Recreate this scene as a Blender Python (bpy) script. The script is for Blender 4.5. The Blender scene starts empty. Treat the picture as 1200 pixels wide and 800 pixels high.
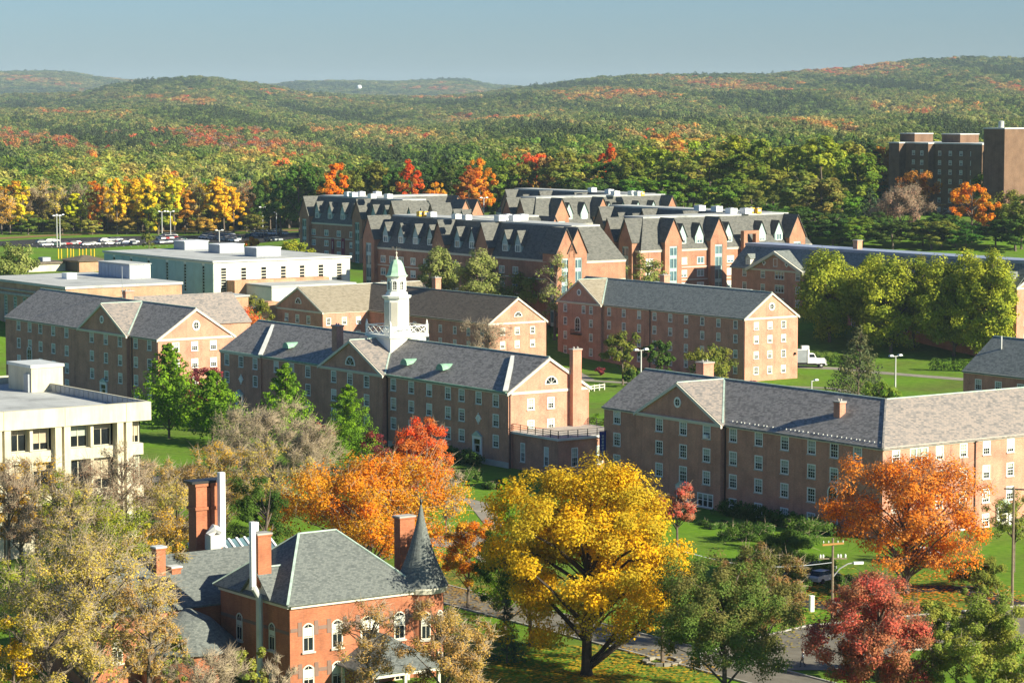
import bpy, math, random
import numpy as np
from mathutils import Vector, Matrix
random.seed(7)
SC = bpy.context.scene
COL = SC.collection
R = math.radians

# ---------------------------------------------------------------- camera
CAM_H = 55.0
PITCH = math.atan(280 / 3200)
cam_d = bpy.data.cameras.new('camera')
cam_d.lens = 96.0; cam_d.sensor_width = 36.0; cam_d.sensor_fit = 'HORIZONTAL'
cam_d.clip_start = 1.0; cam_d.clip_end = 40000.0
cam = bpy.data.objects.new('camera', cam_d); COL.objects.link(cam)
cam.location = (0, 0, CAM_H); cam.rotation_euler = (R(90) - PITCH, 0, 0)
SC.camera = cam

# ---------------------------------------------------------------- sky, sun, exposure
SUN_AZ, SUN_EL = R(121), R(25.5)          # azimuth clockwise from +Y (the view direction)
world = bpy.data.worlds.new('World'); SC.world = world; world.use_nodes = True
wn = world.node_tree.nodes; wl = world.node_tree.links
wn.clear()
wout = wn.new('ShaderNodeOutputWorld'); wbg = wn.new('ShaderNodeBackground')
sky = wn.new('ShaderNodeTexSky'); sky.sky_type = 'NISHITA'; sky.sun_disc = False
sky.sun_elevation = SUN_EL; sky.sun_rotation = SUN_AZ
sky.altitude = 100; sky.air_density = 1.1; sky.dust_density = 0.55; sky.ozone_density = 10.0
wbg.inputs['Strength'].default_value = 0.056
wl.new(sky.outputs[0], wbg.inputs[0]); wl.new(wbg.outputs[0], wout.inputs[0])
sun_d = bpy.data.lights.new('sun', 'SUN'); sun_d.energy = 5.0; sun_d.angle = R(0.5); sun_d.color = (1.0, 0.93, 0.74)
sun = bpy.data.objects.new('sun', sun_d); COL.objects.link(sun)
sv = Vector((math.sin(SUN_AZ) * math.cos(SUN_EL), math.cos(SUN_AZ) * math.cos(SUN_EL), math.sin(SUN_EL)))
sun.rotation_euler = sv.to_track_quat('Z', 'Y').to_euler(); sun.location = (300, -200, 300)
SC.view_settings.view_transform = 'Standard'; SC.view_settings.look = 'None'
SC.view_settings.exposure = 1.14; SC.view_settings.gamma = 1.0; SC.view_settings.use_curve_mapping = False
SC.render.engine = 'CYCLES'
cy = SC.cycles
cy.max_bounces = 5; cy.diffuse_bounces = 4; cy.glossy_bounces = 2; cy.transmission_bounces = 3; cy.volume_bounces = 0
cy.transparent_max_bounces = 4; cy.use_denoising = True
cy.sample_clamp_indirect = 6.0

# ---------------------------------------------------------------- the campus grid and sight lines
GA = R(35.5)                                   # every building stands on this grid
E1 = np.array([-math.sin(GA), math.cos(GA)])   # far left   (coordinate a)
E2 = np.array([math.cos(GA), math.sin(GA)])    # far right  (coordinate b)
_F = np.array([0, math.cos(PITCH), -math.sin(PITCH)]); _U = np.array([0, math.sin(PITCH), math.cos(PITCH)])
def ray(px, py): return np.array([px - 600.0, 0, 0]) + _U * (400.0 - py) + _F * 3200.0
def at(px, py, z):
    """point at height z seen at photo pixel px, py"""
    d = ray(px, py); t = (z - CAM_H) / d[2]
    return Vector((d[0] * t, d[1] * t, z))
def at_d(px, py, Y):
    d = ray(px, py); t = Y / d[1]
    return Vector((d[0] * t, Y, CAM_H + d[2] * t))
def on_b(px, py, b):
    """(a, z) on the vertical plane of grid coordinate b"""
    d = ray(px, py); t = b / (d[0] * E2[0] + d[1] * E2[1])
    return (d[0] * E1[0] + d[1] * E1[1]) * t, CAM_H + d[2] * t
def on_a(px, py, a):
    d = ray(px, py); t = a / (d[0] * E1[0] + d[1] * E1[1])
    return (d[0] * E2[0] + d[1] * E2[1]) * t, CAM_H + d[2] * t
def grid(a, b, z=0.0): return Vector((E1[0] * a + E2[0] * b, E1[1] * a + E2[1] * b, z))
def to_grid(p): return (p[0] * E1[0] + p[1] * E1[1], p[0] * E2[0] + p[1] * E2[1])
def sstep(a, b, x):
    t = min(1.0, max(0.0, (x - a) / (b - a))); return t * t * (3 - 2 * t)
def ssn(a, b, x):
    t = np.clip((x - a) / (b - a), 0, 1); return t * t * (3 - 2 * t)

# ---------------------------------------------------------------- object helpers
def tag(o, label=None, cat=None, group=None, kind=None):
    if label: o['label'] = label
    if cat: o['category'] = cat
    if group: o['group'] = group
    if kind: o['kind'] = kind
    return o
def empty(name, loc=(0, 0, 0), rz=0.0, label=None, cat=None, group=None, parent=None):
    o = bpy.data.objects.new(name, None); COL.objects.link(o)
    o.empty_display_size = 0.5
    o.location = loc; o.rotation_euler = (0, 0, rz)
    if parent: o.parent = parent
    return tag(o, label, cat, group)
def link(name, me, parent=None, loc=(0, 0, 0), rz=0.0):
    o = bpy.data.objects.new(name, me); COL.objects.link(o)
    o.location = loc
    if rz: o.rotation_euler = (0, 0, rz)
    if parent: o.parent = parent
    return o

class MB:
    """collects polygons, then links them as ONE mesh object with metric UVs"""
    def __init__(s): s.v = []; s.f = []; s.m = []
    def poly(s, pts, mi=0):
        n = len(s.v); s.v.extend([tuple(p) for p in pts]); s.f.append(tuple(range(n, n + len(pts)))); s.m.append(mi)
    def box(s, x0, y0, z0, x1, y1, z1, mi=0):
        n = len(s.v)
        s.v += [(x0, y0, z0), (x1, y0, z0), (x1, y1, z0), (x0, y1, z0), (x0, y0, z1), (x1, y0, z1), (x1, y1, z1), (x0, y1, z1)]
        for q in ((0, 3, 2, 1), (4, 5, 6, 7), (0, 1, 5, 4), (1, 2, 6, 5), (2, 3, 7, 6), (3, 0, 4, 7)):
            s.f.append(tuple(n + i for i in q)); s.m.append(mi)
    def slab(s, pts, up, mi=0):
        """closed slab: polygon pts (ccw from the up side) given thickness along -up"""
        u = Vector(up); b = [Vector(p) - u for p in pts]; t = [Vector(p) for p in pts]
        s.poly(t, mi); s.poly(b[::-1], mi)
        for i in range(len(t)):
            j = (i + 1) % len(t); s.poly([t[i], b[i], b[j], t[j]], mi)
    def prism(s, ring, z0, z1, mi=0, ring2=None):
        r2 = ring2 or ring
        lo = [(p[0], p[1], z0) for p in ring]; hi = [(p[0], p[1], z1) for p in r2]
        n = len(ring)
        for i in range(n):
            j = (i + 1) % n; s.poly([lo[i], lo[j], hi[j], hi[i]], mi)
        s.poly(hi, mi); s.poly(lo[::-1], mi)
    def lathe(s, prof, cx=0, cy=0, n=12, mi=0, ph=0.0):
        rings = []
        for r, z in prof:
            rings.append([(cx + r * math.cos(ph + 2 * math.pi * i / n), cy + r * math.sin(ph + 2 * math.pi * i / n), z) for i in range(n)])
        for a, b in zip(rings[:-1], rings[1:]):
            for i in range(n):
                j = (i + 1) % n; s.poly([a[i], a[j], b[j], b[i]], mi)
        s.poly(rings[-1], mi); s.poly(rings[0][::-1], mi)
    def tube(s, pts, rad, n=6, mi=0):
        pts = [Vector(p) for p in pts]
        rs = rad if isinstance(rad, (list, tuple)) else [rad] * len(pts)
        rings = []
        for i, p in enumerate(pts):
            d = (pts[min(i + 1, len(pts) - 1)] - pts[max(i - 1, 0)]).normalized()
            x = d.orthogonal().normalized(); y = d.cross(x)
            rings.append([p + (x * math.cos(2 * math.pi * k / n) + y * math.sin(2 * math.pi * k / n)) * rs[i] for k in range(n)])
        base = len(s.v)
        for r in rings: s.v.extend([tuple(q) for q in r])
        for i in range(len(rings) - 1):
            for k in range(n):
                a = base + i * n + k; b = base + i * n + (k + 1) % n
                s.f.append((a, b, b + n, a + n)); s.m.append(mi)
        s.f.append(tuple(base + k for k in range(n))[::-1]); s.m.append(mi)
        s.f.append(tuple(base + (len(rings) - 1) * n + k for k in range(n))); s.m.append(mi)
    def mesh(s, name, mats):
        me = bpy.data.meshes.new(name)
        me.from_pydata(s.v, [], s.f)
        for m in (mats if isinstance(mats, (list, tuple)) else [mats]): me.materials.append(m)
        if len(set(s.m)) > 1: me.polygons.foreach_set('material_index', s.m)
        me.update()
        npoly = len(me.polygons); nl = len(me.loops)
        nor = np.empty(npoly * 3, np.float32); me.polygons.foreach_get('normal', nor); nor = nor.reshape(-1, 3)
        co = np.empty(len(me.vertices) * 3, np.float32); me.vertices.foreach_get('co', co); co = co.reshape(-1, 3)
        vi = np.empty(nl, np.int32); me.loops.foreach_get('vertex_index', vi)
        lt = np.empty(npoly, np.int32); me.polygons.foreach_get('loop_total', lt)
        ln = np.repeat(nor, lt, axis=0)
        u = np.stack([-ln[:, 1], ln[:, 0], np.zeros(nl)], 1); L = np.linalg.norm(u, axis=1)
        u[L < 0.02] = (1, 0, 0); L[L < 0.02] = 1; u /= L[:, None]
        w = np.cross(ln, u); p = co[vi]
        uv = np.stack([(p * u).sum(1), (p * w).sum(1)], 1).astype(np.float32)
        me.uv_layers.new(name='uv').data.foreach_set('uv', uv.ravel())
        return me
    def build(s, name, mats, parent=None, loc=(0, 0, 0), rz=0.0):
        return link(name, s.mesh(name, mats), parent, loc, rz)

# ---------------------------------------------------------------- materials
def mat(name):
    m = bpy.data.materials.new(name); m.use_nodes = True
    nt = m.node_tree; nt.nodes.clear()
    out = nt.nodes.new('ShaderNodeOutputMaterial'); b = nt.nodes.new('ShaderNodeBsdfPrincipled')
    nt.links.new(b.outputs[0], out.inputs[0])
    return m, nt, b
def ramp(nt, src, stops):
    r = nt.nodes.new('ShaderNodeValToRGB'); e = r.color_ramp.elements
    while len(e) < len(stops): e.new(0.5)
    for i, (p, c) in enumerate(stops):
        e[i].position = p; e[i].color = (c[0], c[1], c[2], 1)
    nt.links.new(src, r.inputs[0]); return r.outputs[0]
def mixc(nt, f, a, b, blend='MIX'):
    m = nt.nodes.new('ShaderNodeMix'); m.data_type = 'RGBA'; m.blend_type = blend
    for sock, v in ((m.inputs[0], f), (m.inputs[6], a), (m.inputs[7], b)):
        if hasattr(v, 'node'): nt.links.new(v, sock)
        else: sock.default_value = v if isinstance(v, float) else (v[0], v[1], v[2], 1)
    return m.outputs[2]
def noise(nt, vec, scale, detail=3, rough=0.55, stretch=None):
    n = nt.nodes.new('ShaderNodeTexNoise'); n.inputs['Scale'].default_value = scale
    n.inputs['Detail'].default_value = detail; n.inputs['Roughness'].default_value = rough
    if stretch:
        mp = nt.nodes.new('ShaderNodeMapping'); mp.inputs['Scale'].default_value = stretch
        nt.links.new(vec, mp.inputs[0]); vec = mp.outputs[0]
    nt.links.new(vec, n.inputs['Vector']); return n.outputs['Fac']
def uvv(nt): return nt.nodes.new('ShaderNodeUVMap').outputs[0]
def wpos(nt): return nt.nodes.new('ShaderNodeNewGeometry').outputs['Position']
def plain(name, col, rough=0.7, metal=0.0, var=0.12, sc=0.8, spec=0.3):
    m, nt, b = mat(name)
    f = noise(nt, wpos(nt), sc, 4)
    b.inputs['Base Color'].default_value = (*col, 1)
    c = ramp(nt, f, [(0.3, [x * (1 - var) for x in col]), (0.7, [min(1, x * (1 + var)) for x in col])])
    nt.links.new(c, b.inputs['Base Color'])
    b.inputs['Roughness'].default_value = rough; b.inputs['Metallic'].default_value = metal
    b.inputs['Specular IOR Level'].default_value = spec
    return m
def brick_mat(name, c1, c2, mortar, weather=0.5):
    m, nt, b = mat(name); uv = uvv(nt)
    br = nt.nodes.new('ShaderNodeTexBrick'); nt.links.new(uv, br.inputs['Vector'])
    br.inputs['Color1'].default_value = (*c1, 1); br.inputs['Color2'].default_value = (*c2, 1); br.inputs['Mortar'].default_value = (*mortar, 1)
    br.inputs['Scale'].default_value = 1.0; br.inputs['Brick Width'].default_value = 0.22; br.inputs['Row Height'].default_value = 0.056
    br.inputs['Mortar Size'].default_value = 0.008; br.inputs['Bias'].default_value = 0.0
    big = noise(nt, uv, 0.35, 5, 0.6); fine = noise(nt, uv, 2.2, 3, 0.6, (1, 5, 1))
    c = mixc(nt, 1.0, br.outputs['Color'], ramp(nt, big, [(0.28, (0.72, 0.70, 0.70)), (0.5, (0.98, 0.98, 0.98)), (0.72, (1.18, 1.16, 1.14))]), 'MULTIPLY')
    c = mixc(nt, 1.0, c, ramp(nt, fine, [(0.25, (0.80, 0.78, 0.80)), (0.75, (1.18, 1.16, 1.12))]), 'MULTIPLY')
    st = noise(nt, uv, 1.3, 4, 0.7, (1.0, 0.07, 1)); c = mixc(nt, 1.0, c, ramp(nt, st, [(0.30, (0.80, 0.79, 0.80)), (0.48, (1.0, 1.0, 1.0)), (0.75, (1.07, 1.06, 1.05))]), 'MULTIPLY')
    nt.links.new(c, b.inputs['Base Color']); b.inputs['Roughness'].default_value = 0.9; b.inputs['Specular IOR Level'].default_value = 0.15
    return m
def slate_mat(name, cols, w=0.45, h=0.28, spec=0.08, ns=0.9):
    m, nt, b = mat(name); uv = uvv(nt)
    br = nt.nodes.new('ShaderNodeTexBrick'); nt.links.new(uv, br.inputs['Vector'])
    br.inputs['Color1'].default_value = (0, 0, 0, 1); br.inputs['Color2'].default_value = (1, 1, 1, 1); br.inputs['Mortar'].default_value = (0.15, 0.15, 0.15, 1)
    br.inputs['Scale'].default_value = 1.0; br.inputs['Brick Width'].default_value = w; br.inputs['Row Height'].default_value = h
    br.inputs['Mortar Size'].default_value = 0.02; br.inputs['Bias'].default_value = 0.0
    n = noise(nt, uv, ns, 5, 0.7, (0.6, 1.6, 1)); n2 = noise(nt, uv, 0.9, 4, 0.65, (1.0, 0.10, 1))
    mx = nt.nodes.new('ShaderNodeMath'); mx.operation = 'MULTIPLY_ADD'; nt.links.new(br.outputs['Color'], mx.inputs[0]); mx.inputs[1].default_value = 0.45
    nt.links.new(n, mx.inputs[2])
    mx2 = nt.nodes.new('ShaderNodeMath'); mx2.operation = 'MULTIPLY_ADD'; nt.links.new(n2, mx2.inputs[0]); mx2.inputs[1].default_value = 0.35; nt.links.new(mx.outputs[0], mx2.inputs[2])
    k = len(cols); c = ramp(nt, mx2.outputs[0], [(0.42 + 0.62 * i / (k - 1), cols[i]) for i in range(k)])
    nt.links.new(c, b.inputs['Base Color']); b.inputs['Roughness'].default_value = 0.65; b.inputs['Specular IOR Level'].default_value = spec
    bp = nt.nodes.new('ShaderNodeBump'); bp.inputs['Strength'].default_value = 0.35; bp.inputs['Distance'].default_value = 0.02
    nt.links.new(mx.outputs[0], bp.inputs['Height']); nt.links.new(bp.outputs[0], b.inputs['Normal'])
    return m
M = {}
M['brick'] = brick_mat('red brick', (0.46, 0.18, 0.112), (0.55, 0.245, 0.158), (0.49, 0.345, 0.255))
M['brick_tan'] = brick_mat('orange brick', (0.42, 0.205, 0.11), (0.49, 0.255, 0.14), (0.44, 0.34, 0.25))
M['brick_mansion'] = brick_mat('deep red brick', (0.36, 0.115, 0.048), (0.44, 0.15, 0.062), (0.30, 0.17, 0.12))
M['brick_apt'] = brick_mat('apartment brick', (0.34, 0.135, 0.075), (0.42, 0.175, 0.095), (0.38, 0.28, 0.20))
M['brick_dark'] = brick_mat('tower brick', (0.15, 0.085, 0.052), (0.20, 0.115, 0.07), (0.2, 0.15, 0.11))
M['stone_band'] = plain('brownstone', (0.20, 0.13, 0.10), 0.9)
M['slate'] = slate_mat('grey slate', [(0.092, 0.086, 0.078), (0.148, 0.139, 0.126), (0.212, 0.20, 0.182), (0.295, 0.275, 0.248)])
M['slate_sunlit'] = slate_mat('sunlit mottled slate', [(0.10, 0.093, 0.09), (0.165, 0.155, 0.145), (0.235, 0.21, 0.19), (0.31, 0.26, 0.22)])  # lighter, warmer slate for sun-facing planes: sunlight put into the colour
M['slate_green'] = slate_mat('greenish slate', [(0.085, 0.095, 0.088), (0.13, 0.145, 0.133), (0.175, 0.19, 0.172), (0.235, 0.25, 0.225)])
M['slate_mansion'] = slate_mat('mansion slate', [(0.065, 0.074, 0.070), (0.095, 0.106, 0.10), (0.125, 0.137, 0.128), (0.165, 0.178, 0.163)], 0.3, 0.2, 0.08, 2.2)
M['shingle_sunlit'] = slate_mat('sunlit shingle', [(0.15, 0.13, 0.09), (0.21, 0.18, 0.13), (0.26, 0.225, 0.16), (0.31, 0.27, 0.20)], 0.6, 0.25)  # sunlit copy for roofs facing the sun, light put into the colour
M['shingle_brown'] = slate_mat('brown shingle', [(0.065, 0.05, 0.04), (0.10, 0.08, 0.06), (0.135, 0.11, 0.08), (0.17, 0.14, 0.10)], 0.6, 0.25)
M['shingle_apt'] = slate_mat('apartment shingle', [(0.066, 0.066, 0.060), (0.09, 0.09, 0.081), (0.112, 0.112, 0.10), (0.142, 0.14, 0.124)], 0.6, 0.25, 0.05)
M['white'] = plain('white paint', (0.80, 0.79, 0.71), 0.55, var=0.06)
M['cream'] = plain('cream trim', (0.60, 0.56, 0.45), 0.6, var=0.07)
M['copper'] = plain('green copper', (0.20, 0.36, 0.25), 0.6, var=0.25, sc=1.2)
M['copper_light'] = plain('light green copper', (0.36, 0.54, 0.38), 0.6, var=0.2, sc=1.0)
M['copper_pale'] = plain('pale copper flashing', (0.40, 0.50, 0.42), 0.6, var=0.2, sc=1.5)
M['lead'] = plain('white metal flashing', (0.55, 0.56, 0.52), 0.5, var=0.1)
M['glass'] = plain('window glass', (0.012, 0.016, 0.018), 0.12, var=0.5, sc=0.3, spec=0.22)
M['glass_sky'] = plain('sky-toned window glass', (0.10, 0.17, 0.19), 0.1, var=0.4, sc=0.3, spec=0.7)  # sky reflection put into the pane colour
M['blind'] = plain('window blind', (0.33, 0.37, 0.29), 0.4, var=0.15, sc=0.5, spec=0.2)
M['blind_white'] = plain('white window blind', (0.58, 0.58, 0.50), 0.4, var=0.12, sc=0.5, spec=0.2)  # white blinds, also the brighter copy for windows on sunlit walls
M['blind_tan'] = plain('tan window blind', (0.40, 0.33, 0.22), 0.4, var=0.15, sc=0.5, spec=0.5)
M['sill'] = plain('stone sill', (0.48, 0.44, 0.37), 0.85)
M['dark_metal'] = plain('dark metal', (0.035, 0.033, 0.03), 0.5, 0.3)
M['pipe'] = plain('dark downpipe', (0.05, 0.035, 0.03), 0.6)
M['grey_metal'] = plain('grey metal', (0.30, 0.32, 0.34), 0.5, 0.2)
M['galv'] = plain('galvanised metal', (0.50, 0.50, 0.47), 0.45, 0.3)
M['white_metal'] = plain('white enamel', (0.75, 0.75, 0.72), 0.4, var=0.05)
def membrane(name, col):
    m, nt, b = mat(name); uv = uvv(nt); br = nt.nodes.new('ShaderNodeTexBrick'); nt.links.new(uv, br.inputs['Vector'])
    br.inputs['Color1'].default_value = (.94, .94, .94, 1); br.inputs['Color2'].default_value = (1.04, 1.04, 1.03, 1); br.inputs['Mortar'].default_value = (.66, .66, .66, 1); br.inputs['Scale'].default_value = 1.0; br.inputs['Brick Width'].default_value = 9.0; br.inputs['Row Height'].default_value = 2.2; br.inputs['Mortar Size'].default_value = 0.05
    f = noise(nt, uv, 0.14, 5, 0.65); c = mixc(nt, 1.0, br.outputs['Color'], ramp(nt, f, [(0.30, [x * .60 for x in col]), (0.45, [x * .92 for x in col]), (0.7, [x * 1.1 for x in col])]), 'MULTIPLY')
    nt.links.new(c, b.inputs['Base Color']); b.inputs['Roughness'].default_value = 0.9; b.inputs['Specular IOR Level'].default_value = .1; return m
M['roof_flat'] = membrane('flat roof membrane', (0.44, 0.45, 0.43))
M['roof_flat_blue'] = plain('standing seam grey roof', (0.30, 0.34, 0.42), 0.45, 0.0, var=0.1)
M['teal_panel'] = plain('teal wall panel', (0.33, 0.48, 0.45), 0.6, var=0.1, sc=0.4)
M['white_panel'] = plain('white wall panel', (0.70, 0.71, 0.62), 0.6, var=0.08, sc=0.4)
def streaked(name, col):
    m, nt, b = mat(name); uv = uvv(nt); f = noise(nt, uv, 1.1, 5, 0.7, (1.0, 0.12, 1)); g = noise(nt, uv, 0.3, 4)
    c = mixc(nt, 1.0, ramp(nt, f, [(0.3, [x * 0.74 for x in col]), (0.55, col), (0.8, [x * 1.08 for x in col])]), ramp(nt, g, [(0.3, (0.86, 0.85, 0.82)), (0.7, (1.08, 1.08, 1.06))]), 'MULTIPLY')
    nt.links.new(c, b.inputs['Base Color']); b.inputs['Roughness'].default_value = 0.9; return m
M['concrete'] = streaked('cream precast concrete', (0.60, 0.55, 0.40))
M['concrete_grey'] = plain('grey concrete', (0.36, 0.34, 0.30), 0.9, var=0.18, sc=0.6)
M['bay'] = plain('pale teal metal cladding', (0.34, 0.45, 0.42), 0.5, var=0.08)
M['wood'] = plain('weathered pole wood', (0.20, 0.155, 0.10), 0.9, var=0.25, sc=2.5)
M['yellow'] = plain('yellow paint', (0.70, 0.42, 0.02), 0.5)
M['red_paint'] = plain('red sign paint', (0.55, 0.035, 0.03), 0.5)
M['blue_cloth'] = plain('blue banner cloth', (0.012, 0.035, 0.22), 0.8)
M['red_cloth'] = plain('maroon banner cloth', (0.20, 0.012, 0.035), 0.8)
M['black'] = plain('black rubber', (0.02, 0.02, 0.02), 0.8)
M['bark'] = plain('grey bark', (0.13, 0.10, 0.075), 0.95, var=0.3, sc=3)
M['bark_dark'] = plain('dark bark', (0.05, 0.037, 0.028), 0.95, var=0.3, sc=3)
M['twig'] = plain('bare twigs', (0.34, 0.27, 0.18), 0.95, var=0.25, sc=2)

def obj_paint(name, rough=0.35, metal=0.0):
    m, nt, b = mat(name); oi = nt.nodes.new('ShaderNodeObjectInfo')
    nt.links.new(oi.outputs['Color'], b.inputs['Base Color']); b.inputs['Roughness'].default_value = rough; b.inputs['Metallic'].default_value = metal
    return m
M['car_paint'] = obj_paint('car paint')

def leaf_mat(name, attr):
    """leaves: colour of the tree, its second colour by patches, and a per-leaf variation stored on the faces"""
    m = bpy.data.materials.new(name); m.use_nodes = True; nt = m.node_tree; nt.nodes.clear()
    out = nt.nodes.new('ShaderNodeOutputMaterial')
    c1 = nt.nodes.new('ShaderNodeAttribute'); c1.attribute_type = attr; c1.attribute_name = 'tint' if attr == 'INSTANCER' else 'tint'
    c2 = nt.nodes.new('ShaderNodeAttribute'); c2.attribute_type = attr; c2.attribute_name = 'tint_two'
    mv = nt.nodes.new('ShaderNodeAttribute'); mv.attribute_type = 'GEOMETRY'; mv.attribute_name = 'patch'
    lv = nt.nodes.new('ShaderNodeAttribute'); lv.attribute_type = 'GEOMETRY'; lv.attribute_name = 'leafvar'
    f = ramp(nt, mv.outputs['Fac'], [(0.30, (0, 0, 0)), (0.70, (1, 1, 1))])
    c = mixc(nt, f, c1.outputs['Color'], c2.outputs['Color'])
    c = mixc(nt, 1.0, c, ramp(nt, lv.outputs['Fac'], [(0.0, (0.78, 0.80, 0.76)), (0.5, (1, 1, 1)), (1.0, (1.26, 1.22, 1.15))]), 'MULTIPLY')
    d = nt.nodes.new('ShaderNodeBsdfDiffuse'); t = nt.nodes.new('ShaderNodeBsdfTranslucent'); mx = nt.nodes.new('ShaderNodeMixShader')
    nt.links.new(c, d.inputs[0]); nt.links.new(c, t.inputs[0]); mx.inputs[0].default_value = 0.38
    nt.links.new(d.outputs[0], mx.inputs[1]); nt.links.new(t.outputs[0], mx.inputs[2]); nt.links.new(mx.outputs[0], out.inputs[0])
    return m
M['leaf'] = leaf_mat('leaves', 'OBJECT')
M['leaf_far'] = leaf_mat('far leaves', 'INSTANCER')

# ---------------------------------------------------------------- terrain
CREST_PX = [-400, -200, 0, 100, 140, 190, 240, 290, 330, 350, 420, 500, 580, 640, 700, 760, 900, 1000, 1060, 1130, 1200, 1300, 1600]
CREST_Y = [112, 108, 110, 107, 97, 91, 88, 95, 101, 106, 111, 112, 108, 104, 95, 92, 91, 83, 75, 71, 73, 76, 95]
FAR_PX = [-400, 0, 60, 90, 110, 150, 250, 320, 350, 400, 470, 520, 545, 575, 620, 700, 1600]
FAR_Y = [92, 87, 86, 88, 92, 96, 100, 102, 98, 97, 98, 95, 95.5, 102, 108, 115, 115]
D_CREST, D_FAR = 6200.0, 11500.0
def ground_z(X, Y):
    X = np.asarray(X, float); Y = np.asarray(Y, float)
    z = -3.0 * ssn(430, 545, Y) * (1 - ssn(585, 660, Y))
    z = z + 5.0 * ssn(600, 690, Y)
    z = z + 11.0 * ssn(730, 930, Y) * ssn(-120, 60, X)
    z = z - 0.6 * (1 - ssn(250, 330, Y))
    px = 600 + 3200 * X / np.maximum(Y, 50)
    t = np.clip((Y - 1700) / (D_CREST - 1700), 0, 1)
    zc = 55 + (120 - np.interp(px, CREST_PX, CREST_Y)) * D_CREST / 3200 - 19
    rollx = np.sin(X / 410 + 1.3) * np.sin(Y / 690 + .4) + .6 * np.sin(X / 190 + Y / 330) + .4 * np.sin(X / 97 - Y / 240 + 2)
    hill = (zc - 5) * (0.35 * t + 0.65 * t ** 2.4) + rollx * 9 * t * (1 - t) * 2.5
    back = 1 - ssn(D_CREST, D_CREST + 2200, Y) * 0.75
    zf = 55 + (120 - np.interp(px, FAR_PX, FAR_Y)) * D_FAR / 3200 - 8
    tf = ssn(D_CREST + 1500, D_FAR, Y)
    z = z + hill * back * (1 - tf) + tf * (zf - 5)
    z = z - ssn(D_FAR, D_FAR + 1200, Y) * 60
    return z
def gz(X, Y): return float(ground_z(X, Y))
def at_ground(px, py, lift=0.0):
    z = 0.0
    for _ in range(12):
        p = at(px, py, z); z = gz(p.x, p.y)
    p = at(px, py, z); p.z = z + lift; return p

def m_ground():
    m, nt, b = mat('ground cover'); P = wpos(nt)
    n1 = noise(nt, P, 0.05, 4, 0.6); n2 = noise(nt, P, 0.9, 4, 0.7)
    grass = ramp(nt, n2, [(0.25, (0.075, 0.150, 0.012)), (0.5, (0.115, 0.225, 0.016)), (0.8, (0.17, 0.27, 0.030))])
    dry = ramp(nt, n2, [(0.3, (0.07, 0.06, 0.025)), (0.7, (0.15, 0.125, 0.05))])
    g = mixc(nt, ramp(nt, n1, [(0.42, (0, 0, 0)), (0.70, (0.62, 0.62, 0.62))]), grass, dry)
    sx = nt.nodes.new('ShaderNodeSeparateXYZ'); nt.links.new(P, sx.inputs[0])
    mr = nt.nodes.new('ShaderNodeMapRange'); mr.inputs[1].default_value = 1040; mr.inputs[2].default_value = 1075; nt.links.new(sx.outputs[1], mr.inputs[0])
    n3 = noise(nt, P, 0.012, 6, 0.7)
    wood = ramp(nt, n3, [(0.3, (0.03, 0.045, 0.018)), (0.5, (0.06, 0.065, 0.025)), (0.62, (0.10, 0.085, 0.03)), (0.75, (0.16, 0.075, 0.03))])
    nt.links.new(mixc(nt, mr.outputs[0], g, wood), b.inputs['Base Color'])
    b.inputs['Roughness'].default_value = 1.0; b.inputs['Specular IOR Level'].default_value = 0.05
    return m
def m_asphalt(name, c, var=0.25):
    m, nt, b = mat(name); P = wpos(nt)
    f = noise(nt, P, 0.5, 6, 0.65)
    nt.links.new(ramp(nt, f, [(0.3, [x * (1 - var) for x in c]), (0.7, [x * (1 + var) for x in c])]), b.inputs['Base Color'])
    b.inputs['Roughness'].default_value = 0.95; b.inputs['Specular IOR Level'].default_value = 0.1
    return m
M['ground'] = m_ground()
M['asphalt'] = m_asphalt('worn asphalt', (0.17, 0.155, 0.125)); M['asphalt_dark'] = m_asphalt('dark asphalt', (0.045, 0.043, 0.042))
M['path'] = m_asphalt('concrete path', (0.26, 0.235, 0.19)); M['tan_verge'] = m_asphalt('dry verge', (0.22, 0.15, 0.06)); M['paint'] = plain('road marking paint', (0.7, 0.68, 0.6), 0.8)

Yr = np.concatenate([np.arange(-300, 150, 50), np.arange(150, 1100, 10), 1100 * np.exp(np.linspace(0, math.log(13.2), 110))])
Sr = np.linspace(-0.42, 0.42, 151)
SS, YY = np.meshgrid(Sr, Yr); XX = SS * (YY + 600.0) * 1.0
ZZ = ground_z(XX, YY)
nv = XX.size; me = bpy.data.meshes.new('ground')
co = np.stack([XX.ravel(), YY.ravel(), ZZ.ravel()], 1).astype(np.float32)
ni, nj = XX.shape; idx = np.arange(nv).reshape(ni, nj)
fa = np.stack([idx[:-1, :-1], idx[:-1, 1:], idx[1:, 1:], idx[1:, :-1]], -1).reshape(-1, 4)
me.from_pydata([tuple(c) for c in co.tolist()], [], fa.tolist()); me.materials.append(M['ground']); me.update()
me.polygons.foreach_set('use_smooth', [True] * len(me.polygons))
ground = link('ground', me); ground['kind'] = 'structure'

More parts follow.
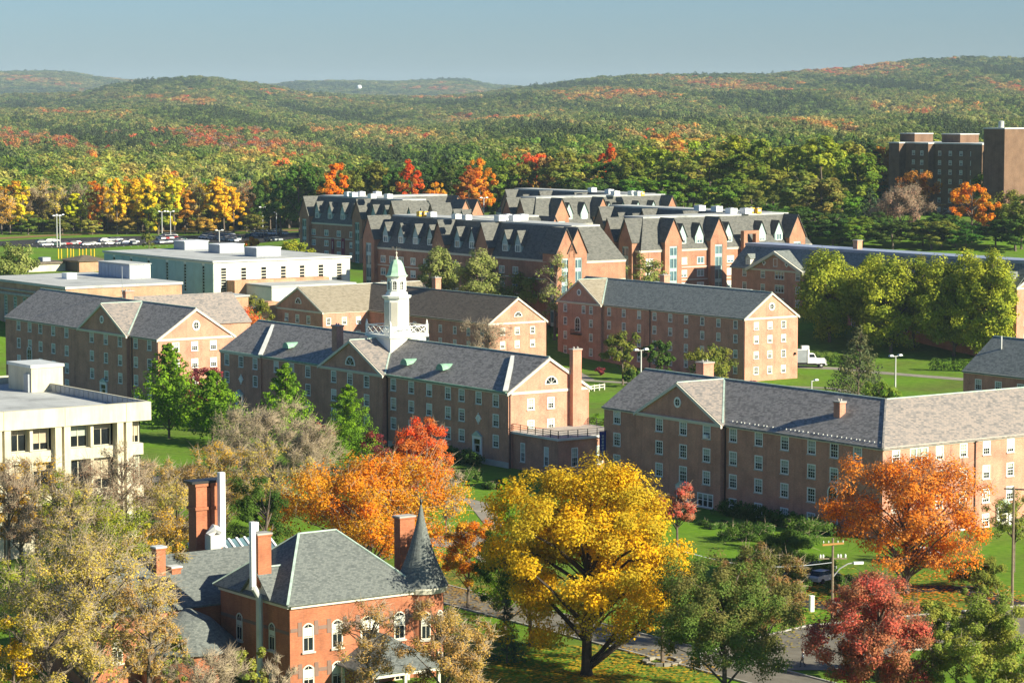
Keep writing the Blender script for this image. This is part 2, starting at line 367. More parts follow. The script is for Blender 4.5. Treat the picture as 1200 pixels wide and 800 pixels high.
def sheet(name, pts, width, m, lift=0.05, kerb=None, kind='structure'):
    """a strip of paving along a centre line, laid on the ground, with kerbs if wanted"""
    P = [Vector((p[0], p[1], 0)) for p in pts]
    fine = [P[0]]
    for a, b in zip(P[:-1], P[1:]):
        n = max(1, int((b - a).length / 4)); fine += [a.lerp(b, (i + 1) / n) for i in range(n)]
    L = []; Rr = []
    for i, p in enumerate(fine):
        d = (fine[min(i + 1, len(fine) - 1)] - fine[max(i - 1, 0)]).normalized(); n = Vector((-d.y, d.x, 0))
        for lst, q in ((L, p + n * width / 2), (Rr, p - n * width / 2)):
            lst.append(Vector((q.x, q.y, gz(q.x, q.y) + lift)))
    mb = MB()
    for i in range(len(fine) - 1): mb.poly([Rr[i], Rr[i + 1], L[i + 1], L[i]])
    if kerb:
        for side, sg in ((L, 1), (Rr, -1)):
            for i in range(len(fine) - 1):
                d = (fine[i + 1] - fine[i]).normalized(); n = Vector((-d.y, d.x, 0)) * sg * 0.22; u = Vector((0, 0, 0.12)); dn = Vector((0, 0, -0.3))
                a, b = side[i], side[i + 1]
                mb.poly([a + u, b + u, b + u + n, a + u + n] if sg > 0 else [a + u + n, b + u + n, b + u, a + u], 1)
                mb.poly([a, b, b + u, a + u] if sg > 0 else [b, a, a + u, b + u], 1)
                mb.poly([a + u + n, b + u + n, b + n + dn, a + n + dn] if sg < 0 else [b + u + n, a + u + n, a + n + dn, b + n + dn], 1)
    o = mb.build(name, [m, kerb or m]); o['kind'] = kind
    return o
def gp(px, py): p = at_ground(px, py); return (p.x, p.y)
def gg(a, b): p = grid(a, b); return (p.x, p.y)

# ---------------------------------------------------------------- building helpers (local x = grid b, local y = grid a)
_wc = {}
def arch_ring(w, h, n=10, pointed=False):
    pts = [(-w / 2, 0), (w / 2, 0)]
    hs = h - w / 2
    for i in range(n + 1):
        t = math.pi * i / n; pts.append((w / 2 * math.cos(t), hs + w / 2 * math.sin(t)))
    return pts
def ring_prism(mb, outer, inner, y0, y1, mi=0):
    """frame between two outlines of equal length in the xz plane, from depth y0 (front) to y1"""
    n = len(outer)
    for i in range(n):
        j = (i + 1) % n; o0, o1, i0, i1 = outer[i], outer[j], inner[i], inner[j]
        mb.poly([(o0[0], y0, o0[1]), (o1[0], y0, o1[1]), (i1[0], y0, i1[1]), (i0[0], y0, i0[1])], mi)
        mb.poly([(o1[0], y0, o1[1]), (o0[0], y0, o0[1]), (o0[0], y1, o0[1]), (o1[0], y1, o1[1])], mi)
        mb.poly([(i0[0], y0, i0[1]), (i1[0], y0, i1[1]), (i1[0], y1, i1[1]), (i0[0], y1, i0[1])], mi)
def fill(mb, pts, y, mi=0): mb.poly([(p[0], y, p[1]) for p in pts], mi)
def win_meshes(kind, w, h, var):
    """meshes of one window kind: frame, panes, blind, sill; local x along the wall, -y outwards, z up from the opening's foot"""
    key = (kind, round(w, 2), round(h, 2), var)
    if key in _wc: return _wc[key]
    fr = MB(); pn = MB(); bl = MB(); si = MB(); t = 0.15
    res = {}
    if kind in ('sash', 'apt', 'triple', 'strip'):
        fr.box(-w / 2, -0.03, 0, -w / 2 + t, 0.12, h); fr.box(w / 2 - t, -0.03, 0, w / 2, 0.12, h)
        fr.box(-w / 2 + t, -0.03, 0, w / 2 - t, 0.12, t * .8); fr.box(-w / 2 + t, -0.03, h - t, w / 2 - t, 0.12, h)
        x0, x1, z0, z1 = -w / 2 + t, w / 2 - t, t * .8, h - t
        if kind == 'sash':
            zm = (z0 + z1) / 2; fr.box(x0, 0.0, zm - .045, x1, 0.10, zm + .045)
            for k in (1, 2):
                x = x0 + (x1 - x0) * k / 3; fr.box(x - .018, 0.03, z0, x + .018, 0.07, zm - .045); fr.box(x - .018, 0.03, zm + .045, x + .018, 0.07, z1)
            fr.box(x0, 0.031, (z0 + zm) / 2 - .018, x1, 0.069, (z0 + zm) / 2 + .018); fr.box(x0, 0.031, (z1 + zm) / 2 - .018, x1, 0.069, (z1 + zm) / 2 + .018)
        elif kind == 'apt':
            fr.box(-.05, -0.01, z0, .05, 0.11, z1)
        elif kind == 'triple':
            for k in (1, 2):
                x = x0 + (x1 - x0) * k / 3; fr.box(x - .08, -0.02, z0, x + .08, 0.11, z1)
            zm = (z0 + z1) / 2
            for k in range(3):
                xa = x0 + (x1 - x0) * k / 3 + .08; xb = x0 + (x1 - x0) * (k + 1) / 3 - .08; fr.box(xa, 0.0, zm - .035, xb, 0.10, zm + .035)
        else:
            nb = max(2, int(round(h / 0.75)))
            for k in range(1, nb): fr.box(x0, -0.02, z0 + (z1 - z0) * k / nb - .09, x1, 0.11, z0 + (z1 - z0) * k / nb + .09)
        cut = z0 + (z1 - z0) * (0.0, 0.30, 0.5, 0.5, 0.66)[var] if kind in ('sash', 'triple') else z1 - (z1 - z0) * (0, .25, .5, .7, 1)[var]
        if kind == 'strip': cut = z1
        if kind in ('sash', 'triple'): cut = z1 - (z1 - z0) * (0.0, 0.33, 0.5, 0.52, 0.8)[var]
        if cut - z0 > .05: pn.poly([(x0, .08, z0), (x1, .08, z0), (x1, .08, cut), (x0, .08, cut)])
        if z1 - cut > .05: bl.poly([(x0, .078, cut), (x1, .078, cut), (x1, .078, z1), (x0, .078, z1)])
        if kind != 'strip': si.box(-w / 2 - .1, -.14, -.13, w / 2 + .1, -.002, -.001)
    elif kind in ('arch', 'lunette', 'round', 'diamond'):
        if kind == 'arch': o = arch_ring(w, h); i = arch_ring(w - .36, h - .36); i = [(x, z + .18) for x, z in i]
        elif kind == 'lunette':
            n = 12; o = [(w / 2 * math.cos(math.pi * k / n), h * math.sin(math.pi * k / n)) for k in range(n + 1)]
            i = [(x * .80, .12 + z * .78) for x, z in o]
        elif kind == 'round':
            n = 16; o = [(w / 2 * math.cos(2 * math.pi * k / n), h / 2 + h / 2 * math.sin(2 * math.pi * k / n)) for k in range(n)]
            i = [(x * .66, h / 2 + (z - h / 2) * .66) for x, z in o]
        else:
            o = [(0, 0), (w / 2, h / 2), (0, h), (-w / 2, h / 2)]; i = [(x * .55, h / 2 + (z - h / 2) * .55) for x, z in o]
        ring_prism(fr, o, i, -.10, .02)
        fill(pn, i, -.03)
        xs = [p[0] for p in i]; zs = [p[1] for p in i]
        if kind == 'lunette':
            for k in range(1, 4):
                a = math.pi * k / 4; fr.tube([(0, -.05, .14), (w * .38 * math.cos(a), -.05, .12 + h * .74 * math.sin(a))], .035, 4)
        elif kind != 'diamond':
            fr.box(-.03, -.07, min(zs), .03, -.035, max(zs))
            for k in range(1, 3 if kind == 'arch' else 2):
                z = min(zs) + (max(zs) - min(zs)) * k / (3 if kind == 'arch' else 2)
                if kind == 'arch': z *= .8
                xx = max(xs) * .96; fr.box(-xx, -.069, z - .03, xx, -.036, z + .03)
    elif kind == 'segment':       # tall sash under a low arch, in a deep red wall
        n = 6; top = [(w / 2 * (1 - 2 * k / n), h - .35 * (2 * k / n - 1) ** 2 * 1) for k in range(n + 1)]
        o = [(-w / 2, 0), (w / 2, 0)] + top; c = (0, h / 2); i = [(x * .80, h / 2 + (z - h / 2) * .91) for x, z in o]
        ring_prism(fr, o, i, -.06, .04); fill(pn, [p for p in i], -.005)
        fr.box(-w * .4, -.04, h * .5 - .05, w * .4, -.007, h * .5 + .05); fr.box(-.025, -.035, h * .05, .025, -.008, h * .93)
        bl.poly([(-w * .39, -.012, h * .54), (w * .39, -.012, h * .54), (w * .39, -.012, h * .84), (-w * .39, -.012, h * .84)])
        si.box(-w / 2 - .12, -.22, -.16, w / 2 + .12, -.002, -.001)
    for nm, mb in (('window', fr), ('pane', pn), ('blind', bl), ('sill', si)):
        res[nm] = mb if mb.f else None
    _wc[key] = res; res['_me'] = {}
    return res
def win_mesh(res, nm, m):
    k = (nm, m.name)
    if k not in res['_me']: res['_me'][k] = res[nm].mesh(nm, m)
    return res['_me'][k]
def put_window(parent, loc, rz, kind, w, h, frame='white', glass='glass', blind='blind', var=None, name='window', sill=True):
    v = var if var is not None else random.choice((0, 1, 2, 2, 3, 3, 4))
    if kind == 'strip': v = 0
    r = win_meshes(kind, w, h, v)
    if blind in ('blind', 'blind_white') and kind in ('sash', 'triple', 'apt') and random.random() < .3: blind = random.choice(('blind_white', 'blind_tan', 'blind'))
    o = link(name, win_mesh(r, 'window', M[frame]), parent, loc, rz)
    if r['pane']: link('pane', win_mesh(r, 'pane', M[glass]), o)
    if r['blind']: link('blind', win_mesh(r, 'blind', M[blind]), o)
    if kind == 'sash' and sill and w > 1.5 and random.random() < .05:
        if 'ac' not in _wc: a = MB(); a.box(-.36, -.42, .16, .36, .05, .62); a.box(-.32, -.44, .2, .32, -.421, .58); _wc['ac'] = a.mesh('air_conditioner', M['white_metal'])
        link('air_conditioner', _wc['ac'], o)
    if r['sill'] and sill: link('sill', win_mesh(r, 'sill', M['sill']), o)
    return o
def wall(mb, parent, p0, p1, z0, z1, ops=(), mi=0, depth=0.12, **kw):
    """wall from p0 to p1 (outside on the right hand), with openings (s, z, w, h, kind, options)"""
    p0 = Vector((p0[0], p0[1])); p1 = Vector((p1[0], p1[1])); d = p1 - p0; L = d.length; d.normalize(); n = Vector((d.y, -d.x))
    rz = math.atan2(d.y, d.x)
    cut = []
    for op in ops:
        s, z, w, h, kind = op[:5]; o = dict(kw); o.update(op[5] if len(op) > 5 else {})
        if s - w / 2 < 0.05 or s + w / 2 > L - 0.05: continue
        if kind in ('sash', 'apt', 'triple', 'strip'): cut.append((s - w / 2, s + w / 2, z, z + h))
        q = p0 + d * s; put_window(parent, (q.x, q.y, z), rz, kind, w, h, **o)
    xs = sorted({0.0, L, *[c[0] for c in cut], *[c[1] for c in cut]}); zs = sorted({z0, z1, *[c[2] for c in cut], *[c[3] for c in cut]})
    def P(s, z, dep=0.0): q = p0 + d * s - n * dep; return (q.x, q.y, z)
    for za, zb in zip(zs[:-1], zs[1:]):
        if zb - za < 1e-6 or za < z0 - 1e-6 or zb > z1 + 1e-6: continue
        run = None
        for xa, xb in zip(xs[:-1], xs[1:]):
            mx, mz = (xa + xb) / 2, (za + zb) / 2
            hole = any(c[0] < mx < c[1] and c[2] < mz < c[3] for c in cut)
            if not hole:
                run = (run[0], xb) if run else (xa, xb)
            if hole and run:
                mb.poly([P(run[0], za), P(run[1], za), P(run[1], zb), P(run[0], zb)], mi); run = None
        if run: mb.poly([P(run[0], za), P(run[1], za), P(run[1], zb), P(run[0], zb)], mi)
    for a, b, za, zb in cut:
        mb.poly([P(a, za), P(b, za), P(b, za, depth), P(a, za, depth)], mi); mb.poly([P(b, zb), P(a, zb), P(a, zb, depth), P(b, zb, depth)], mi)
        mb.poly([P(a, zb), P(a, za), P(a, za, depth), P(a, zb, depth)], mi); mb.poly([P(b, za), P(b, zb), P(b, zb, depth), P(b, za, depth)], mi)
def gable_roof(x0, x1, y0, y1, ze, zr, ov=0.35, th=0.18, axis='y', ovend=0.12):
    mb = MB()
    def add(a0, a1, l0, l1):
        xm = (a0 + a1) / 2; sl = (zr - ze) / (xm - a0)
        for sg in (-1, 1):
            e = xm + sg * (xm - a0 + ov); zl = ze - sl * ov
            pts = [(e, l0 - ovend, zl), (xm, l0 - ovend, zr), (xm, l1 + ovend, zr), (e, l1 + ovend, zl)]
            if axis == 'x': pts = [(p[1], p[0], p[2]) for p in pts]
            if (sg == -1) == (axis == 'x'): pts = pts
            else: pts = pts[::-1]
            A = Vector(pts[1]) - Vector(pts[0]); B = Vector(pts[2]) - Vector(pts[1])
            if A.cross(B).z < 0: pts = pts[::-1]
            mb.slab([(p[0], p[1], p[2] + th) for p in pts], (0, 0, th))
    if axis == 'y': add(x0, x1, y0, y1)
    else: add(y0, y1, x0, x1)
    return mb
def tri_gable(mb, pA, pB, ze, zr, mi=0):
    m = ((pA[0] + pB[0]) / 2, (pA[1] + pB[1]) / 2)
    mb.poly([(pA[0], pA[1], ze), (pB[0], pB[1], ze), (m[0], m[1], zr)], mi)
def rake(mb, pA, pB, ze, zr, w=0.38, t=0.16, mi=0, bottom=True, ov=0.35):
    """white raking boards, and a level cornice, on a gable from pA to pB (outside on the right hand)"""
    A = Vector((pA[0], pA[1], 0)); B = Vector((pB[0], pB[1], 0)); d = (B - A).normalized(); n = Vector((d.y, -d.x, 0)); Z = Vector((0, 0, 1)); L = (B - A).length
    sl = (zr - ze) / (L / 2)
    m = (A + B) / 2 + Z * (zr + .10)
    for e0, sg in ((A - d * ov + Z * (ze - sl * ov + .10), 1), (B + d * ov + Z * (ze - sl * ov + .10), -1)):
        pts = [e0, m, m - Z * w * 1.15, e0 - Z * w * 1.15]
        if sg < 0: pts = pts[::-1]
        f = [p + n * (t + .13) for p in pts]; b = [p + n * .001 for p in pts]
        mb.poly(f[::-1] if False else f, mi)
        for i in range(4):
            j = (i + 1) % 4; mb.poly([f[j], f[i], b[i], b[j]], mi)
    if bottom:
        a = A - d * 0.2; b2 = B + d * 0.2
        c = [a, b2]
        lo, hi = ze - .42, ze - .02
        p = [a + n * .12 + Z * lo, b2 + n * .12 + Z * lo, b2 + n * .12 + Z * hi, a + n * .12 + Z * hi]
        mb.poly(p, mi); q = [x - n * .118 for x in p]
        for i in range(4):
            j = (i + 1) % 4; mb.poly([p[j], p[i], q[i], q[j]], mi)
def cornice(mb, p0, p1, ze, h=0.40, t=0.30, mi=0):
    A = Vector((p0[0], p0[1], 0)); B = Vector((p1[0], p1[1], 0)); d = (B - A).normalized(); n = Vector((d.y, -d.x, 0)); Z = Vector((0, 0, 1))
    for dz0, dz1, tt in ((-h, -.16, t * .55), (-.158, .03, t)):
        f = [A + n * tt + Z * (ze + dz0), B + n * tt + Z * (ze + dz0), B + n * tt + Z * (ze + dz1), A + n * tt + Z * (ze + dz1)]
        b = [p - n * (tt - .001) for p in f]
        mb.poly(f, mi)
        for i in range(4):
            j = (i + 1) % 4; mb.poly([f[j], f[i], b[i], b[j]], mi)
def bar(mb, p, q, w=0.12, h=0.1, mi=0):
    """square bar from p to q"""
    p = Vector(p); q = Vector(q); d = (q - p).normalized(); x = d.cross(Vector((0, 0, 1)))
    if x.length < .01: x = Vector((1, 0, 0))
    x = x.normalized() * w / 2; u = x.cross(d).normalized() * h / 2
    c = [(-1, -1), (1, -1), (1, 1), (-1, 1)]
    A = [p + x * a + u * b for a, b in c]; B = [q + x * a + u * b for a, b in c]
    for i in range(4):
        j = (i + 1) % 4; mb.poly([A[i], B[i], B[j], A[j]], mi)
    mb.poly(A, mi); mb.poly(B[::-1], mi)
def chimney(parent, x, y, z0, z1, wx, wy, m='brick', cap='concrete_grey', name='chimney'):
    mb = MB(); mb.box(x - wx / 2, y - wy / 2, z0, x + wx / 2, y + wy / 2, z1 - .25)
    mb.box(x - wx / 2 - .08, y - wy / 2 - .08, z1 - .249, x + wx / 2 + .08, y + wy / 2 + .08, z1 - .1)
    o = mb.build(name, M[m], parent)
    c = MB(); c.box(x - wx / 2 - .12, y - wy / 2 - .12, z1 - .099, x + wx / 2 + .12, y + wy / 2 + .12, z1 + .05)
    for k in (-1, 1) if m == 'brick' else (): c.lathe([(.16, z1 + .051), (.13, z1 + .35)], x + (wx * .22 * k if wx >= wy else 0), y + (wy * .22 * k if wy > wx else 0), 6)
    c.build('cap', M[cap], o)
    return o
def building(name, a0, b0, label, group=None, cat='building', rot=0.0):
    g = grid(a0, b0); return empty(name, (g.x, g.y, 0), GA + rot, label, cat, group)

# ---------------------------------------------------------------- brick dormitories
def ops(ss, rows, h, w=1.4, kind='sash', **o): return [(s, z, w, h, kind, o) for s in ss for z in rows]
def hood(parent, x, y, z, r=1.0, ln=2.0):
    """copper eyebrow vent: half drum lying on the roof, its mouth facing out (-x)"""
    mb = MB(); n = 8; f = []; b = []
    for k in range(n + 1):
        t = math.pi * k / n; f.append((x - ln, y + r * math.cos(t), z + r * math.sin(t))); b.append((x + .4, y + r * .55 * math.cos(t), z + .4 + r * .55 * math.sin(t)))
    for k in range(n): mb.poly([f[k], f[k + 1], b[k + 1], b[k]])
    mb.poly(f[::-1])
    mb.poly([f[0], b[0], b[-1], f[-1]])
    return mb.build('roof_vent', M['copper'], parent)
def door_surround(parent, loc, rz, w=1.7, h=3.1, door='cream', pedi='copper_pale'):
    mb = MB()
    mb.box(-w / 2 - .35, -.22, 0, -w / 2, .0 - .002, h); mb.box(w / 2, -.22, 0, w / 2 + .35, -.002, h); mb.box(-w / 2 - .35, -.26, h + .001, w / 2 + .35, -.002, h + .45)
    o = mb.build('doorway', M['white'], parent, loc, rz)
    p = MB(); W = w / 2 + .5
    p.poly([(-W, -.34, h + .46), (W, -.34, h + .46), (0, -.34, h + 1.25)]); p.poly([(-W, -.34, h + .46), (0, -.34, h + 1.25), (0, -.002, h + 1.25), (-W, -.002, h + .46)])
    p.poly([(W, -.34, h + .46), (W, -.002, h + .46), (0, -.002, h + 1.25), (0, -.34, h + 1.25)]); p.poly([(-W, -.34, h + .46), (-W, -.002, h + .46), (W, -.002, h + .46), (W, -.34, h + .46)])
    p.build('pediment', M[pedi], o)
    d = MB(); d.box(-w / 2, -.06, 0, w / 2, -.003, h * .74); d.build('door', M[door], o)
    g = MB(); g.box(-w / 2, -.05, h * .742, w / 2, -.003, h - .01); g.box(-w * .3, -.075, h * .35, w * .3, -.062, h * .68); g.build('pane', M['glass'], o)
    return o
def medallion(parent, loc, rz, r=.55):
    mb = MB(); n = 12
    o = [(r * math.cos(2 * math.pi * k / n), r * 1.15 * math.sin(2 * math.pi * k / n)) for k in range(n)]; i = [(x * .45, z * .45) for x, z in o]
    ring_prism(mb, o, i, -.14, 0); fill(mb, i, -.06)
    for k in range(4):
        a = math.pi * k / 2; mb.box(-.1 + r * 1.25 * math.cos(a), -.12, -.1 + r * 1.4 * math.sin(a), .1 + r * 1.25 * math.cos(a), -.002, .1 + r * 1.4 * math.sin(a))
    return mb.build('medallion', M['white'], parent, loc, rz)
def downpipe(parent, x, y, z0, z1, m='pipe'):
    mb = MB(); mb.tube([(x, y, z0), (x, y, z1)], .09, 6); mb.box(x - .16, y - .16, z1 - .001, x + .16, y + .16, z1 + .3); return mb.build('downpipe', M[m], parent)
def gutter(parent, p, q, ze, ov=.35, m='copper_pale'):
    mb = MB(); bar(mb, (p[0], p[1], ze), (q[0], q[1], ze), .22, .16); return mb.build('gutter', M[m], parent)
def ridge_cap(parent, p, q, m='copper_pale', w=.24):
    mb = MB(); bar(mb, p, q, w, .12); return mb.build('ridge_cap', M[m], parent)
LX = -math.pi / 2        # rotation of fittings on a -x wall (wall runs towards -y)

class Dorm:
    """gabled brick block: x across (grid b), y along (grid a); the long -x side and the -y gable are the ones in view"""
    def __init__(s, name, label, a0, b0, La, Wb, zb, ze, rise, slate='slate', brick='brick', group='brick dormitories round the quad'):
        s.o = building(name, a0, b0, label, group)
        s.a0, s.b0, s.L, s.W, s.zb, s.ze, s.zr = a0, b0, La, Wb, zb, ze, ze + rise
        s.mb = MB(); s.tr = MB(); s.brick, s.slate = brick, slate
    def sx(s, pxs, py, proj=0.0):        # photo columns on the -x side -> y
        return [on_b(p, py, s.b0 - proj)[0] - s.a0 for p in pxs]
    def sy(s, pxs, py): return [on_a(p, py, s.a0)[0] - s.b0 for p in pxs]
    def zx(s, px, py): return on_b(px, py, s.b0)[1]
    def zy(s, px, py): return on_a(px, py, s.a0)[1]
    def left(s, y1, y0, ys, rows, h, w=1.62, proj=0.0, extra=(), **kw):
        """piece of the -x side from y1 (far) to y0 (near); ys are window centres"""
        o = [(y1 - y, z, w, h, 'sash', kw) for y in ys for z in rows if y0 < y < y1] + [(y1 - e[0],) + tuple(e[1:]) for e in extra]
        wall(s.mb, s.o, (-proj, y1), (-proj, y0), s.zb, s.ze, o)
        cornice(s.tr, (-proj, y1), (-proj, y0), s.ze)
    def end(s, xs, rows, h, w=1.3, extra=(), **kw):
        o = [(x, z, w, h, 'sash', kw) for x in xs for z in rows] + list(extra)
        wall(s.mb, s.o, (0, 0), (s.W, 0), s.zb, s.ze, o)
        tri_gable(s.mb, (0, 0), (s.W, 0), s.ze, s.zr - .05); rake(s.tr, (0, 0), (s.W, 0), s.ze, s.zr)
    def backs(s, near=False):
        wall(s.mb, s.o, (s.W, 0), (s.W, s.L), s.zb, s.ze); wall(s.mb, s.o, (s.W, s.L), (0, s.L), s.zb, s.ze); tri_gable(s.mb, (s.W, s.L), (0, s.L), s.ze, s.zr - .05)
        cornice(s.tr, (s.W, 0), (s.W, s.L), s.ze)
    def pavilion(s, y0, y1, ys, rows, h, proj=.7, extra=(), w=1.62, lit='slate_sunlit', ocu='round'):
        s.left(y1, y0, ys, rows, h, w, proj, extra)
        wall(s.mb, s.o, (-proj, y0), (0, y0), s.zb, s.ze); wall(s.mb, s.o, (0, y1), (-proj, y1), s.zb, s.ze)
        zr = s.zr - .02
        tri_gable(s.mb, (-proj, y1), (-proj, y0), s.ze, zr - .05); rake(s.tr, (-proj, y1), (-proj, y0), s.ze, zr)
        gable_roof(-proj, s.W / 2, y0, y1, s.ze, zr, axis='x', ovend=.1).build('pavilion_roof', M[lit], s.o)
        ym = (y0 + y1) / 2
        if ocu == 'round': put_window(s.o, (-proj, ym, s.ze + (zr - s.ze) * .30), LX, 'round', 1.5, 1.5, sill=False)
        else: put_window(s.o, (-proj, ym, s.ze + (zr - s.ze) * .16), LX, 'lunette', 3.0, 1.55, sill=False)
        ridge_cap(s.o, (-proj - .2, ym, zr + .2), (s.W / 2, ym, zr + .2)); ridge_cap(s.o, (-.4, y0 - .1, s.ze + .18), (s.W / 2, ym, zr + .22))
    def finish(s, roof=True, y0=None, y1=None):
        if roof: gable_roof(0, s.W, 0 if y0 is None else y0, s.L if y1 is None else y1, s.ze, s.zr).build('roof', M[s.slate], s.o); ridge_cap(s.o, (s.W / 2, -.1, s.zr + .2), (s.W / 2, s.L + .1, s.zr + .2))
        s.mb.build('wall', M[s.brick], s.o); s.tr.build('cornice', M['cream'], s.o)

# --- the long hall with the white cupola
d = Dorm('cupola_hall', 'long brick hall with white cupola and green copper dome on its slate roof', 333.2, 237.0, 87.3, 15.2, -2.5, 11.5, 4.8)
rows = [9.05, 6.0, 2.85]
cols = d.sx([268, 284.5, 301, 324, 342, 361, 380, 396, 415, 434.5, 461, 482, 503, 525, 541, 561, 581], 460)
d.left(87.3, 73.2, [cols[0], cols[2]], [9.05, 6.0], 1.95, proj=.3, extra=[(cols[1], 9.05, 1.62, 1.95, 'sash')])
d.left(73.2, 53.0, [y for y in cols if 53 < y < 73], rows, 1.95)
d.pavilion(33.7, 53.0, [y for y in cols if 33.7 < y < 53], [9.05, 6.0], 1.95, .8, ocu='lunette', extra=[(d.sx([396], 460)[0], 2.85, 1.62, 1.95, 'sash'), (d.sx([434.5], 460)[0], 2.85, 1.62, 1.95, 'sash')])
d.left(33.7, 0, [y for i, y in enumerate(cols) if y < 33.7 and i != 15], rows, 1.95, extra=[(cols[15], 9.05, 1.62, 1.95, 'sash')])
wall(d.mb, d.o, (-.3, 73.2), (0, 73.2), d.zb, d.ze)
d.end(d.sy([622, 645.5], 475), [8.6, 5.3], 1.75)
put_window(d.o, (d.sy([645.75], 450)[0], 0, d.zy(645.75, 450)), 0, 'lunette', 2.5, 1.25, sill=False)
d.backs(); d.finish()
door_surround(d.o, (0, d.sx([560], 515)[0], .6), LX); door_surround(d.o, (-.3, d.sx([283], 465)[0], .8), LX); door_surround(d.o, (-.8, d.sx([411], 470)[0], 2.4), LX, 2.4, 3.4)
medallion(d.o, (0, d.sx([561], 490)[0], d.zx(561, 490)), LX); medallion(d.o, (-.3, d.sx([284.5], 444)[0], d.zx(284.5, 444)), LX)
for q in ((-.42, 0, -.42, 33.2), (-.42, 53.4, -.42, 87.3)): gutter(d.o, q[:2], q[2:], 11.52, m='copper')
sl = d.zr - d.ze
mb = MB(); bar(mb, (-.35, 73.2, 11.75), (6.9, 81.0, 16.05), .75, .14); mb.build('roof_flashing', M['lead'], d.o)
mb = MB(); bar(mb, (-.35, .3, 11.75), (6.9, 8.4, 16.05), .75, .14); mb.build('roof_flashing', M['lead'], d.o)
for px, py in ((345, 407), (484, 428), (526, 434)):
    b = d.b0 + 3.2; a, z = on_b(px, py, b); hood(d.o, 3.4, a - d.a0, 11.5 + 3.2 * sl / 7.6 - .35)
downpipe(d.o, .0 + .25, -.1, -2, 11.0); downpipe(d.o, -.12, 33.4, -2, 11.0)
a, zt = on_b(395.5, 381, 240.6); chimney(d.o, 3.6, a - d.a0, 12.5, zt, 1.3, 1.6)
x0, x1 = d.sy([666.5, 680], 440); zt = on_a(672, 409, 332.5)[1]
chimney(d.o, x0 + (x1 - x0) * .42, -.5, 5.0, zt, (x1 - x0) * .74, .9, name='end_chimney')
mb = MB(); mb.box(-.08, -.08, -.2, -.002, 33.5, .9); mb.build('water_table', M['sill'], d.o)
# terrace annex at the near gable
an = MB(); za = 5.3; ops_a = [(s, 1.2, 1.2, 2.9, 'sash', {'var': 3}) for s in (2.6, 8.6)]
wall(an, d.o, (.8, -.01), (.8, -11.6), -2.5, za, ops_a); wall(an, d.o, (.8, -11.6), (15.0, -11.6), -2.5, za, [(s, 1.2, 1.2, 2.9, 'sash', {'var': 2}) for s in (3.0, 7.6, 11.8)]); wall(an, d.o, (15.0, -11.6), (15.0, -.01), -2.5, za)
an.build('annex_wall', M['brick'], d.o)
mb = MB(); mb.box(.45, -11.95, za, 15.35, -.02, za + .35); mb.build('annex_cornice', M['lead'], d.o)
mb = MB(); mb.box(.9, -11.5, za + .351, 14.9, -.06, za + .40); mb.build('terrace_deck', M['concrete_grey'], d.o)
mb = MB()
for p, q in (((.7, -.2), (.7, -11.7)), ((.7, -11.7), (15.1, -11.7)), ((15.1, -11.7), (15.1, -.2))):
    for hz in (.45, .75, 1.1): bar(mb, (p[0], p[1], za + .35 + hz), (q[0], q[1], za + .35 + hz), .07, .07)
    n = int((Vector(q) - Vector(p)).length / 1.8)
    for k in range(n + 1): r = Vector(p).lerp(Vector(q), k / n); mb.box(r.x - .05, r.y - .05, za + .351, r.x + .05, r.y + .05, za + 1.5)
mb.build('railing', M['dark_metal'], d.o)
# the cupola
ac = on_b(465, 395, 244.6)[0]; yc = ac - d.a0; xc = 7.6
def zcup(py): return on_b(465, py, 244.6)[1]
cu = MB(); s = 3.45; zb1 = zcup(390)
cu.box(xc - s, yc - s, 12.6, xc + s, yc + s, zb1 - .5); cu.box(xc - s - .35, yc - s - .35, zb1 - .499, xc + s + .35, yc + s + .35, zb1 - .1)
cup = cu.build('cupola_base', M['white'], d.o)
bal = MB(); hb = zcup(380.5) - zb1; e = s + .12
for p, q in (((-e, -e), (e, -e)), ((e, -e), (e, e)), ((e, e), (-e, e)), ((-e, e), (-e, -e))):
    for hz in (.08, hb): bar(bal, (xc + p[0], yc + p[1], zb1 + hz), (xc + q[0], yc + q[1], zb1 + hz), .14, .14)
    n = 4
    for k in range(n):
        A = Vector(p).lerp(Vector(q), k / n); B = Vector(p).lerp(Vector(q), (k + 1) / n)
        bar(bal, (xc + A.x, yc + A.y, zb1 + .1), (xc + B.x, yc + B.y, zb1 + hb - .05), .06, .08); bar(bal, (xc + B.x, yc + B.y, zb1 + .1), (xc + A.x, yc + A.y, zb1 + hb - .05), .065, .085)
bal.build('lattice', M['white'], cup)
po = MB()
for i in (-1, 1):
    for j in (-1, 1): po.box(xc + i * e - .16, yc + j * e - .16, zb1 - .1, xc + i * e + .16, yc + j * e + .16, zb1 + hb + .25); po.lathe([(.16, zb1 + hb + .251), (.2, zb1 + hb + .45), (.02, zb1 + hb + 1.0)], xc + i * e, yc + j * e, 6)
po.build('post', M['white'], cup)
st = MB(); z1 = zb1 - .1; z2 = zcup(348); ph = math.pi / 8
st.lathe([(2.3, z1), (2.3, z1 + .9), (2.15, z1 + 1.0), (2.05, z1 + 1.01), (2.05, z2 - .3), (2.35, z2 - .1), (2.5, z2 + .25), (1.9, z2 + .4)], xc, yc, 8, ph=ph)
stage = st.build('cupola_stage', M['white'], d.o)
for k in range(8):
    t = k * math.pi / 4; r = 2.05 * math.cos(ph)
    f = MB(); f.box(-.56, -.07, 0, .56, -.003, z2 - z1 - 2.2); f.build('recess_panel', M['cream'], stage, (xc + r * math.cos(t), yc + r * math.sin(t), z1 + 1.45), t + math.pi / 2)
u = MB(); z3 = zcup(323)
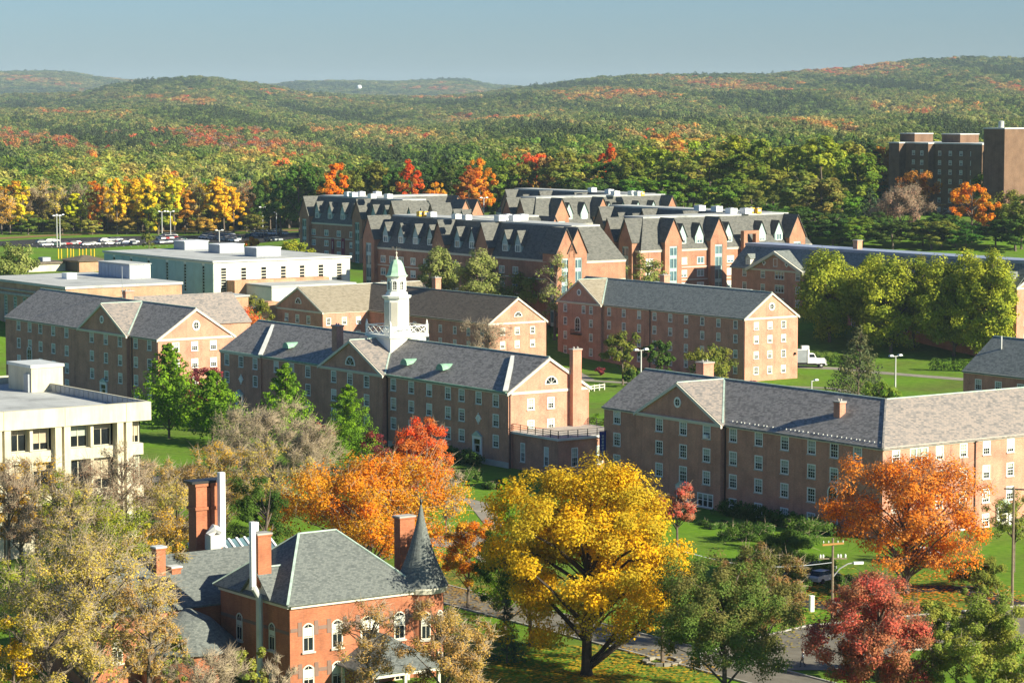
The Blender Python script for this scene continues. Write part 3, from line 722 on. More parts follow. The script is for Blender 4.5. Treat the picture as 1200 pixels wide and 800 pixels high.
u.lathe([(1.8, z2 + .4), (1.8, z2 + .8), (1.55, z2 + .85), (1.55, z3 - .35), (1.7, z3 - .25), (1.9, z3)], xc, yc, 8, ph=ph); lant = u.build('lantern', M['white'], d.o)
for k in range(8):
    t = k * math.pi / 4; r = 1.55 * math.cos(ph)
    put_window(lant, (xc + r * math.cos(t), yc + r * math.sin(t), z2 + 1.15), t + math.pi / 2, 'arch', .95, z3 - z2 - 1.8, name='louvre_window', sill=False)
dm = MB(); z4 = zcup(304); hh = z4 - z3
dm.lathe([(1.98, z3 + .01), (1.7, z3 + .12), (1.48, z3 + hh * .2), (1.32, z3 + hh * .45), (1.08, z3 + hh * .72), (.75, z3 + hh * .93), (.25, z3 + hh)], xc, yc, 8, ph=ph); dm.build('dome', M['copper_light'], d.o)
fn = MB(); fn.lathe([(.22, z4), (.28, z4 + .3), (.1, z4 + .5), (.08, z4 + .9), (.2, z4 + 1.05), (.02, z4 + 1.3), (.03, z4 + 2.1)], xc, yc, 6); fn.build('finial', M['cream'], d.o)
wv = MB(); wv.box(xc - .9, yc - .04, z4 + 1.75, xc + .9, yc + .04, z4 + 1.87); wv.box(xc - .04, yc - .9, z4 + 1.95, xc + .04, yc + .9, z4 + 2.05); wv.box(xc - .95, yc - .05, z4 + 1.6, xc - .5, yc + .05, z4 + 2.1); wv.build('weather_vane', M['dark_metal'], d.o)

# --- the L-shaped hall on the right
d = Dorm('corner_hall', 'L-shaped brick hall turning its corner towards the orange tree, red slate roof', 250.3, 235.8, 57.6, 15.2, -3.0, 11.8, 4.8)
rows = [9.55, 6.4, 3.3, .05]
c1 = d.sx([723, 748], 530); c2 = d.sx([772.5, 800.5, 828], 530, .7); c3 = d.sx([859, 889, 919.5, 951, 977.5, 1005], 540)
d.left(57.6, 49.3, c1, rows, 1.9)
d.pavilion(30.9, 49.3, c2, rows[:2], 1.9, extra=[(c2[0], 3.3, 1.62, 1.9, 'sash'), (c2[1], 3.0, 1.7, 2.3, 'sash'), (c2[2], 3.3, 1.62, 1.9, 'sash'), (d.sx([828], 590, .7)[0] + .3, .2, 3.4, 1.9, 'triple')])
d.left(30.9, 0, c3[:4], rows, 1.9, extra=[(c3[4], 9.55, 1.62, 1.9, 'sash'), (c3[4], 6.4, 1.62, 1.9, 'sash'), (c3[5], 9.55, 1.62, 1.9, 'sash'), (c3[4], .05, 1.62, 1.9, 'sash')])
put_window(d.o, (0, d.sx([976], 570)[0], 2.4), LX, 'arch', 1.9, 3.6)
LW = 48.0
xs = d.sy([1050, 1101, 1129, 1156, 1184, 1213, 1241], 530)
e = [(x, z, 1.35, 1.8, 'sash', {'blind': 'blind_white'}) for x in xs for z in rows] + [(d.sy([1077], 530)[0], 8.9, 3.2, 2.5, 'triple')] + [(d.sy([1077], 600)[0], z, 1.8, 2.4, 'sash', {'blind': 'blind_white'}) for z in (5.3, 1.4)]
wall(d.mb, d.o, (0, 0), (LW, 0), d.zb, d.ze, e); cornice(d.tr, (0, 0), (LW, 0), d.ze)
wall(d.mb, d.o, (LW, 0), (LW, 15.2), d.zb, d.ze); wall(d.mb, d.o, (LW, 15.2), (15.2, 15.2), d.zb, d.ze); wall(d.mb, d.o, (15.2, 15.2), (15.2, 57.6), d.zb, d.ze); wall(d.mb, d.o, (15.2, 57.6), (0, 57.6), d.zb, d.ze)
tri_gable(d.mb, (LW, 0), (LW, 15.2), d.ze, d.zr - .05); tri_gable(d.mb, (15.2, 57.6), (0, 57.6), d.ze, d.zr - .05)
zr, ze, h, ov = d.zr + .18, d.ze + .18, 7.6, .38; zo = ze - ov * 4.8 / 7.6
mb = MB()
for pts in ([(-ov, 57.8, zo), (-ov, -ov, zo), (h, h, zr), (h, 57.8, zr)], [(h, 57.8, zr), (h, h, zr), (15.2, 15.2, ze), (15.2, 57.8, ze)]): mb.slab(pts, (0, 0, .18))
mb.build('roof', M['slate'], d.o)
mb = MB()
for pts in ([(-ov, -ov, zo), (LW + .2, -ov, zo), (LW + .2, h, zr), (h, h, zr)], [(h, h, zr), (LW + .2, h, zr), (LW + .2, 15.2, ze), (15.2, 15.2, ze)]): mb.slab(pts, (0, 0, .18))
mb.build('wing_roof', M['slate_sunlit'], d.o)
ridge_cap(d.o, (h, h, zr + .03), (h, 57.8, zr + .03)); ridge_cap(d.o, (h, h, zr + .03), (LW, h, zr + .03)); ridge_cap(d.o, (-ov, -ov, zo + .03), (h, h, zr + .03), 'slate')
d.finish(roof=False)
bm_ = MB()
for k in range(34):
    y = 1.0 + k * .9 + random.uniform(-.2, .2)
    if y < 30: bm_.box(.35, y - .07, 12.15, .50, y + .07, 12.36)
o = bm_.build('snow_guard', M['lead'], d.o); o['kind'] = 'stuff'
a, zt = on_b(984, 470, 239.8); chimney(d.o, 4.0, a - d.a0, 13.6, zt, 1.0, 1.2)
b, zt = on_a(826, 423, 306.0); chimney(d.o, 13.0, d.sx([826], 430, -13)[0], 12.5, on_b(826, 424, 248.8)[1], 1.9, 1.7)
downpipe(d.o, d.sy([1142], 560)[0], -.12, -2, 11.3); downpipe(d.o, -.12, 30.6, -2, 11.3, 'pipe')
for k in range(2): door_surround(d.o, ((d.sy([1175], 620)[0], 0, -.4) if k == 0 else (-.7, c2[1], -.6)), 0 if k == 0 else LX, 1.9, 2.7)

# --- hall behind, its lit gable over the lawn
ca, cb = to_grid(at(873, 373, 10.3)); L0 = to_grid(at(650, 352, 10.3))[0] - ca; W0 = on_a(935, 370, ca)[0] - cb
d = Dorm('lawn_hall', 'brick hall with tall sunlit gable beside the quad lawn', ca, cb, L0, W0, -6.0, 10.3, 5.0, 'slate_green')
r0 = [d.zx(785, y) for y in (372.5, 388.5, 405.7, 423.5)]; rows = [z - .85 for z in r0]
yp = d.sx([707], 357)[0]
d.left(yp, 0, d.sx([713.8, 731, 749, 767, 785.5, 804, 823, 842, 862], 380), rows, 1.75, 1.35)
d.pavilion(yp, L0, d.sx([662.5, 692.5], 380, .7), rows, 1.75, w=1.35, lit='shingle_sunlit', extra=[(L0 - 9.4 - .3 + 0.0, rows[0], 1.35, 1.75, 'sash')])
put_window(d.o, (-.7, d.sx([677], 385, .7)[0], rows[2] + 1.9), LX, 'arch', 2.0, 3.3)
mb = MB(); y = d.sx([677], 395, .7)[0]; mb.box(-1.7, y - 1.5, rows[2] + 1.2, -.702, y + 1.5, rows[2] + 1.45)
for k in range(11): mb.box(-1.68, y - 1.45 + k * .285, rows[2] + 1.451, -1.62, y - 1.40 + k * .285, rows[2] + 2.3)
mb.box(-1.7, y - 1.5, rows[2] + 2.301, -1.6, y + 1.5, rows[2] + 2.4); mb.build('balcony', M['dark_metal'], d.o)
put_window(d.o, (-.7, y, -4.6), LX, 'arch', 3.2, 4.6)
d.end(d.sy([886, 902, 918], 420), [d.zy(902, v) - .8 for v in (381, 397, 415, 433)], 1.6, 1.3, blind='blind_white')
for px in (901, 918): put_window(d.o, (d.sy([px], 450)[0], 0, d.zy(px, 452)), 0, 'sash', 1.1, .9, sill=False)
put_window(d.o, (d.W / 2, 0, d.ze + 1.3), 0, 'round', 1.7, 1.7, sill=False)
d.backs(); d.finish()
downpipe(d.o, -.12, .3, -5, 9.8); downpipe(d.o, -.12, d.sx([762], 380)[0], -5, 9.8)
chimney(d.o, W0 * .75, d.sx([779], 330, -W0 * .75)[0], 12, on_b(779, 322, cb + W0 * .75)[1], 1.6, 1.6)
mb = MB(); mb.slab([(W0 * .55, L0 * .28, 14.6), (W0 * 1.2, L0 * .28, 14.6), (W0 * 1.2, L0 * .80, 14.6), (W0 * .55, L0 * .80, 14.6)], (0, 0, .4)); mb.build('rear_flat_roof', M['roof_flat'], d.o)
mb = MB(); x = d.sy([931], 412)[0]; mb.box(x - .12, -.5, 2.0, x + .12, -.002, 2.5); mb.build('wall_lamp', M['dark_metal'], d.o)

# --- hall at the left with two gables
ca, cb = to_grid(at(185, 397.5, 12.2)); L0 = to_grid(at(7.5, 371, 12.2))[0] - ca; W0 = on_a(274, 394, ca)[0] - cb
d = Dorm('gabled_hall', 'brick hall with a middle gable and a sunlit end gable behind the concrete building', ca, cb, L0, W0, -1.5, 12.2, 5.2)
rows = [d.zx(124, y) - .9 for y in (397, 418.7, 439.5, 459)]
y0, y1 = d.sx([152], 392)[0], d.sx([96], 385)[0]
d.left(L0, y1, d.sx([22, 35, 47.5, 62.5, 78], 395), rows, 1.95); d.left(y0, 0, d.sx([159, 175], 400), rows, 1.95)
d.pavilion(y0, y1, d.sx([107.5, 124, 140.5], 395, .7), rows[:3], 1.95)
put_window(d.o, (0, d.sx([35], 413)[0] + .1, rows[2] + .6), LX, 'arch', 2.2, 3.4)
door_surround(d.o, (-.7, d.sx([122], 455, .7)[0], rows[3] - .6), LX, 2.0, 3.0)
d.end(d.sy([206, 228, 250], 405), [d.zy(228, v) - .9 for v in (405, 425, 446)], 1.7, 1.4, blind='blind_white')
put_window(d.o, (d.W / 2, 0, d.ze + 1.2), 0, 'round', 1.6, 1.9, sill=False)
d.backs()
wa = 466.0 - ca; gable_roof(W0 / 2, W0 / 2 + 27, wa, wa + 15, 12.2, 17.3, axis='x').build('rear_wing_roof', M['slate_sunlit'], d.o)
wall(d.mb, d.o, (W0, wa), (W0 / 2 + 27, wa), -1, 12.2); wall(d.mb, d.o, (W0 / 2 + 27, wa), (W0 / 2 + 27, wa + 15), -1, 12.2); tri_gable(d.mb, (W0 / 2 + 27, wa), (W0 / 2 + 27, wa + 15), 12.2, 17.2)
d.finish()
p = to_grid(at(150, 352, 16.9)); chimney(d.o, p[1] - cb, p[0] - ca, 15, 18.8, 1.7, 1.5); downpipe(d.o, -.12, .3, -1, 11.7); downpipe(d.o, -.12, d.sx([155], 400)[0], -1, 11.7)
mb = MB(); q = p; mb.tube([(p[1] - cb - 1.2, p[0] - ca, 17), (p[1] - cb - 1.2, p[0] - ca, 23.5)], .07, 5); mb.build('mast', M['grey_metal'], d.o)

# --- hall with one roof toned as sunlit and one brown, behind the cupola
ca, cb = to_grid(at(573, 379, 7.3)); W0 = on_a(640, 375, ca)[0] - cb
g1 = to_grid(at(322, 359, 7.3)); g2 = to_grid(at(372, 366, 7.3))
d = Dorm('shingle_roof_hall', 'brick hall with tan and brown shingle roofs behind the cupola', ca, cb, g2[0] - ca + 10, W0, -6, 7.3, 5.2, 'shingle_brown')
rows = [d.zx(540, 387.5) - .85, d.zx(540, 403) - .85]
d.left(g2[0] - ca, 0, d.sx([486, 501, 516, 533, 549, 565], 385), rows, 1.7, 1.35)
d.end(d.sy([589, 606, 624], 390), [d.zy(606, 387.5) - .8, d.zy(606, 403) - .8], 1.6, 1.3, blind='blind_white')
put_window(d.o, (d.sy([607], 370)[0], 0, d.zy(607, 371)), 0, 'lunette', 2.2, 1.1, sill=False)
d.backs(); d.finish()
gx, gw = g1[1] - cb, g1[0] - g2[0]; ya = g2[0] - ca
t = MB(); tt = MB()
wall(t, d.o, (gx, ya + gw), (gx, ya), -6, 7.3, [(gw - (on_b(p, 373, g1[1])[0] - g2[0]), 4.2, 1.62, 1.9, 'sash') for p in (336, 348.5, 361.5)]); tri_gable(t, (gx, ya + gw), (gx, ya), 7.3, 12.3); rake(tt, (gx, ya + gw), (gx, ya), 7.3, 12.35)
wall(t, d.o, (gx, ya), (0, ya), -6, 7.3, [(on_a(p, 374, g2[0])[0] - g1[1], 4.2, 1.3, 1.7, 'sash', {'blind': 'blind_white'}) for p in (385, 403.5, 420, 438)] + [(on_a(p, 390, g2[0])[0] - g1[1], 1.0, 1.3, 1.7, 'sash', {'blind': 'blind_white'}) for p in (385, 403.5, 420, 438)])
cornice(tt, (gx, ya), (0, ya), 7.3)
put_window(d.o, (gx, ya + gw / 2, 8.6), LX, 'lunette', 2.8, 1.4, sill=False)
wall(t, d.o, (W0 + 6, ya + gw), (gx, ya + gw), -6, 7.3); t.build('west_wall', M['brick'], d.o); tt.build('cornice', M['cream'], d.o)
gable_roof(gx, W0 + 6, ya, ya + gw, 7.3, 12.4, axis='x').build('sunlit_roof', M['shingle_sunlit'], d.o)
ridge_cap(d.o, (gx, ya + gw / 2, 12.6), (W0 + 6, ya + gw / 2, 12.6), 'lead')
x, y = to_grid(at(511.5, 338, 12.0))[1] - cb, to_grid(at(511.5, 338, 12.0))[0] - ca
chimney(d.o, W0 * .55, d.sx([511.5], 335, -W0 * .55)[0], 10.5, on_b(511.5, 325, cb + W0 * .55)[1], 1.5, 1.5)
p = to_grid(at(317, 378, 7.0)); mb = MB(); mb.box(-.9, -1.6, -3, 1.9, 1.6, 8.2); mb.box(-1.0, -1.7, 8.201, 2.0, 1.7, 8.5)
mb.build('end_chimney', M['brick_tan'], d.o, (gx - 1.2, ya + gw + 1.0, 0))

# --- low slate hall at the right edge
ca, cb = to_grid(at(1129, 434, 8.0)); zr = on_b(1167, 395, cb + 7.5)[1]
d = Dorm('edge_hall', 'low brick hall with a dark green slate roof at the far side of the lawn', ca - 45, cb, 45, 15, -4, 8.0, zr - 8.0, 'slate_green')
ys = d.sx([1146.5, 1170, 1196, 1222], 445)
d.left(45, 0, ys, [4.9, 1.6], 1.9, 1.6); d.end([4, 8, 12], [4.9, 1.6], 1.8); d.backs(); d.finish()
mb = MB(); a, z = on_b(1173.5, 400, cb + 5); mb.tube([(5, a - d.a0, zr - 2.5), (5, a - d.a0, zr + .6)], .18, 6); mb.build('vent_pipe', M['galv'], d.o)

# --- long hall with the flat grey roof top behind the row of trees
ca, cb = to_grid(at(857, 312, 14.2)); aR = on_b(1192, 330, cb)[0]
d = Dorm('flat_top_hall', 'long brick hall with white pediment and flat grey roof top behind a row of trees', aR, cb, ca - aR, 17, -3, 14.2, 5, 'slate_green')
rows = [d.zx(892, y) - .85 for y in (321, 336.5, 352, 368)]
ya, yb = d.sx([879], 312)[0], d.sx([944], 316)[0]
d.left(d.L, ya, d.sx([872.5], 325), rows, 1.9); d.left(yb, 0, [yb - 4 - 4.4 * k for k in range(9)], rows, 1.9)
P0 = .7; d.left(ya, yb, d.sx([894, 935], 325, P0), rows, 1.8, proj=P0, extra=[(d.sx([913.5], 325, P0)[0], z - .05, 3.4, 1.9, 'triple') for z in rows])
tri_gable(d.mb, (-P0, ya), (-P0, yb), 14.2, 18.6); rake(d.tr, (-P0, ya), (-P0, yb), 14.2, 18.7, .7, .5)
gable_roof(-P0, 8, yb, ya, 14.2, 18.7, axis='x').build('pediment_roof', M['slate_green'], d.o); wall(d.mb, d.o, (-P0, yb), (0, yb), -3, 14.2)
ym = (ya + yb) / 2; put_window(d.o, (-P0, ym, 15.0), LX, 'sash', 1.5, 2.0)
for k in (-1, 1): put_window(d.o, (-P0, ym + 4.2 * k, 15.0), LX, 'diamond', 1.5, 1.5, sill=False)
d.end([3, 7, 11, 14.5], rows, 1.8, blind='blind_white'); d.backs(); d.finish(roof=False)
mb = MB(); x = 4.8; zt = 19.2
for pts in ([(-.4, d.L + .2, 14.1), (-.4, -.2, 14.1), (x, -.2, zt), (x, d.L + .2, zt)], [(17 - x, d.L + .2, zt), (17 - x, -.2, zt), (17.4, -.2, 14.1), (17.4, d.L + .2, 14.1)]): mb.slab(pts, (0, 0, .2))
mb.build('roof', M['slate_green'], d.o)
mb = MB(); mb.box(x - .1, -.3, zt, 17 - x + .1, d.L + .3, zt + .7); mb.build('roof_top', M['roof_flat_blue'], d.o)
for px in (875, 1181):
    y = d.sx([px], 300)[0]; mb = MB(); mb.box(.4, y - .9, 14.6, 3.2, y + .9, 16.6); mb.poly([(.4, y - 1, 16.6), (.4, y, 17.5), (.4, y + 1, 16.6)]); dd = mb.build('dormer', M['cream'], d.o)
    put_window(dd, (.398, y, 14.75), LX, 'sash', 1.2, 1.7, sill=False); mb = MB(); mb.slab([(.2, y - 1.15, 16.5), (.2, y, 17.6), (3.6, y, 17.6), (3.6, y - 1.15, 16.5)][::-1], (0, 0, .12)); mb.slab([(.2, y, 17.6), (.2, y + 1.15, 16.5), (3.6, y + 1.15, 16.5), (3.6, y, 17.6)][::-1], (0, 0, .12)); mb.build('dormer_roof', M['slate_green'], dd)
chimney(d.o, 6, 1.0, 14, 22.5, 2.6, 2.0, 'brick_tan'); p = to_grid(at(1005, 285, 20)); chimney(d.o, 8.5, d.sx([1005], 290, -8.5)[0], 19.3, 22.0, 1.6, 1.6, 'brick_tan')

# ---------------------------------------------------------------- panel-clad hall with flat roof
GD = 3.3; ca, cb = to_grid(at(250, 306, 12.7 + GD)); L0 = on_b(122, 292.5, cb)[0] - ca; W0 = on_a(410, 300, ca)[0] - cb
G = building('panel_hall', ca, cb, 'flat-roofed hall with teal panels on its shaded side and a white sunlit side'); G.location.z = GD
zx = lambda px, py: on_b(px, py, cb)[1] - GD; zy = lambda px, py: on_a(px, py, ca)[1] - GD
core = MB(); strips = []
lw = [on_b(p, 320, cb)[0] - ca for p in (134, 154, 174.5, 196, 217, 238.5)]
wall(core, G, (0, L0), (0, 0), -5, 12.2, [(L0 - y, 4.5, 1.3, 6.9, 'strip', {'frame': 'bay'}) for y in lw])
rw = [on_a(p, 320, ca)[0] - cb for p in (262, 285.5, 309, 332, 354, 376, 397.5)]
wall(core, G, (0, 0), (W0, 0), -5, 12.2, [(x, (4.6 if i in (0, 6) else 7.6), 1.7, (6.4 if i in (0, 6) else 3.3), 'strip', {'frame': 'cream'}) for i, x in enumerate(rw)])
wall(core, G, (W0, 0), (W0, L0), -5, 12.2); wall(core, G, (W0, L0), (0, L0), -5, 12.2); core.build('wall', M['white_panel'], G)
def panels(edges, holes, horiz, m, z0, z1):
    for a, b in zip(edges[:-1], edges[1:]):
        w = b - a - .16
        if w < .3: continue
        pm = MB()
        if horiz: pm.box(a + .08, -.07, z0, b - .08, -.003, z1)
        else: pm.box(-.07, a + .08, z0, -.003, b - .08, z1)
        pm.build('panel', M[m], G)
ed = []
for y in sorted(lw): ed += [y - .68, y + .68]
ed = [0.0] + ed + [L0]
for k in range(0, len(ed), 2):
    a, b = ed[k], ed[k + 1]; n = max(1, round((b - a) / 4.2)); panels([a + (b - a) * i / n for i in range(n + 1)], None, False, 'teal_panel', -1, 11.9)
for y in lw: panels([y - .76, y + .76], None, False, 'teal_panel', -1, 4.4)
ed = []
for x in rw: ed += [x - .9, x + .9]
ed = [0.0] + ed + [W0]
for k in range(0, len(ed), 2):
    a, b = ed[k], ed[k + 1]; n = max(1, round((b - a) / 4.5)); panels([a + (b - a) * i / n for i in range(n + 1)], None, True, 'white_panel', 5.0, 12.0)
mb = MB(); mb.box(-.3, -.3, 12.2, W0 + .3, L0 + .3, 12.7); mb.build('roof', M['roof_flat'], G)
mb = MB()
for p, q in (((-.34, -.34), (W0 + .34, -.34)), ((-.34, -.34), (-.34, L0 + .34))): bar(mb, (p[0], p[1], 12.55), (q[0], q[1], 12.55), .12, .42)
mb.build('fascia', M['lead'], G)
for px, py, w in ((224, 292, 8), (265, 296, 8), (308, 300, 8)):
    q = to_grid(at(px, py, 12.7 + GD)); u = MB(); x, y = q[1] - cb, q[0] - ca
    u.box(x - 3.6, y - 3, 12.71, x + 3.6, y + 3, 14.9); ou = u.build('rooftop_unit', M['grey_metal'], G)
    f = MB()
    for k in range(6): f.box(x - 3.4 + k * 1.15, y - 3.06, 12.9, x - 2.5 + k * 1.15, y - 3.002, 14.7)
    f.box(x - 3.75, y - 3.15, 14.901, x + 3.75, y + 3.15, 15.05); f.build('louvre', M['white_metal'], ou)
x0, x1 = on_a(275, 330, ca - 4)[0] - cb, on_a(386, 330, ca - 4)[0] - cb
mb = MB(); mb.box(x0, -4, -2, x1, -.08, zy(330, 324) - .3); mb.build('brick_annex', M['brick_tan'], G)
q = to_grid(at(318.5, 335, 7.2 + GD)); r = to_grid(at(287, 331.5, 7.2 + GD)); x, y = q[1] - cb, q[0] - ca; ln = r[0] - q[0]
mb = MB(); mb.box(x, y, -5, x + 24, y + ln, 6.7); an = mb.build('low_wing', M['white_panel'], G)
mb = MB(); mb.box(x - .2, y - .2, 6.701, x + 24.2, y + ln + .2, 7.2); mb.build('wing_roof', M['roof_flat'], an)
put_window(an, (x + 3.2, y, 3.4), 0, 'triple', 2.8, 2.2, frame='white')
for px in (345, 372): put_window(an, (on_a(px, 350, q[0])[0] - cb, y, 3.4), 0, 'triple', 2.6, 2.0)

# --- brick block with the round window
q = to_grid(at(255, 348, 13.2)); x1 = on_a(291, 347, q[0])[0] - q[1]
A = building('brick_block', q[0], q[1], 'narrow brick block with a round window between gabled hall and red maple')
mb = MB(); wall(mb, A, (0, 9), (0, 0), -2, 13); wall(mb, A, (0, 0), (x1, 0), -2, 13); wall(mb, A, (x1, 0), (x1, 9), -2, 13); wall(mb, A, (x1, 9), (0, 9), -2, 13); mb.build('wall', M['brick_tan'], A)
mb = MB(); mb.box(-2.2, -.3, 13, x1 + .3, 9.3, 13.35); mb.build('roof', M['roof_flat'], A)
put_window(A, (on_a(264.5, 358, q[0])[0] - q[1], 0, on_a(264.5, 358, q[0])[1] - .8), 0, 'round', 1.5, 1.6, sill=False)
mb = MB(); mb.box(-2.0, .2, -2, -.003, 6, 12.99); mb.build('side_wall', M['brick'], A)
put_window(A, (5.0, 0, 1.0), 0, 'triple', 3.0, 2.2)

# --- low brick hall with flat white roof, left
ca, cb = to_grid(at(77, 336, 13.0)); L0 = 46; W0 = on_a(213, 332, ca)[0] - cb
H = building('low_brick_hall', ca, cb, 'low brick hall with a broad white flat roof and blue-grey penthouse')
mb = MB(); ys = [on_b(p, 352, cb)[0] - ca for p in (39, 29, 18, 7, -4, -15, -26)]
wall(mb, H, (0, L0), (0, 0), -1, 12.4, [(L0 - y, 3.0, 1.7, 6.3, 'strip', {'frame': 'bay', 'glass': 'glass_sky'}) for y in ys]); wall(mb, H, (0, 0), (W0, 0), -1, 12.4); wall(mb, H, (W0, 0), (W0, L0), -1, 12.4); wall(mb, H, (W0, L0), (0, L0), -1, 12.4)
mb.build('wall', M['brick_tan'], H)
mb = MB(); mb.box(-.25, -.25, 12.4, W0 + .25, L0 + .25, 13.0); mb.build('roof', M['roof_flat'], H)
mb = MB(); yb = on_b(55, 350, cb)[0] - ca; mb.box(-.5, yb, 9.55, -.003, L0, 10.1); mb.box(-.45, yb, 10.7, -.003, L0, 11.0); mb.build('canopy', M['concrete_grey'], H)
q = to_grid(at(152, 327, 13.0)); x, y = q[1] - cb, q[0] - ca; xe = on_a(176.5, 327, q[0])[0] - q[1]; ye = on_b(115.5, 321.5, q[1])[0] - q[0]
mb = MB(); mb.box(x, y, 13.01, x + xe, y + ye, 16.4); ph_ = mb.build('penthouse', M['grey_metal'], H)
n = 9
for k in range(n): mb = MB(); mb.box(x - .06, y + .08 + ye * k / n, 13.1, x - .003, y + ye * (k + 1) / n - .08, 16.2); mb.build('panel', M['roof_flat_blue'], ph_)
for k in range(3): mb = MB(); mb.box(x + .1 + xe * k / 3, y - .06, 13.1, x + xe * (k + 1) / 3 - .1, y - .003, 16.2); mb.build('panel', M['white_panel'], ph_)
mb = MB(); mb.box(x - .2, y - .2, 16.401, x + xe + .2, y + ye + .2, 16.6); mb.build('penthouse_roof', M['roof_flat'], ph_)
q = to_grid(at(79, 327, 13.0)); x, y = q[1] - cb, q[0] - ca; mb = MB(); mb.box(x - .2, y - .2, 13.01, x + 2.4, y + 2.6, 14.4); mb.build('rooftop_unit', M['white_metal'], H)

# --- small brick service building by the yellow posts
q = to_grid(at_ground(93, 319)); S = building('service_building', q[0], q[1], 'small brick service building with a dark garage opening and brown roof', cat='building'); S.location.z = at_ground(93, 319).z - .2
mb = MB(); mb.box(0, 0, -1, 9, 11, 3.6); mb.build('wall', M['brick_tan'], S)
mb = MB(); mb.slab([(-.6, -.6, 3.5), (9.6, -.6, 3.5), (5.4, 5.5, 4.9), (4, 5.5, 4.9)], (0, 0, .15)); mb.slab([(-.6, 11.6, 3.5), (-.6, -.6, 3.5), (4, 5.5, 4.9)], (0, 0, .15)); mb.slab([(9.6, -.6, 3.5), (9.6, 11.6, 3.5), (5.4, 5.5, 4.9)], (0, 0, .15)); mb.slab([(9.6, 11.6, 3.5), (-.6, 11.6, 3.5), (4, 5.5, 4.9), (5.4, 5.5, 4.9)], (0, 0, .15)); mb.build('roof', M['shingle_brown'], S)
mb = MB(); mb.box(-.08, 1.2, 0, -.003, 9.4, 3.0); mb.build('garage_opening', M['dark_metal'], S)  # dark sheet standing for the shade inside the open garage
mb = MB(); mb.box(-12, 9, -1, -.01, 19, 2.4); lo = mb.build('low_wall', M['concrete'], S); mb = MB(); mb.box(-12.5, 8.5, 2.401, .5, 19.5, 3.0); mb.build('low_roof', M['shingle_brown'], lo)
mb = MB(); mb.box(-6, 12, 3.01, -3.4, 15, 4.2); mb.build('rooftop_unit', M['grey_metal'], lo)

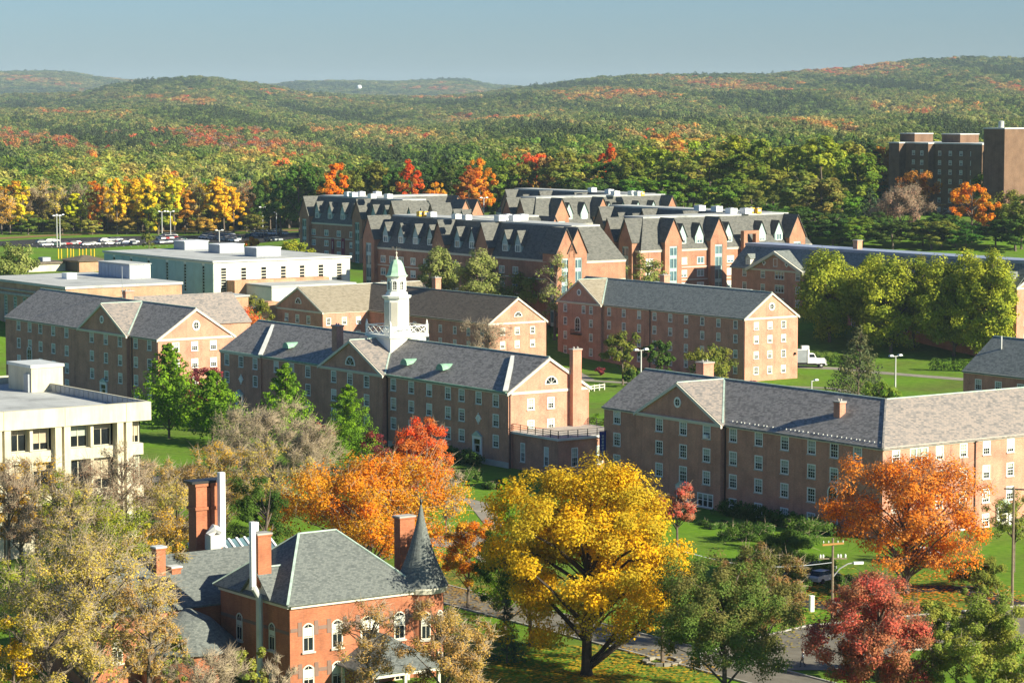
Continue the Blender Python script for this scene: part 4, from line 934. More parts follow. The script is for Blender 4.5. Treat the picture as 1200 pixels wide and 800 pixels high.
# ---------------------------------------------------------------- apartment blocks: brick, steep roofs, dormers, glass bays
AE, AT = 18.0, 26.0; SETB = 4.4
class Apt:
    def __init__(s, name, label, a0, b0):
        s.o = building(name, a0, b0, label, 'brick apartment blocks'); s.mb = MB(); s.dark = MB(); s.roof = MB(); s.tr = MB(); s.a0, s.b0 = a0, b0
    def T(s, p0, p1):     # frame on a wall: (s, depth inward, z) -> local xyz
        A = Vector((p0[0], p0[1])); B = Vector((p1[0], p1[1])); d = (B - A).normalized(); n = Vector((d.y, -d.x)); rz = math.atan2(d.y, d.x)
        return (lambda u, dep, z: (A.x + d.x * u - n.x * dep, A.y + d.y * u - n.y * dep, z)), rz, (B - A).length
    def side(s, p0, p1, gables=(), dormers=(), wins=(), rows=(14.2, 11.0, 7.8), lit=False, zb=3.0):
        f, rz, L = s.T(p0, p1); bl = 'blind_white' if lit else 'blind'  # sunlit sides take the paler blind, sun put into its colour
        gl = [(u - w / 2, u + w / 2) for u, w in gables]
        ok = [u for u in wins if not any(a - .9 < u < b + .9 for a, b in gl)]
        wall(s.mb, s.o, p0, p1, zb, AE, [(u, z, 2.3, 1.75, 'apt', {'blind': bl, 'glass': 'glass_sky'}) for u in ok for z in rows], glass='glass_sky')
        cornice(s.tr, p0, p1, AE + .05, .5, .28)
        for zb_ in ((13.5, 10.3) if lit else (13.5,)): bar(s.tr, f(.05, -.04, zb_), f(L - .05, -.04, zb_), .1, .22)
        for u, w in gables: s.gable(f, rz, u, w, lit)
        for u in dormers: s.dormer(f, rz, u, lit)
    def gable(s, f, rz, u, w, lit):
        pr, zw, zp = 1.1, AE + 2.6, AT - .15
        g = MB(); h = w / 2
        bw = w * .46
        for a, b in ((u - h, u - bw / 2), (u + bw / 2, u + h)): g.poly([f(a, -pr, 3), f(b, -pr, 3), f(b, -pr, zw), f(a, -pr, zw)])
        g.poly([f(u - h, 0, 3), f(u - h, -pr, 3), f(u - h, -pr, zw), f(u - h, SETB, zw), f(u - h, SETB, AE), f(u - h, 0, AE)]); g.poly([f(u + h, -pr, 3), f(u + h, 0, 3), f(u + h, 0, AE), f(u + h, SETB, AE), f(u + h, SETB, zw), f(u + h, -pr, zw)])
        zb = AE + 1.0
        g.poly([f(u - bw / 2, -pr, zb), f(u + bw / 2, -pr, zb), f(u + bw / 2, -pr, zw), f(u - bw / 2, -pr, zw)])
        g.poly([f(u - h, -pr, zw), f(u + h, -pr, zw), f(u, -pr, zp - .1)]); go = g.build('gable', M['brick_apt'], s.o)
        r = MB(); bk = SETB + 1.2; e = .35; sl = (zp - zw) / h
        for sg in (-1, 1):
            pts = [f(u + sg * (h + e), -pr - .35, zw - e * sl + .2), f(u, -pr - .35, zp + .2), f(u, bk, zp + .2), f(u + sg * (h + e), bk, zw - e * sl + .2)]
            A = Vector(pts[1]) - Vector(pts[0]); B = Vector(pts[2]) - Vector(pts[1])
            r.slab(pts if A.cross(B).z > 0 else pts[::-1], (0, 0, .2))
        r.build('gable_roof', M['shingle_apt'], go)
        b = MB(); bb = MB()
        zz = [3.2, 6.6, 9.8, 13.0, 16.2, zb - .05]
        bb.poly([f(u - bw / 2, -pr + .25, 3), f(u + bw / 2, -pr + .25, 3), f(u + bw / 2, -pr + .25, zb), f(u - bw / 2, -pr + .25, zb)])
        for x in (u - bw / 2, u, u + bw / 2 - .2): b.poly([f(x, -pr + .1, 3), f(x + .2, -pr + .1, 3), f(x + .2, -pr + .1, zb), f(x, -pr + .1, zb)])
        for z in zz: b.poly([f(u - bw / 2, -pr + .12, z - .45), f(u + bw / 2, -pr + .12, z - .45), f(u + bw / 2, -pr + .12, z + .45), f(u - bw / 2, -pr + .12, z + .45)])
        bo = b.build('bay_frame', M['bay'], go); bb.build('bay_glass', M['glass_sky'], go)
    def dormer(s, f, rz, u, lit):
        w, z0, zw, zp = 2.7, AE + .9, AE + 3.6, AE + 6.4; h = w / 2
        dep = lambda z: (z - AE) / (AT - AE) * SETB
        g = MB()
        fr = .55
        g.poly([f(u - h, fr, z0), f(u + h, fr, z0), f(u + h, fr, zw), f(u, fr, zp), f(u - h, fr, zw)])
        for sg in (-1, 1): g.poly([f(u + sg * h, fr, z0 - .4), f(u + sg * h, fr, zw), f(u + sg * h, dep(zw) + .1, zw)])
        do = g.build('dormer', M['bay'], s.o)
        r = MB(); e = .3; sl = (zp - zw) / h
        for sg in (-1, 1):
            pts = [f(u + sg * (h + e), fr - .3, zw - e * sl + .15), f(u, fr - .3, zp + .15), f(u, dep(zp) + .2, zp + .15), f(u + sg * (h + e), dep(zw - e * sl) + .3, zw - e * sl + .15)]
            A = Vector(pts[1]) - Vector(pts[0]); B = Vector(pts[2]) - Vector(pts[1]); r.slab(pts if A.cross(B).z > 0 else pts[::-1], (0, 0, .15))
        r.build('dormer_roof', M['shingle_apt'], do)
        q = f(u, fr, z0 + .5); put_window(do, q, rz, 'apt', 1.9, 1.7, 'white', 'glass_sky', 'blind_white' if lit else 'blind', sill=False).location.y
        for c in do.children[-1:]:
            c.location = f(u, fr - .12, z0 + .5)
    def mansard(s, x0, y0, x1, y1, sides):
        """roof over a rectangle: sides is a set of the edges that slope ('x0','x1','y0','y1')"""
        i = {k: (SETB if k in sides else 0.0) for k in ('x0', 'x1', 'y0', 'y1')}
        a, b, c, d = x0 + i['x0'], y0 + i['y0'], x1 - i['x1'], y1 - i['y1']; lo = AE; hi = AT; e = .3; r = s.roof
        r.poly([(x0 - e, y1, lo), (x0 - e, y0, lo), (a, b, hi), (a, d, hi)]); r.poly([(x0, y0 - e, lo), (x1, y0 - e, lo), (c, b, hi), (a, b, hi)])
        r.poly([(x1 + e, y0, lo), (x1 + e, y1, lo), (c, d, hi), (c, b, hi)]); r.poly([(x1, y1 + e, lo), (x0, y1 + e, lo), (a, d, hi), (c, d, hi)])
        return (a, b, c, d)
    def top(s, r): s.tops = getattr(s, 'tops', MB()); s.tops.box(r[0] - .1, r[1] - .1, AT - .3, r[2] + .1, r[3] + .1, AT + .25)
    def unit(s, px, py, w=3.2, h=2.0, m='white_metal'):
        w *= .62; h *= .62
        q = to_grid(at(px, py, AT + .26)); x, y = q[1] - s.b0, q[0] - s.a0; u = MB(); u.box(x - w / 2, y - w / 2, AT + .26, x + w / 2, y + w / 2, AT + .26 + h)
        o = u.build('rooftop_unit', M[m], s.o); c = MB(); c.lathe([(w * .3, AT + .261 + h), (w * .3, AT + .4 + h), (w * .2, AT + .45 + h)], x, y, 8); c.box(x - w * .4, y - w / 2 - .05, AT + .7, x + w * .4, y - w / 2 - .004, AT + h); c.build('fan_cowl', M['grey_metal'], o)
    def finish(s):
        s.mb.build('wall', M['brick_apt'], s.o); s.tr.build('cornice', M['cream'], s.o); s.roof.build('roof', M['shingle_apt'], s.o); s.tops.build('roof_top', M['roof_flat'], s.o)
def onb(p, y, b): return on_b(p, y, b)[0]
def ona(p, y, a): return on_a(p, y, a)[0]
WD = 17.0
# front left block: long shaded side, two lit end gables
a0, b0 = 509.0, 379.0; L0 = onb(438, 290, b0) - a0 + 2
ap = Apt('apartment_block', 'front left apartment block with grey willows before its shaded side', a0, b0)
yy = lambda p, y=285: onb(p, y, b0) - a0
S0 = lambda px: [L0 - yy(p) for p in px]
ap.side((0, L0), (0, 0), [(L0 - yy(436), 5.4), (L0 - yy(518), 5.4), (L0 - yy(569), 5.4), (L0 - 4.2, 5.4)], S0([450, 468, 485, 502, 534, 551]) + S0([590, 605]), S0([449, 459, 470, 484, 499, 534, 551, 588, 604]))
ap.side((0, 0), (WD, 0), [(ona(660, 290, a0) - b0, 5.4), (ona(673.5, 290, a0) - b0, 5.4)], [], [2.2], lit=True)
ap.side((WD, 0), (WD, L0)); wall(ap.mb, ap.o, (WD, L0), (0, L0), 3, AE)
r = ap.mansard(0, 0, WD, L0, {'x0', 'x1', 'y0', 'y1'}); ap.top(r)
ye = 561 - a0; XW = max(10, ona(659, 275, 561) - b0 - WD); ap.side((WD + .02, ye), (WD + XW, ye), [(XW - 3.2, 5.4)], [], [3], lit=True); wall(ap.mb, ap.o, (WD + XW, ye), (WD + XW, ye + 16), 3, AE); wall(ap.mb, ap.o, (WD + XW, ye + 16), (WD, ye + 16), 3, AE)
r = ap.mansard(WD - 5, ye, WD + XW, ye + 16, {'x1', 'y0', 'y1'}); ap.top(r)
for px, py in ((535, 256.5), (547, 257.5), (506, 254)): ap.unit(px, py, 3.0, 1.9)
for px in (492, 498): ap.unit(px, 253.5, 2.0, 2.0, 'yellow')
for px, py in ((595, 258), (603, 259), (612, 258), (586, 259)): ap.unit(px, py, 3.4, 2.3)
ap.finish()
# rear left block
a0, b0 = 676.0, 441.0; L0 = onb(353, 262, b0) - a0
ap = Apt('apartment_block', 'rear left apartment block nearest the parking lot with maroon banners', a0, b0)
yy = lambda p, y=262: onb(p, y, b0) - a0
ap.side((0, L0), (0, 0), [(3.6, 5.4), (L0 - yy(422), 5.4), (L0 - yy(463), 5.4), (L0 - yy(509), 5.4)], S0([370, 385, 400, 414, 436, 450, 478, 492, 530, 540]), S0([367.5, 382.5, 397, 412, 436, 450, 480, 494]))
ap.side((0, 0), (WD, 0), [(ona(543, 250, a0) - b0, 5.5), (ona(557, 250, a0) - b0, 5.4)], [], [1.8], lit=True)
ap.side((WD, 0), (WD, L0)); wall(ap.mb, ap.o, (WD, L0), (0, L0), 3, AE)
r = ap.mansard(0, 0, WD, L0, {'x0', 'x1', 'y0', 'y1'}); ap.top(r)
ye = 706 - a0; ap.side((WD + .02, ye), (WD + 28, ye), [(24, 5.4)], [8, 14], [4, 10, 16], lit=True); wall(ap.mb, ap.o, (WD + 28, ye), (WD + 28, ye + 16), 3, AE); wall(ap.mb, ap.o, (WD + 28, ye + 16), (WD, ye + 16), 3, AE)
r = ap.mansard(WD - 5, ye, WD + 28, ye + 16, {'x1', 'y0', 'y1'}); ap.top(r)
for px, py in ((408, 230), (414, 230.5), (423, 229.5), (442, 229.5), (436, 232.5), (455, 232.5)): ap.unit(px, py, 3.2, 2.1)
for px, tw in ((390.3, 1.5), (402.6, 1.8)):
    y = onb(px, 290, b0) - a0; z1 = on_b(px, 279.5, b0)[1]; z0 = on_b(px, 299, b0)[1]
    mb = MB(); mb.box(-.22, y - tw / 2, z0, -.12, y + tw / 2, z1); bo = mb.build('banner', M['red_cloth'], ap.o)
    mb = MB(); zz = z1 - 1.0; random.seed(int(px))
    while zz > z1 - (z1 - z0) * .62: hgt = random.uniform(.16, .3); mb.box(-.228, y - .22, zz - hgt, -.2205, y + .22, zz); zz -= hgt + .13
    mb.build('lettering', M['cream'], bo)
ap.finish()
# rear right block
a0, b0 = 669.0, 485.0; Wx = ona(802, 250, a0) - b0
ap = Apt('apartment_block', 'rear middle apartment block, its sunlit gables rising behind the front blocks', a0, b0)
ap.side((0, WD), (0, 0), [(5.0, 5.4), (12.2, 5.4)], [], [])
gx = lambda ps: [ona(p, 255, a0) - b0 for p in ps]
ap.side((0, 0), (Wx, 0), [(gx([656])[0], 5.4), (gx([704])[0], 5.4), (gx([785])[0], 5.4)], gx([668, 686, 715, 731, 749, 767]), gx([668, 686, 715, 731, 749, 767]), lit=True)
wall(ap.mb, ap.o, (Wx, 0), (Wx, WD), 3, AE); wall(ap.mb, ap.o, (Wx, WD), (0, WD), 3, AE)
r = ap.mansard(0, 0, Wx, WD, {'x0', 'x1', 'y0', 'y1'}); ap.top(r)
bx = 530.0 - b0; ya = 752.0 - a0
ap.side((bx, ya), (bx, WD + .02), [(ya - (onb(596, 240, 530) - a0), 5.4), (ya - (onb(636, 240, 530) - a0), 5.4), (ya - (onb(677, 240, 530) - a0), 5.4)], [ya - (onb(612, 240, 530) - a0), ya - (onb(655, 240, 530) - a0)], [])
wall(ap.mb, ap.o, (bx + 16, WD), (bx + 16, ya), 3, AE); wall(ap.mb, ap.o, (bx + 16, ya), (bx, ya), 3, AE)
r = ap.mansard(bx, WD - 5, bx + 16, ya, {'x0', 'x1', 'y1'}); ap.top(r)
for px, py in ((694, 225), (714, 227), (721, 229), (741, 229), (748, 229.5)): ap.unit(px, py, 3.4, 2.2, 'white_metal')
ap.unit(752, 229.5, 2.0, 2.0, 'yellow'); ap.finish()
# front right block
a0, b0 = 536.5, 422.0; Wx = ona(951, 285, a0) - b0
ap = Apt('apartment_block', 'front right apartment block with orange brick sunlit front and glass bays', a0, b0)
ap.side((0, WD), (0, 0), [(5.2, 5.4), (12.4, 5.4)], [], [])
gx = lambda ps: [ona(p, 300, a0) - b0 for p in ps]
ap.side((0, 0), (Wx, 0), [(gx([786])[0], 5.4), (gx([839])[0], 5.4), (gx([931])[0], 5.4)], gx([801, 821, 855, 894, 914]), [3.0] + gx([801, 821, 856, 894, 914, 944]), lit=True)
x = gx([876])[0]; mb = MB(); mb.box(x - 2.6, -1.6, 3, x - 1.4, -.3, AE + 3.4); mb.box(x + 1.4, -1.6, 3, x + 2.6, -.3, AE + 3.4); mb.box(x - 2.6, -1.6, AE + 3.401, x + 2.6, -.3, AE + 4.2); mb.build('balcony_frame', M['brick_apt'], ap.o)
wall(ap.mb, ap.o, (Wx, 0), (Wx, WD), 3, AE); wall(ap.mb, ap.o, (Wx, WD), (0, WD), 3, AE)
r = ap.mansard(0, 0, Wx, WD, {'x0', 'x1', 'y0', 'y1'}); ap.top(r)
bx = 464.0 - b0; ya = 614.0 - a0; k_ = lambda p: ya - (onb(p, 255, 464) - a0)
ap.side((bx, ya), (bx, WD + .02), [(k_(706), 5.4), (k_(757), 5.4), (k_(805), 5.4)], [k_(723), k_(740), k_(775), k_(790)], [k_(722), k_(738)])
wall(ap.mb, ap.o, (bx + 16, WD), (bx + 16, ya), 3, AE); wall(ap.mb, ap.o, (bx + 16, ya), (bx, ya), 3, AE)
r = ap.mansard(bx, WD - 5, bx + 16, ya, {'x0', 'x1', 'y1'}); ap.top(r)
for px, py in ((820, 247), (840, 248), (857, 250.5), (874, 250.5)): ap.unit(px, py, 3.6, 2.3)
ap.unit(880, 250, 2.2, 2.4, 'yellow'); ap.unit(888, 250, 2.2, 2.2, 'yellow'); ap.finish()

# ---------------------------------------------------------------- brick tower dormitory on the rise
ta, tb = to_grid(at(1174, 170, 40.6)); L0 = on_b(1049, 168, tb)[0] - ta
T = building('tower_hall', ta, tb, 'tall plain brick residence with stair towers among the trees on the rise')
mb = MB(); seg = [L0, L0 * .90, L0 * .74, L0 * .62, L0 * .22, L0 * .12, 0.0]; prj = [3.0, 0, 3.0, 0, 3.0, 0]
rowsT = [36.6 - 3.25 * k for k in range(7)]
for (y1, y0), p in zip(zip(seg[:-1], seg[1:]), prj):
    n = max(1, int((y1 - y0) / 5)); o = [((y1 - y0) * (i + .5) / n, z, 1.5, 1.6, 'sash') for i in range(n) for z in rowsT] if y1 - y0 > 6 else []
    wall(mb, T, (-p, y1), (-p, y0), 8, 40.6, o); wall(mb, T, (-p, y0), (0, y0), 8, 40.6); wall(mb, T, (0, y1), (-p, y1), 8, 40.6)
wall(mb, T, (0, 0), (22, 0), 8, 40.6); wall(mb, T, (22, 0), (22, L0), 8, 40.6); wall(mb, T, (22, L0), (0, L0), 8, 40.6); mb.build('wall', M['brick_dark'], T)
mb = MB(); mb.box(-.2, -.2, 40.6, 22.2, L0 + .2, 41.0)
for (y1, y0), p in zip(zip(seg[:-1], seg[1:]), prj):
    if p: mb.box(-p - .2, y0 - .2, 40.6, -.201, y1 + .2, 41.0)
mb.build('parapet', M['lead'], T)
for px, w in ((1066, 5.0), (1118, 6.0)):
    x, y = 6, on_b(px, 166, tb + 6)[0] - ta; m2 = MB(); m2.box(x, y - w / 2, 41.01, x + 9, y + w, 43.8); po = m2.build('penthouse', M['brick_dark'], T); m3 = MB(); m3.box(x - .15, y - w / 2 - .15, 43.801, x + 9.15, y + w + .15, 44.1); m3.build('coping', M['lead'], po)
q = to_grid(at(1177.5, 150, 47.0)); x, y = q[1] - tb, q[0] - ta
m2 = MB(); m2.box(x, y, 8, x + 30, y + 9, 46.6); st_ = m2.build('stair_tower', M['brick_dark'], T); m3 = MB(); m3.box(x - .2, y - .2, 46.601, x + 30.2, y + 9.2, 47.0); m3.build('coping', M['lead'], st_); m3 = MB(); m3.lathe([(.9, 47.01), (.9, 49.0), (.5, 49.2)], x + 1.5, y + 3, 10); m3.build('flue', M['galv'], st_)
q = to_grid(at(1190, 162, 42.0)); x, y = q[1] - tb, q[0] - ta; ln = on_b(1178, 161, q[1])[0] - q[0]
m2 = MB(); m2.box(x, y, 6, x + 26, y + ln, 41.6); st_ = m2.build('stair_tower', M['brick_dark'], T); m3 = MB(); m3.box(x - .2, y - .2, 41.601, x + 26.2, y + ln + .2, 42.0); m3.build('coping', M['lead'], st_)

# ---------------------------------------------------------------- cream concrete building, left
NZ = 18.0; na, nb = to_grid(at(175, 470, NZ)); NW = 62.0; NL = 40.0
N = building('concrete_hall', na, nb - NW, 'cream concrete building with a flat roof, deep fascia and paired columns')
x0, x1 = 0.0, NW
zc = lambda py: on_a(100, py, na)[1]
f0, f1 = zc(497), NZ
mb = MB(); edges = [0] + [ona(p, 480, na) - (nb - NW) for p in (-70, 2, 74, 146)] + [NW]
for a, b in zip(edges[:-1], edges[1:]):
    if b - a < .5: continue
    m2 = MB(); m2.box(a + .025, -.5, f0, b - .025, .3, f1); m2.build('fascia_panel', M['concrete'], N)
m2 = MB(); m2.box(NW - .301, .31, f0, NW, NL, f1); m2.box(0, NL - .3, f0, NW - .302, NL, f1); m2.build('parapet', M['concrete'], N)
m2 = MB(); m2.box(.01, .301, f0 + .1, NW - .302, NL - .301, f1 - 1.1); m2.build('roof', M['roof_flat'], N)
m2 = MB()
for k in range(28): y = 1.2 + k * 1.35; m2.box(NW - .36, y, f1 - 1.08, NW - .302, y + 1.2, f1 - .08)
m2.build('parapet_panel', M['grey_metal'], N)
cols = []
for p in (72, 144.5, 2, -70): cols += [ona(p - 5, 500, na) - (nb - NW), ona(p + 5.5, 500, na) - (nb - NW)]
for x in cols:
    if x < 1: continue
    m2 = MB(); m2.box(x - .42, -.35, -2, x + .42, .9, f0 - .001); m2.build('column', M['concrete'], N)
bands = [(f0, zc(524.5)), (zc(538), zc(575)), (zc(588), zc(630))]
core = MB(); core.box(.5, 1.6, -2, NW - .5, NL - .5, f0 - .002); core.build('dark_core', M['glass'], N)  # dark box standing for the unlit rooms behind the windows
cs = sorted(c for c in cols if c > 0) + [NW - .3]; prev = .3
for i, x in enumerate(cs):
    a, b = prev + .43, x - .43; prev = x
    if b - a < 1.6: continue
    for zt, zb_ in bands:
        n = max(1, int(round((b - a) / 2.6)))
        for k in range(n):
            u0 = a + (b - a) * k / n; w = (b - a) / n
            put_window(N, (u0 + w / 2, 1.0, zb_), 0, 'apt', w - .5, zt - zb_ - .05, 'concrete', 'glass', random.choice(('blind_tan', 'blind_tan', 'blind')), var=random.choice((0, 1, 2, 3, 3)), sill=False)
            if k: m2 = MB(); m2.box(u0 - .2, .2, zb_, u0 + .2, 1.5, zt - .002); m2.build('mullion', M['concrete'], N)
    for zt, zb_ in ((bands[0][1], bands[1][0]), (bands[1][1], bands[2][0]), (bands[2][1], -2)):
        m2 = MB(); m2.box(a, .35, zb_ + .01, b, 1.55, zt - .01); m2.build('spandrel', M['concrete'], N)
q = to_grid(at(37, 459, NZ - 1.0)); x, y = q[1] - (nb - NW), q[0] - na; xe = ona(74, 455, q[0]) - q[1]; ye = onb(10, 452, q[1]) - q[0]; zt = on_b(37, 428, q[1])[1]
m2 = MB(); m2.box(x, y, f1 - 1.09, x + xe, y + ye, zt - .4); pn_ = m2.build('penthouse', M['concrete'], N); m2 = MB(); m2.box(x - .15, y - .15, zt - .399, x + xe + .15, y + ye + .15, zt); m2.build('coping', M['lead'], pn_)
m2 = MB(); m2.box(x - .35, y + .3, f1 - 1.08, x - .003, y + 1.6, zt - 1.2); m2.build('door', M['grey_metal'], pn_)

# ---------------------------------------------------------------- the red brick mansion in front
MZ = 8.0; ma, mb_ = to_grid(at(339.5, 709, MZ)); ML = to_grid(at(254, 686, MZ))[0] - ma; MW = ona(487, 691, ma) - mb_
H_ = building('brick_mansion', ma, mb_, 'red brick mansion with hipped slate roof and round turret at the front')
B = MB(); seg = dict(frame='cream', blind='blind_white')
zyr = lambda px, py: on_a(px, py, ma)[1]
zs2 = zyr(361, 763) ; zs1 = zs2 - 4.0
fx = [ona(p, 745, ma) - mb_ for p in (361, 395, 433, 468)]
wall(B, H_, (0, 0), (MW, 0), -3, MZ, [(x, z, 1.25 if i != 2 else 2.1, 2.75, 'segment', seg) for i, x in enumerate(fx) for z in (zs2, zs1)])
ly = [onb(p, 745, mb_) - ma for p in (319, 281)]
wall(B, H_, (0, ML), (0, 0), -3, MZ, [(ML - y, z, 1.15, 2.7, 'segment', seg) for y in ly for z in (zs2 - .2, zs1 - .2)])
wall(B, H_, (MW, 0), (MW, ML), -3, MZ); wall(B, H_, (MW, ML), (0, ML), -3, MZ); B.build('wall', M['brick_mansion'], H_)
mb = MB()
for i, x in enumerate(fx):
    w = (1.25 if i != 2 else 2.1) / 2
    for z in (zs2, zs1):
        for sg in (-1, 1): mb.box(x + sg * (w + .28) - .22, -.05, z + 1.55, x + sg * (w + .28) + .22, -.003, z + 2.9)
xs = sorted([0.05] + [x - (1.25 if i != 2 else 2.1) / 2 - .52 for i, x in enumerate(fx)] + [x + (1.25 if i != 2 else 2.1) / 2 + .52 for i, x in enumerate(fx)] + [MW - .05])
for a, b in zip(xs[::2], xs[1::2]):
    for z in (zs2, zs1): mb.box(a, -.04, z + 2.0, b, -.003, z + 2.35)
mb.box(-.04, .1, zs2 + 1.75, -.003, ML - .1, zs2 + 2.05); mb.build('brownstone_band', M['stone_band'], H_)
mb = MB(); cornice(mb, (0, 0), (MW, 0), MZ + .1, .45, .5); cornice(mb, (0, ML), (0, 0), MZ + .1, .45, .5); cornice(mb, (MW, ML), (0, ML), MZ + .1, .45, .5); mb.build('cornice', M['cream'], H_)
zr = on_b(368, 628.5, mb_ + 5.2)[1]; h = ML / 2; e = .55; rx0, rx1 = 5.0, MW - 5.0; zr = CAM_H - (626 - 120) * grid(ma + h, mb_ + MW / 2).y / 3200
mb = MB(); zo = MZ + .12
mb.slab([(-e, -e, zo), (MW + e, -e, zo), (rx1, h, zr), (rx0, h, zr)], (0, 0, .15)); mb.slab([(-e, ML + e, zo), (-e, -e, zo), (rx0, h, zr)], (0, 0, .15)); mb.slab([(MW + e, -e, zo), (MW + e, ML + e, zo), (rx1, h, zr)], (0, 0, .15)); mb.slab([(MW + e, ML + e, zo), (-e, ML + e, zo), (rx0, h, zr), (rx1, h, zr)], (0, 0, .15))
mb.build('roof', M['slate_mansion'], H_)
for p, q in (((rx0, h, zr), (rx1, h, zr)), ((-e, -e, zo), (rx0, h, zr)), ((MW + e, -e, zo), (rx1, h, zr)), ((-e, ML + e, zo), (rx0, h, zr))): ridge_cap(H_, (p[0], p[1], p[2] + .06), (q[0], q[1], q[2] + .06), 'copper_pale', .22)
# turret
tx, ty, tr = MW + 1.5, 1.3, 2.2; zt = CAM_H - (590 - 120) * grid(ma + ty, mb_ + tx).y / 3200
mb = MB(); mb.lathe([(tr, -3), (tr, MZ)], tx, ty, 24); tw = mb.build('turret', M['brick_mansion'], H_)
mb = MB(); mb.lathe([(tr + .05, MZ - .45), (tr + .25, MZ - .4), (tr + .45, MZ + .05), (tr + .45, MZ + .2), (tr, MZ + .21)], tx, ty, 24); mb.build('turret_cornice', M['cream'], H_)
hh = zt - MZ - .2; mb = MB(); mb.lathe([(tr + .5, MZ + .22)] + [((tr + .5) * r, MZ + .22 + hh * z) for r, z in ((.86, .09), (.70, .20), (.54, .33), (.40, .46), (.28, .60), (.17, .74), (.09, .87), (.03, .97), (.01, 1.0))], tx, ty, 28); mb.build('spire', M['slate_mansion'], H_)
mb = MB(); mb.lathe([(.1, zt - .3), (.18, zt), (.04, zt + .3), (.02, zt + .9)], tx, ty, 6); mb.build('finial', M['dark_metal'], H_)
for t in (-1.95, -1.2):
    for z in (zs2 - .2, zs1 - .2): put_window(H_, (tx + tr * math.cos(t), ty + tr * math.sin(t), z), t + math.pi / 2, 'segment', .95, 2.75, **seg)
# chimneys and flues
def mchim(px, py0, py1, yl, w, wy, name='chimney', base=None):
    a, b = 0, 0
    p = grid(ma + yl, mb_); d = ona(px, (py0 + py1) / 2, ma + yl) - mb_; zt_ = on_a(px, py0, ma + yl)[1]; zb_ = base if base is not None else on_a(px, py1, ma + yl)[1] - 1.2
    return chimney(H_, d, yl, zb_, zt_, w, wy, 'brick_mansion', 'concrete_grey', name), d
mchim(306.5, 624, 672, ML * .42, 1.45, 1.2); mchim(474, 604, 655, ML * .62, 1.75, 1.1, base=7.5)
# lead-lit side dormer with its own gable
yd = ML * .42; dz = MZ + .2
mb = MB(); mb.poly([(-.25, yd + 2.6, dz), (-.25, yd - 2.6, dz), (-.25, yd, dz + 2.5)]); dg = mb.build('dormer', M['cream'], H_)
mb = MB(); zz = dz + 2.6; xx = 4.1
mb.slab([(-.6, yd - 2.8, dz), (-.6, yd, zz), (xx, yd, zz), (.6, yd - 2.8, dz)][::-1], (0, 0, .12)); mb.slab([(-.6, yd, zz), (-.6, yd + 2.8, dz), (.6, yd + 2.8, dz), (xx, yd, zz)][::-1], (0, 0, .12)); mb.build('dormer_roof', M['slate_mansion'], dg); ridge_cap(H_, (-.6, yd, zz + .05), (xx, yd, zz + .05), 'copper_pale', .18)
def flue(px, py0, py1, yl, w, elbow=True):
    d = ona(px, (py0 + py1) / 2, ma + yl) - mb_; z1 = on_a(px, py0, ma + yl)[1]; z0 = on_a(px, py1, ma + yl)[1]
    mb = MB(); mb.box(d - w / 2, yl - w / 2, z0, d + w / 2, yl + w / 2, z1)
    if elbow: mb.box(d + w / 2 + .001, yl - w * .45, z1 - .9, d + w * 1.25, yl + w * .45, z1 - .05)
    return mb.build('flue', M['white_metal'], H_), d, z0
fl, d, z0 = flue(296, 611, 690, ML * .40 - .6, .46); mb = MB(); mb.tube([(-.75, ML * .40 - .9, -2), (-.75, ML * .40 - .9, z0 - .8), (d, ML * .40 - .6, z0 + .3)], .34, 8); mb.build('duct', M['galv'], H_)
# rear wing behind the house, with its big twin chimney, white duct and ribbed skylight
rw_ = MB(); ox, oy = -14.0, ML + .6
zw = 6.2
wall(rw_, H_, (ox, oy + 12), (ox, oy), -3, zw, [(3, 1.5, 1.1, 2.4, 'segment', seg), (8, 1.5, 1.1, 2.4, 'segment', seg)]); wall(rw_, H_, (ox, oy), (8, oy), -3, zw, [(3, 1.5, 1.1, 2.4, 'segment', seg), (8.5, 1.5, 1.1, 2.4, 'segment', seg)]); wall(rw_, H_, (8, oy + 12), (ox, oy + 12), -3, zw); rw_.build('rear_wall', M['brick_mansion'], H_)
mb = MB(); mb.slab([(ox - .5, oy - .5, zw), (9, oy - .5, zw), (9, oy + 6, zw + 4.2), (ox + 6, oy + 6, zw + 4.2)], (0, 0, .15)); mb.slab([(ox - .5, oy + 12.5, zw), (ox - .5, oy - .5, zw), (ox + 6, oy + 6, zw + 4.2)], (0, 0, .15)); mb.slab([(9, oy + 12.5, zw), (ox - .5, oy + 12.5, zw), (ox + 6, oy + 6, zw + 4.2), (9, oy + 6, zw + 4.2)], (0, 0, .15)); mb.build('rear_roof', M['slate_mansion'], H_)
# lower round-ended lean-to at its foot
mb = MB(); mb.lathe([(4.6, -3), (4.6, 2.6)], -4.2, ML - 1.0, 20); ap_ = mb.build('apse', M['brick_mansion'], H_); mb = MB(); mb.lathe([(5.1, 2.6), (5.1, 2.75), (2.2, 5.4), (.3, 6.3)], -4.2, ML - 1.0, 20); mb.build('apse_roof', M['slate_mansion'], ap_)
yl = oy + 9; d = ona(242, 600, ma + yl) - mb_; zt_ = on_a(242, 562, ma + yl)[1]
mb = MB()
for sx, w in ((-1.0, 1.25), (.75, 1.25)):
    mb.box(d + sx - w / 2, yl - .8, zw, d + sx + w / 2, yl + .8, zt_ - .5); mb.box(d + sx - w / 2 - .15, yl - .95, zt_ - 2.9, d + sx + w / 2 + .15, yl + .95, zt_ - 2.6); mb.box(d + sx - w / 2 - .15, yl - .95, zt_ - .499, d + sx + w / 2 + .15, yl + .95, zt_ - .2)
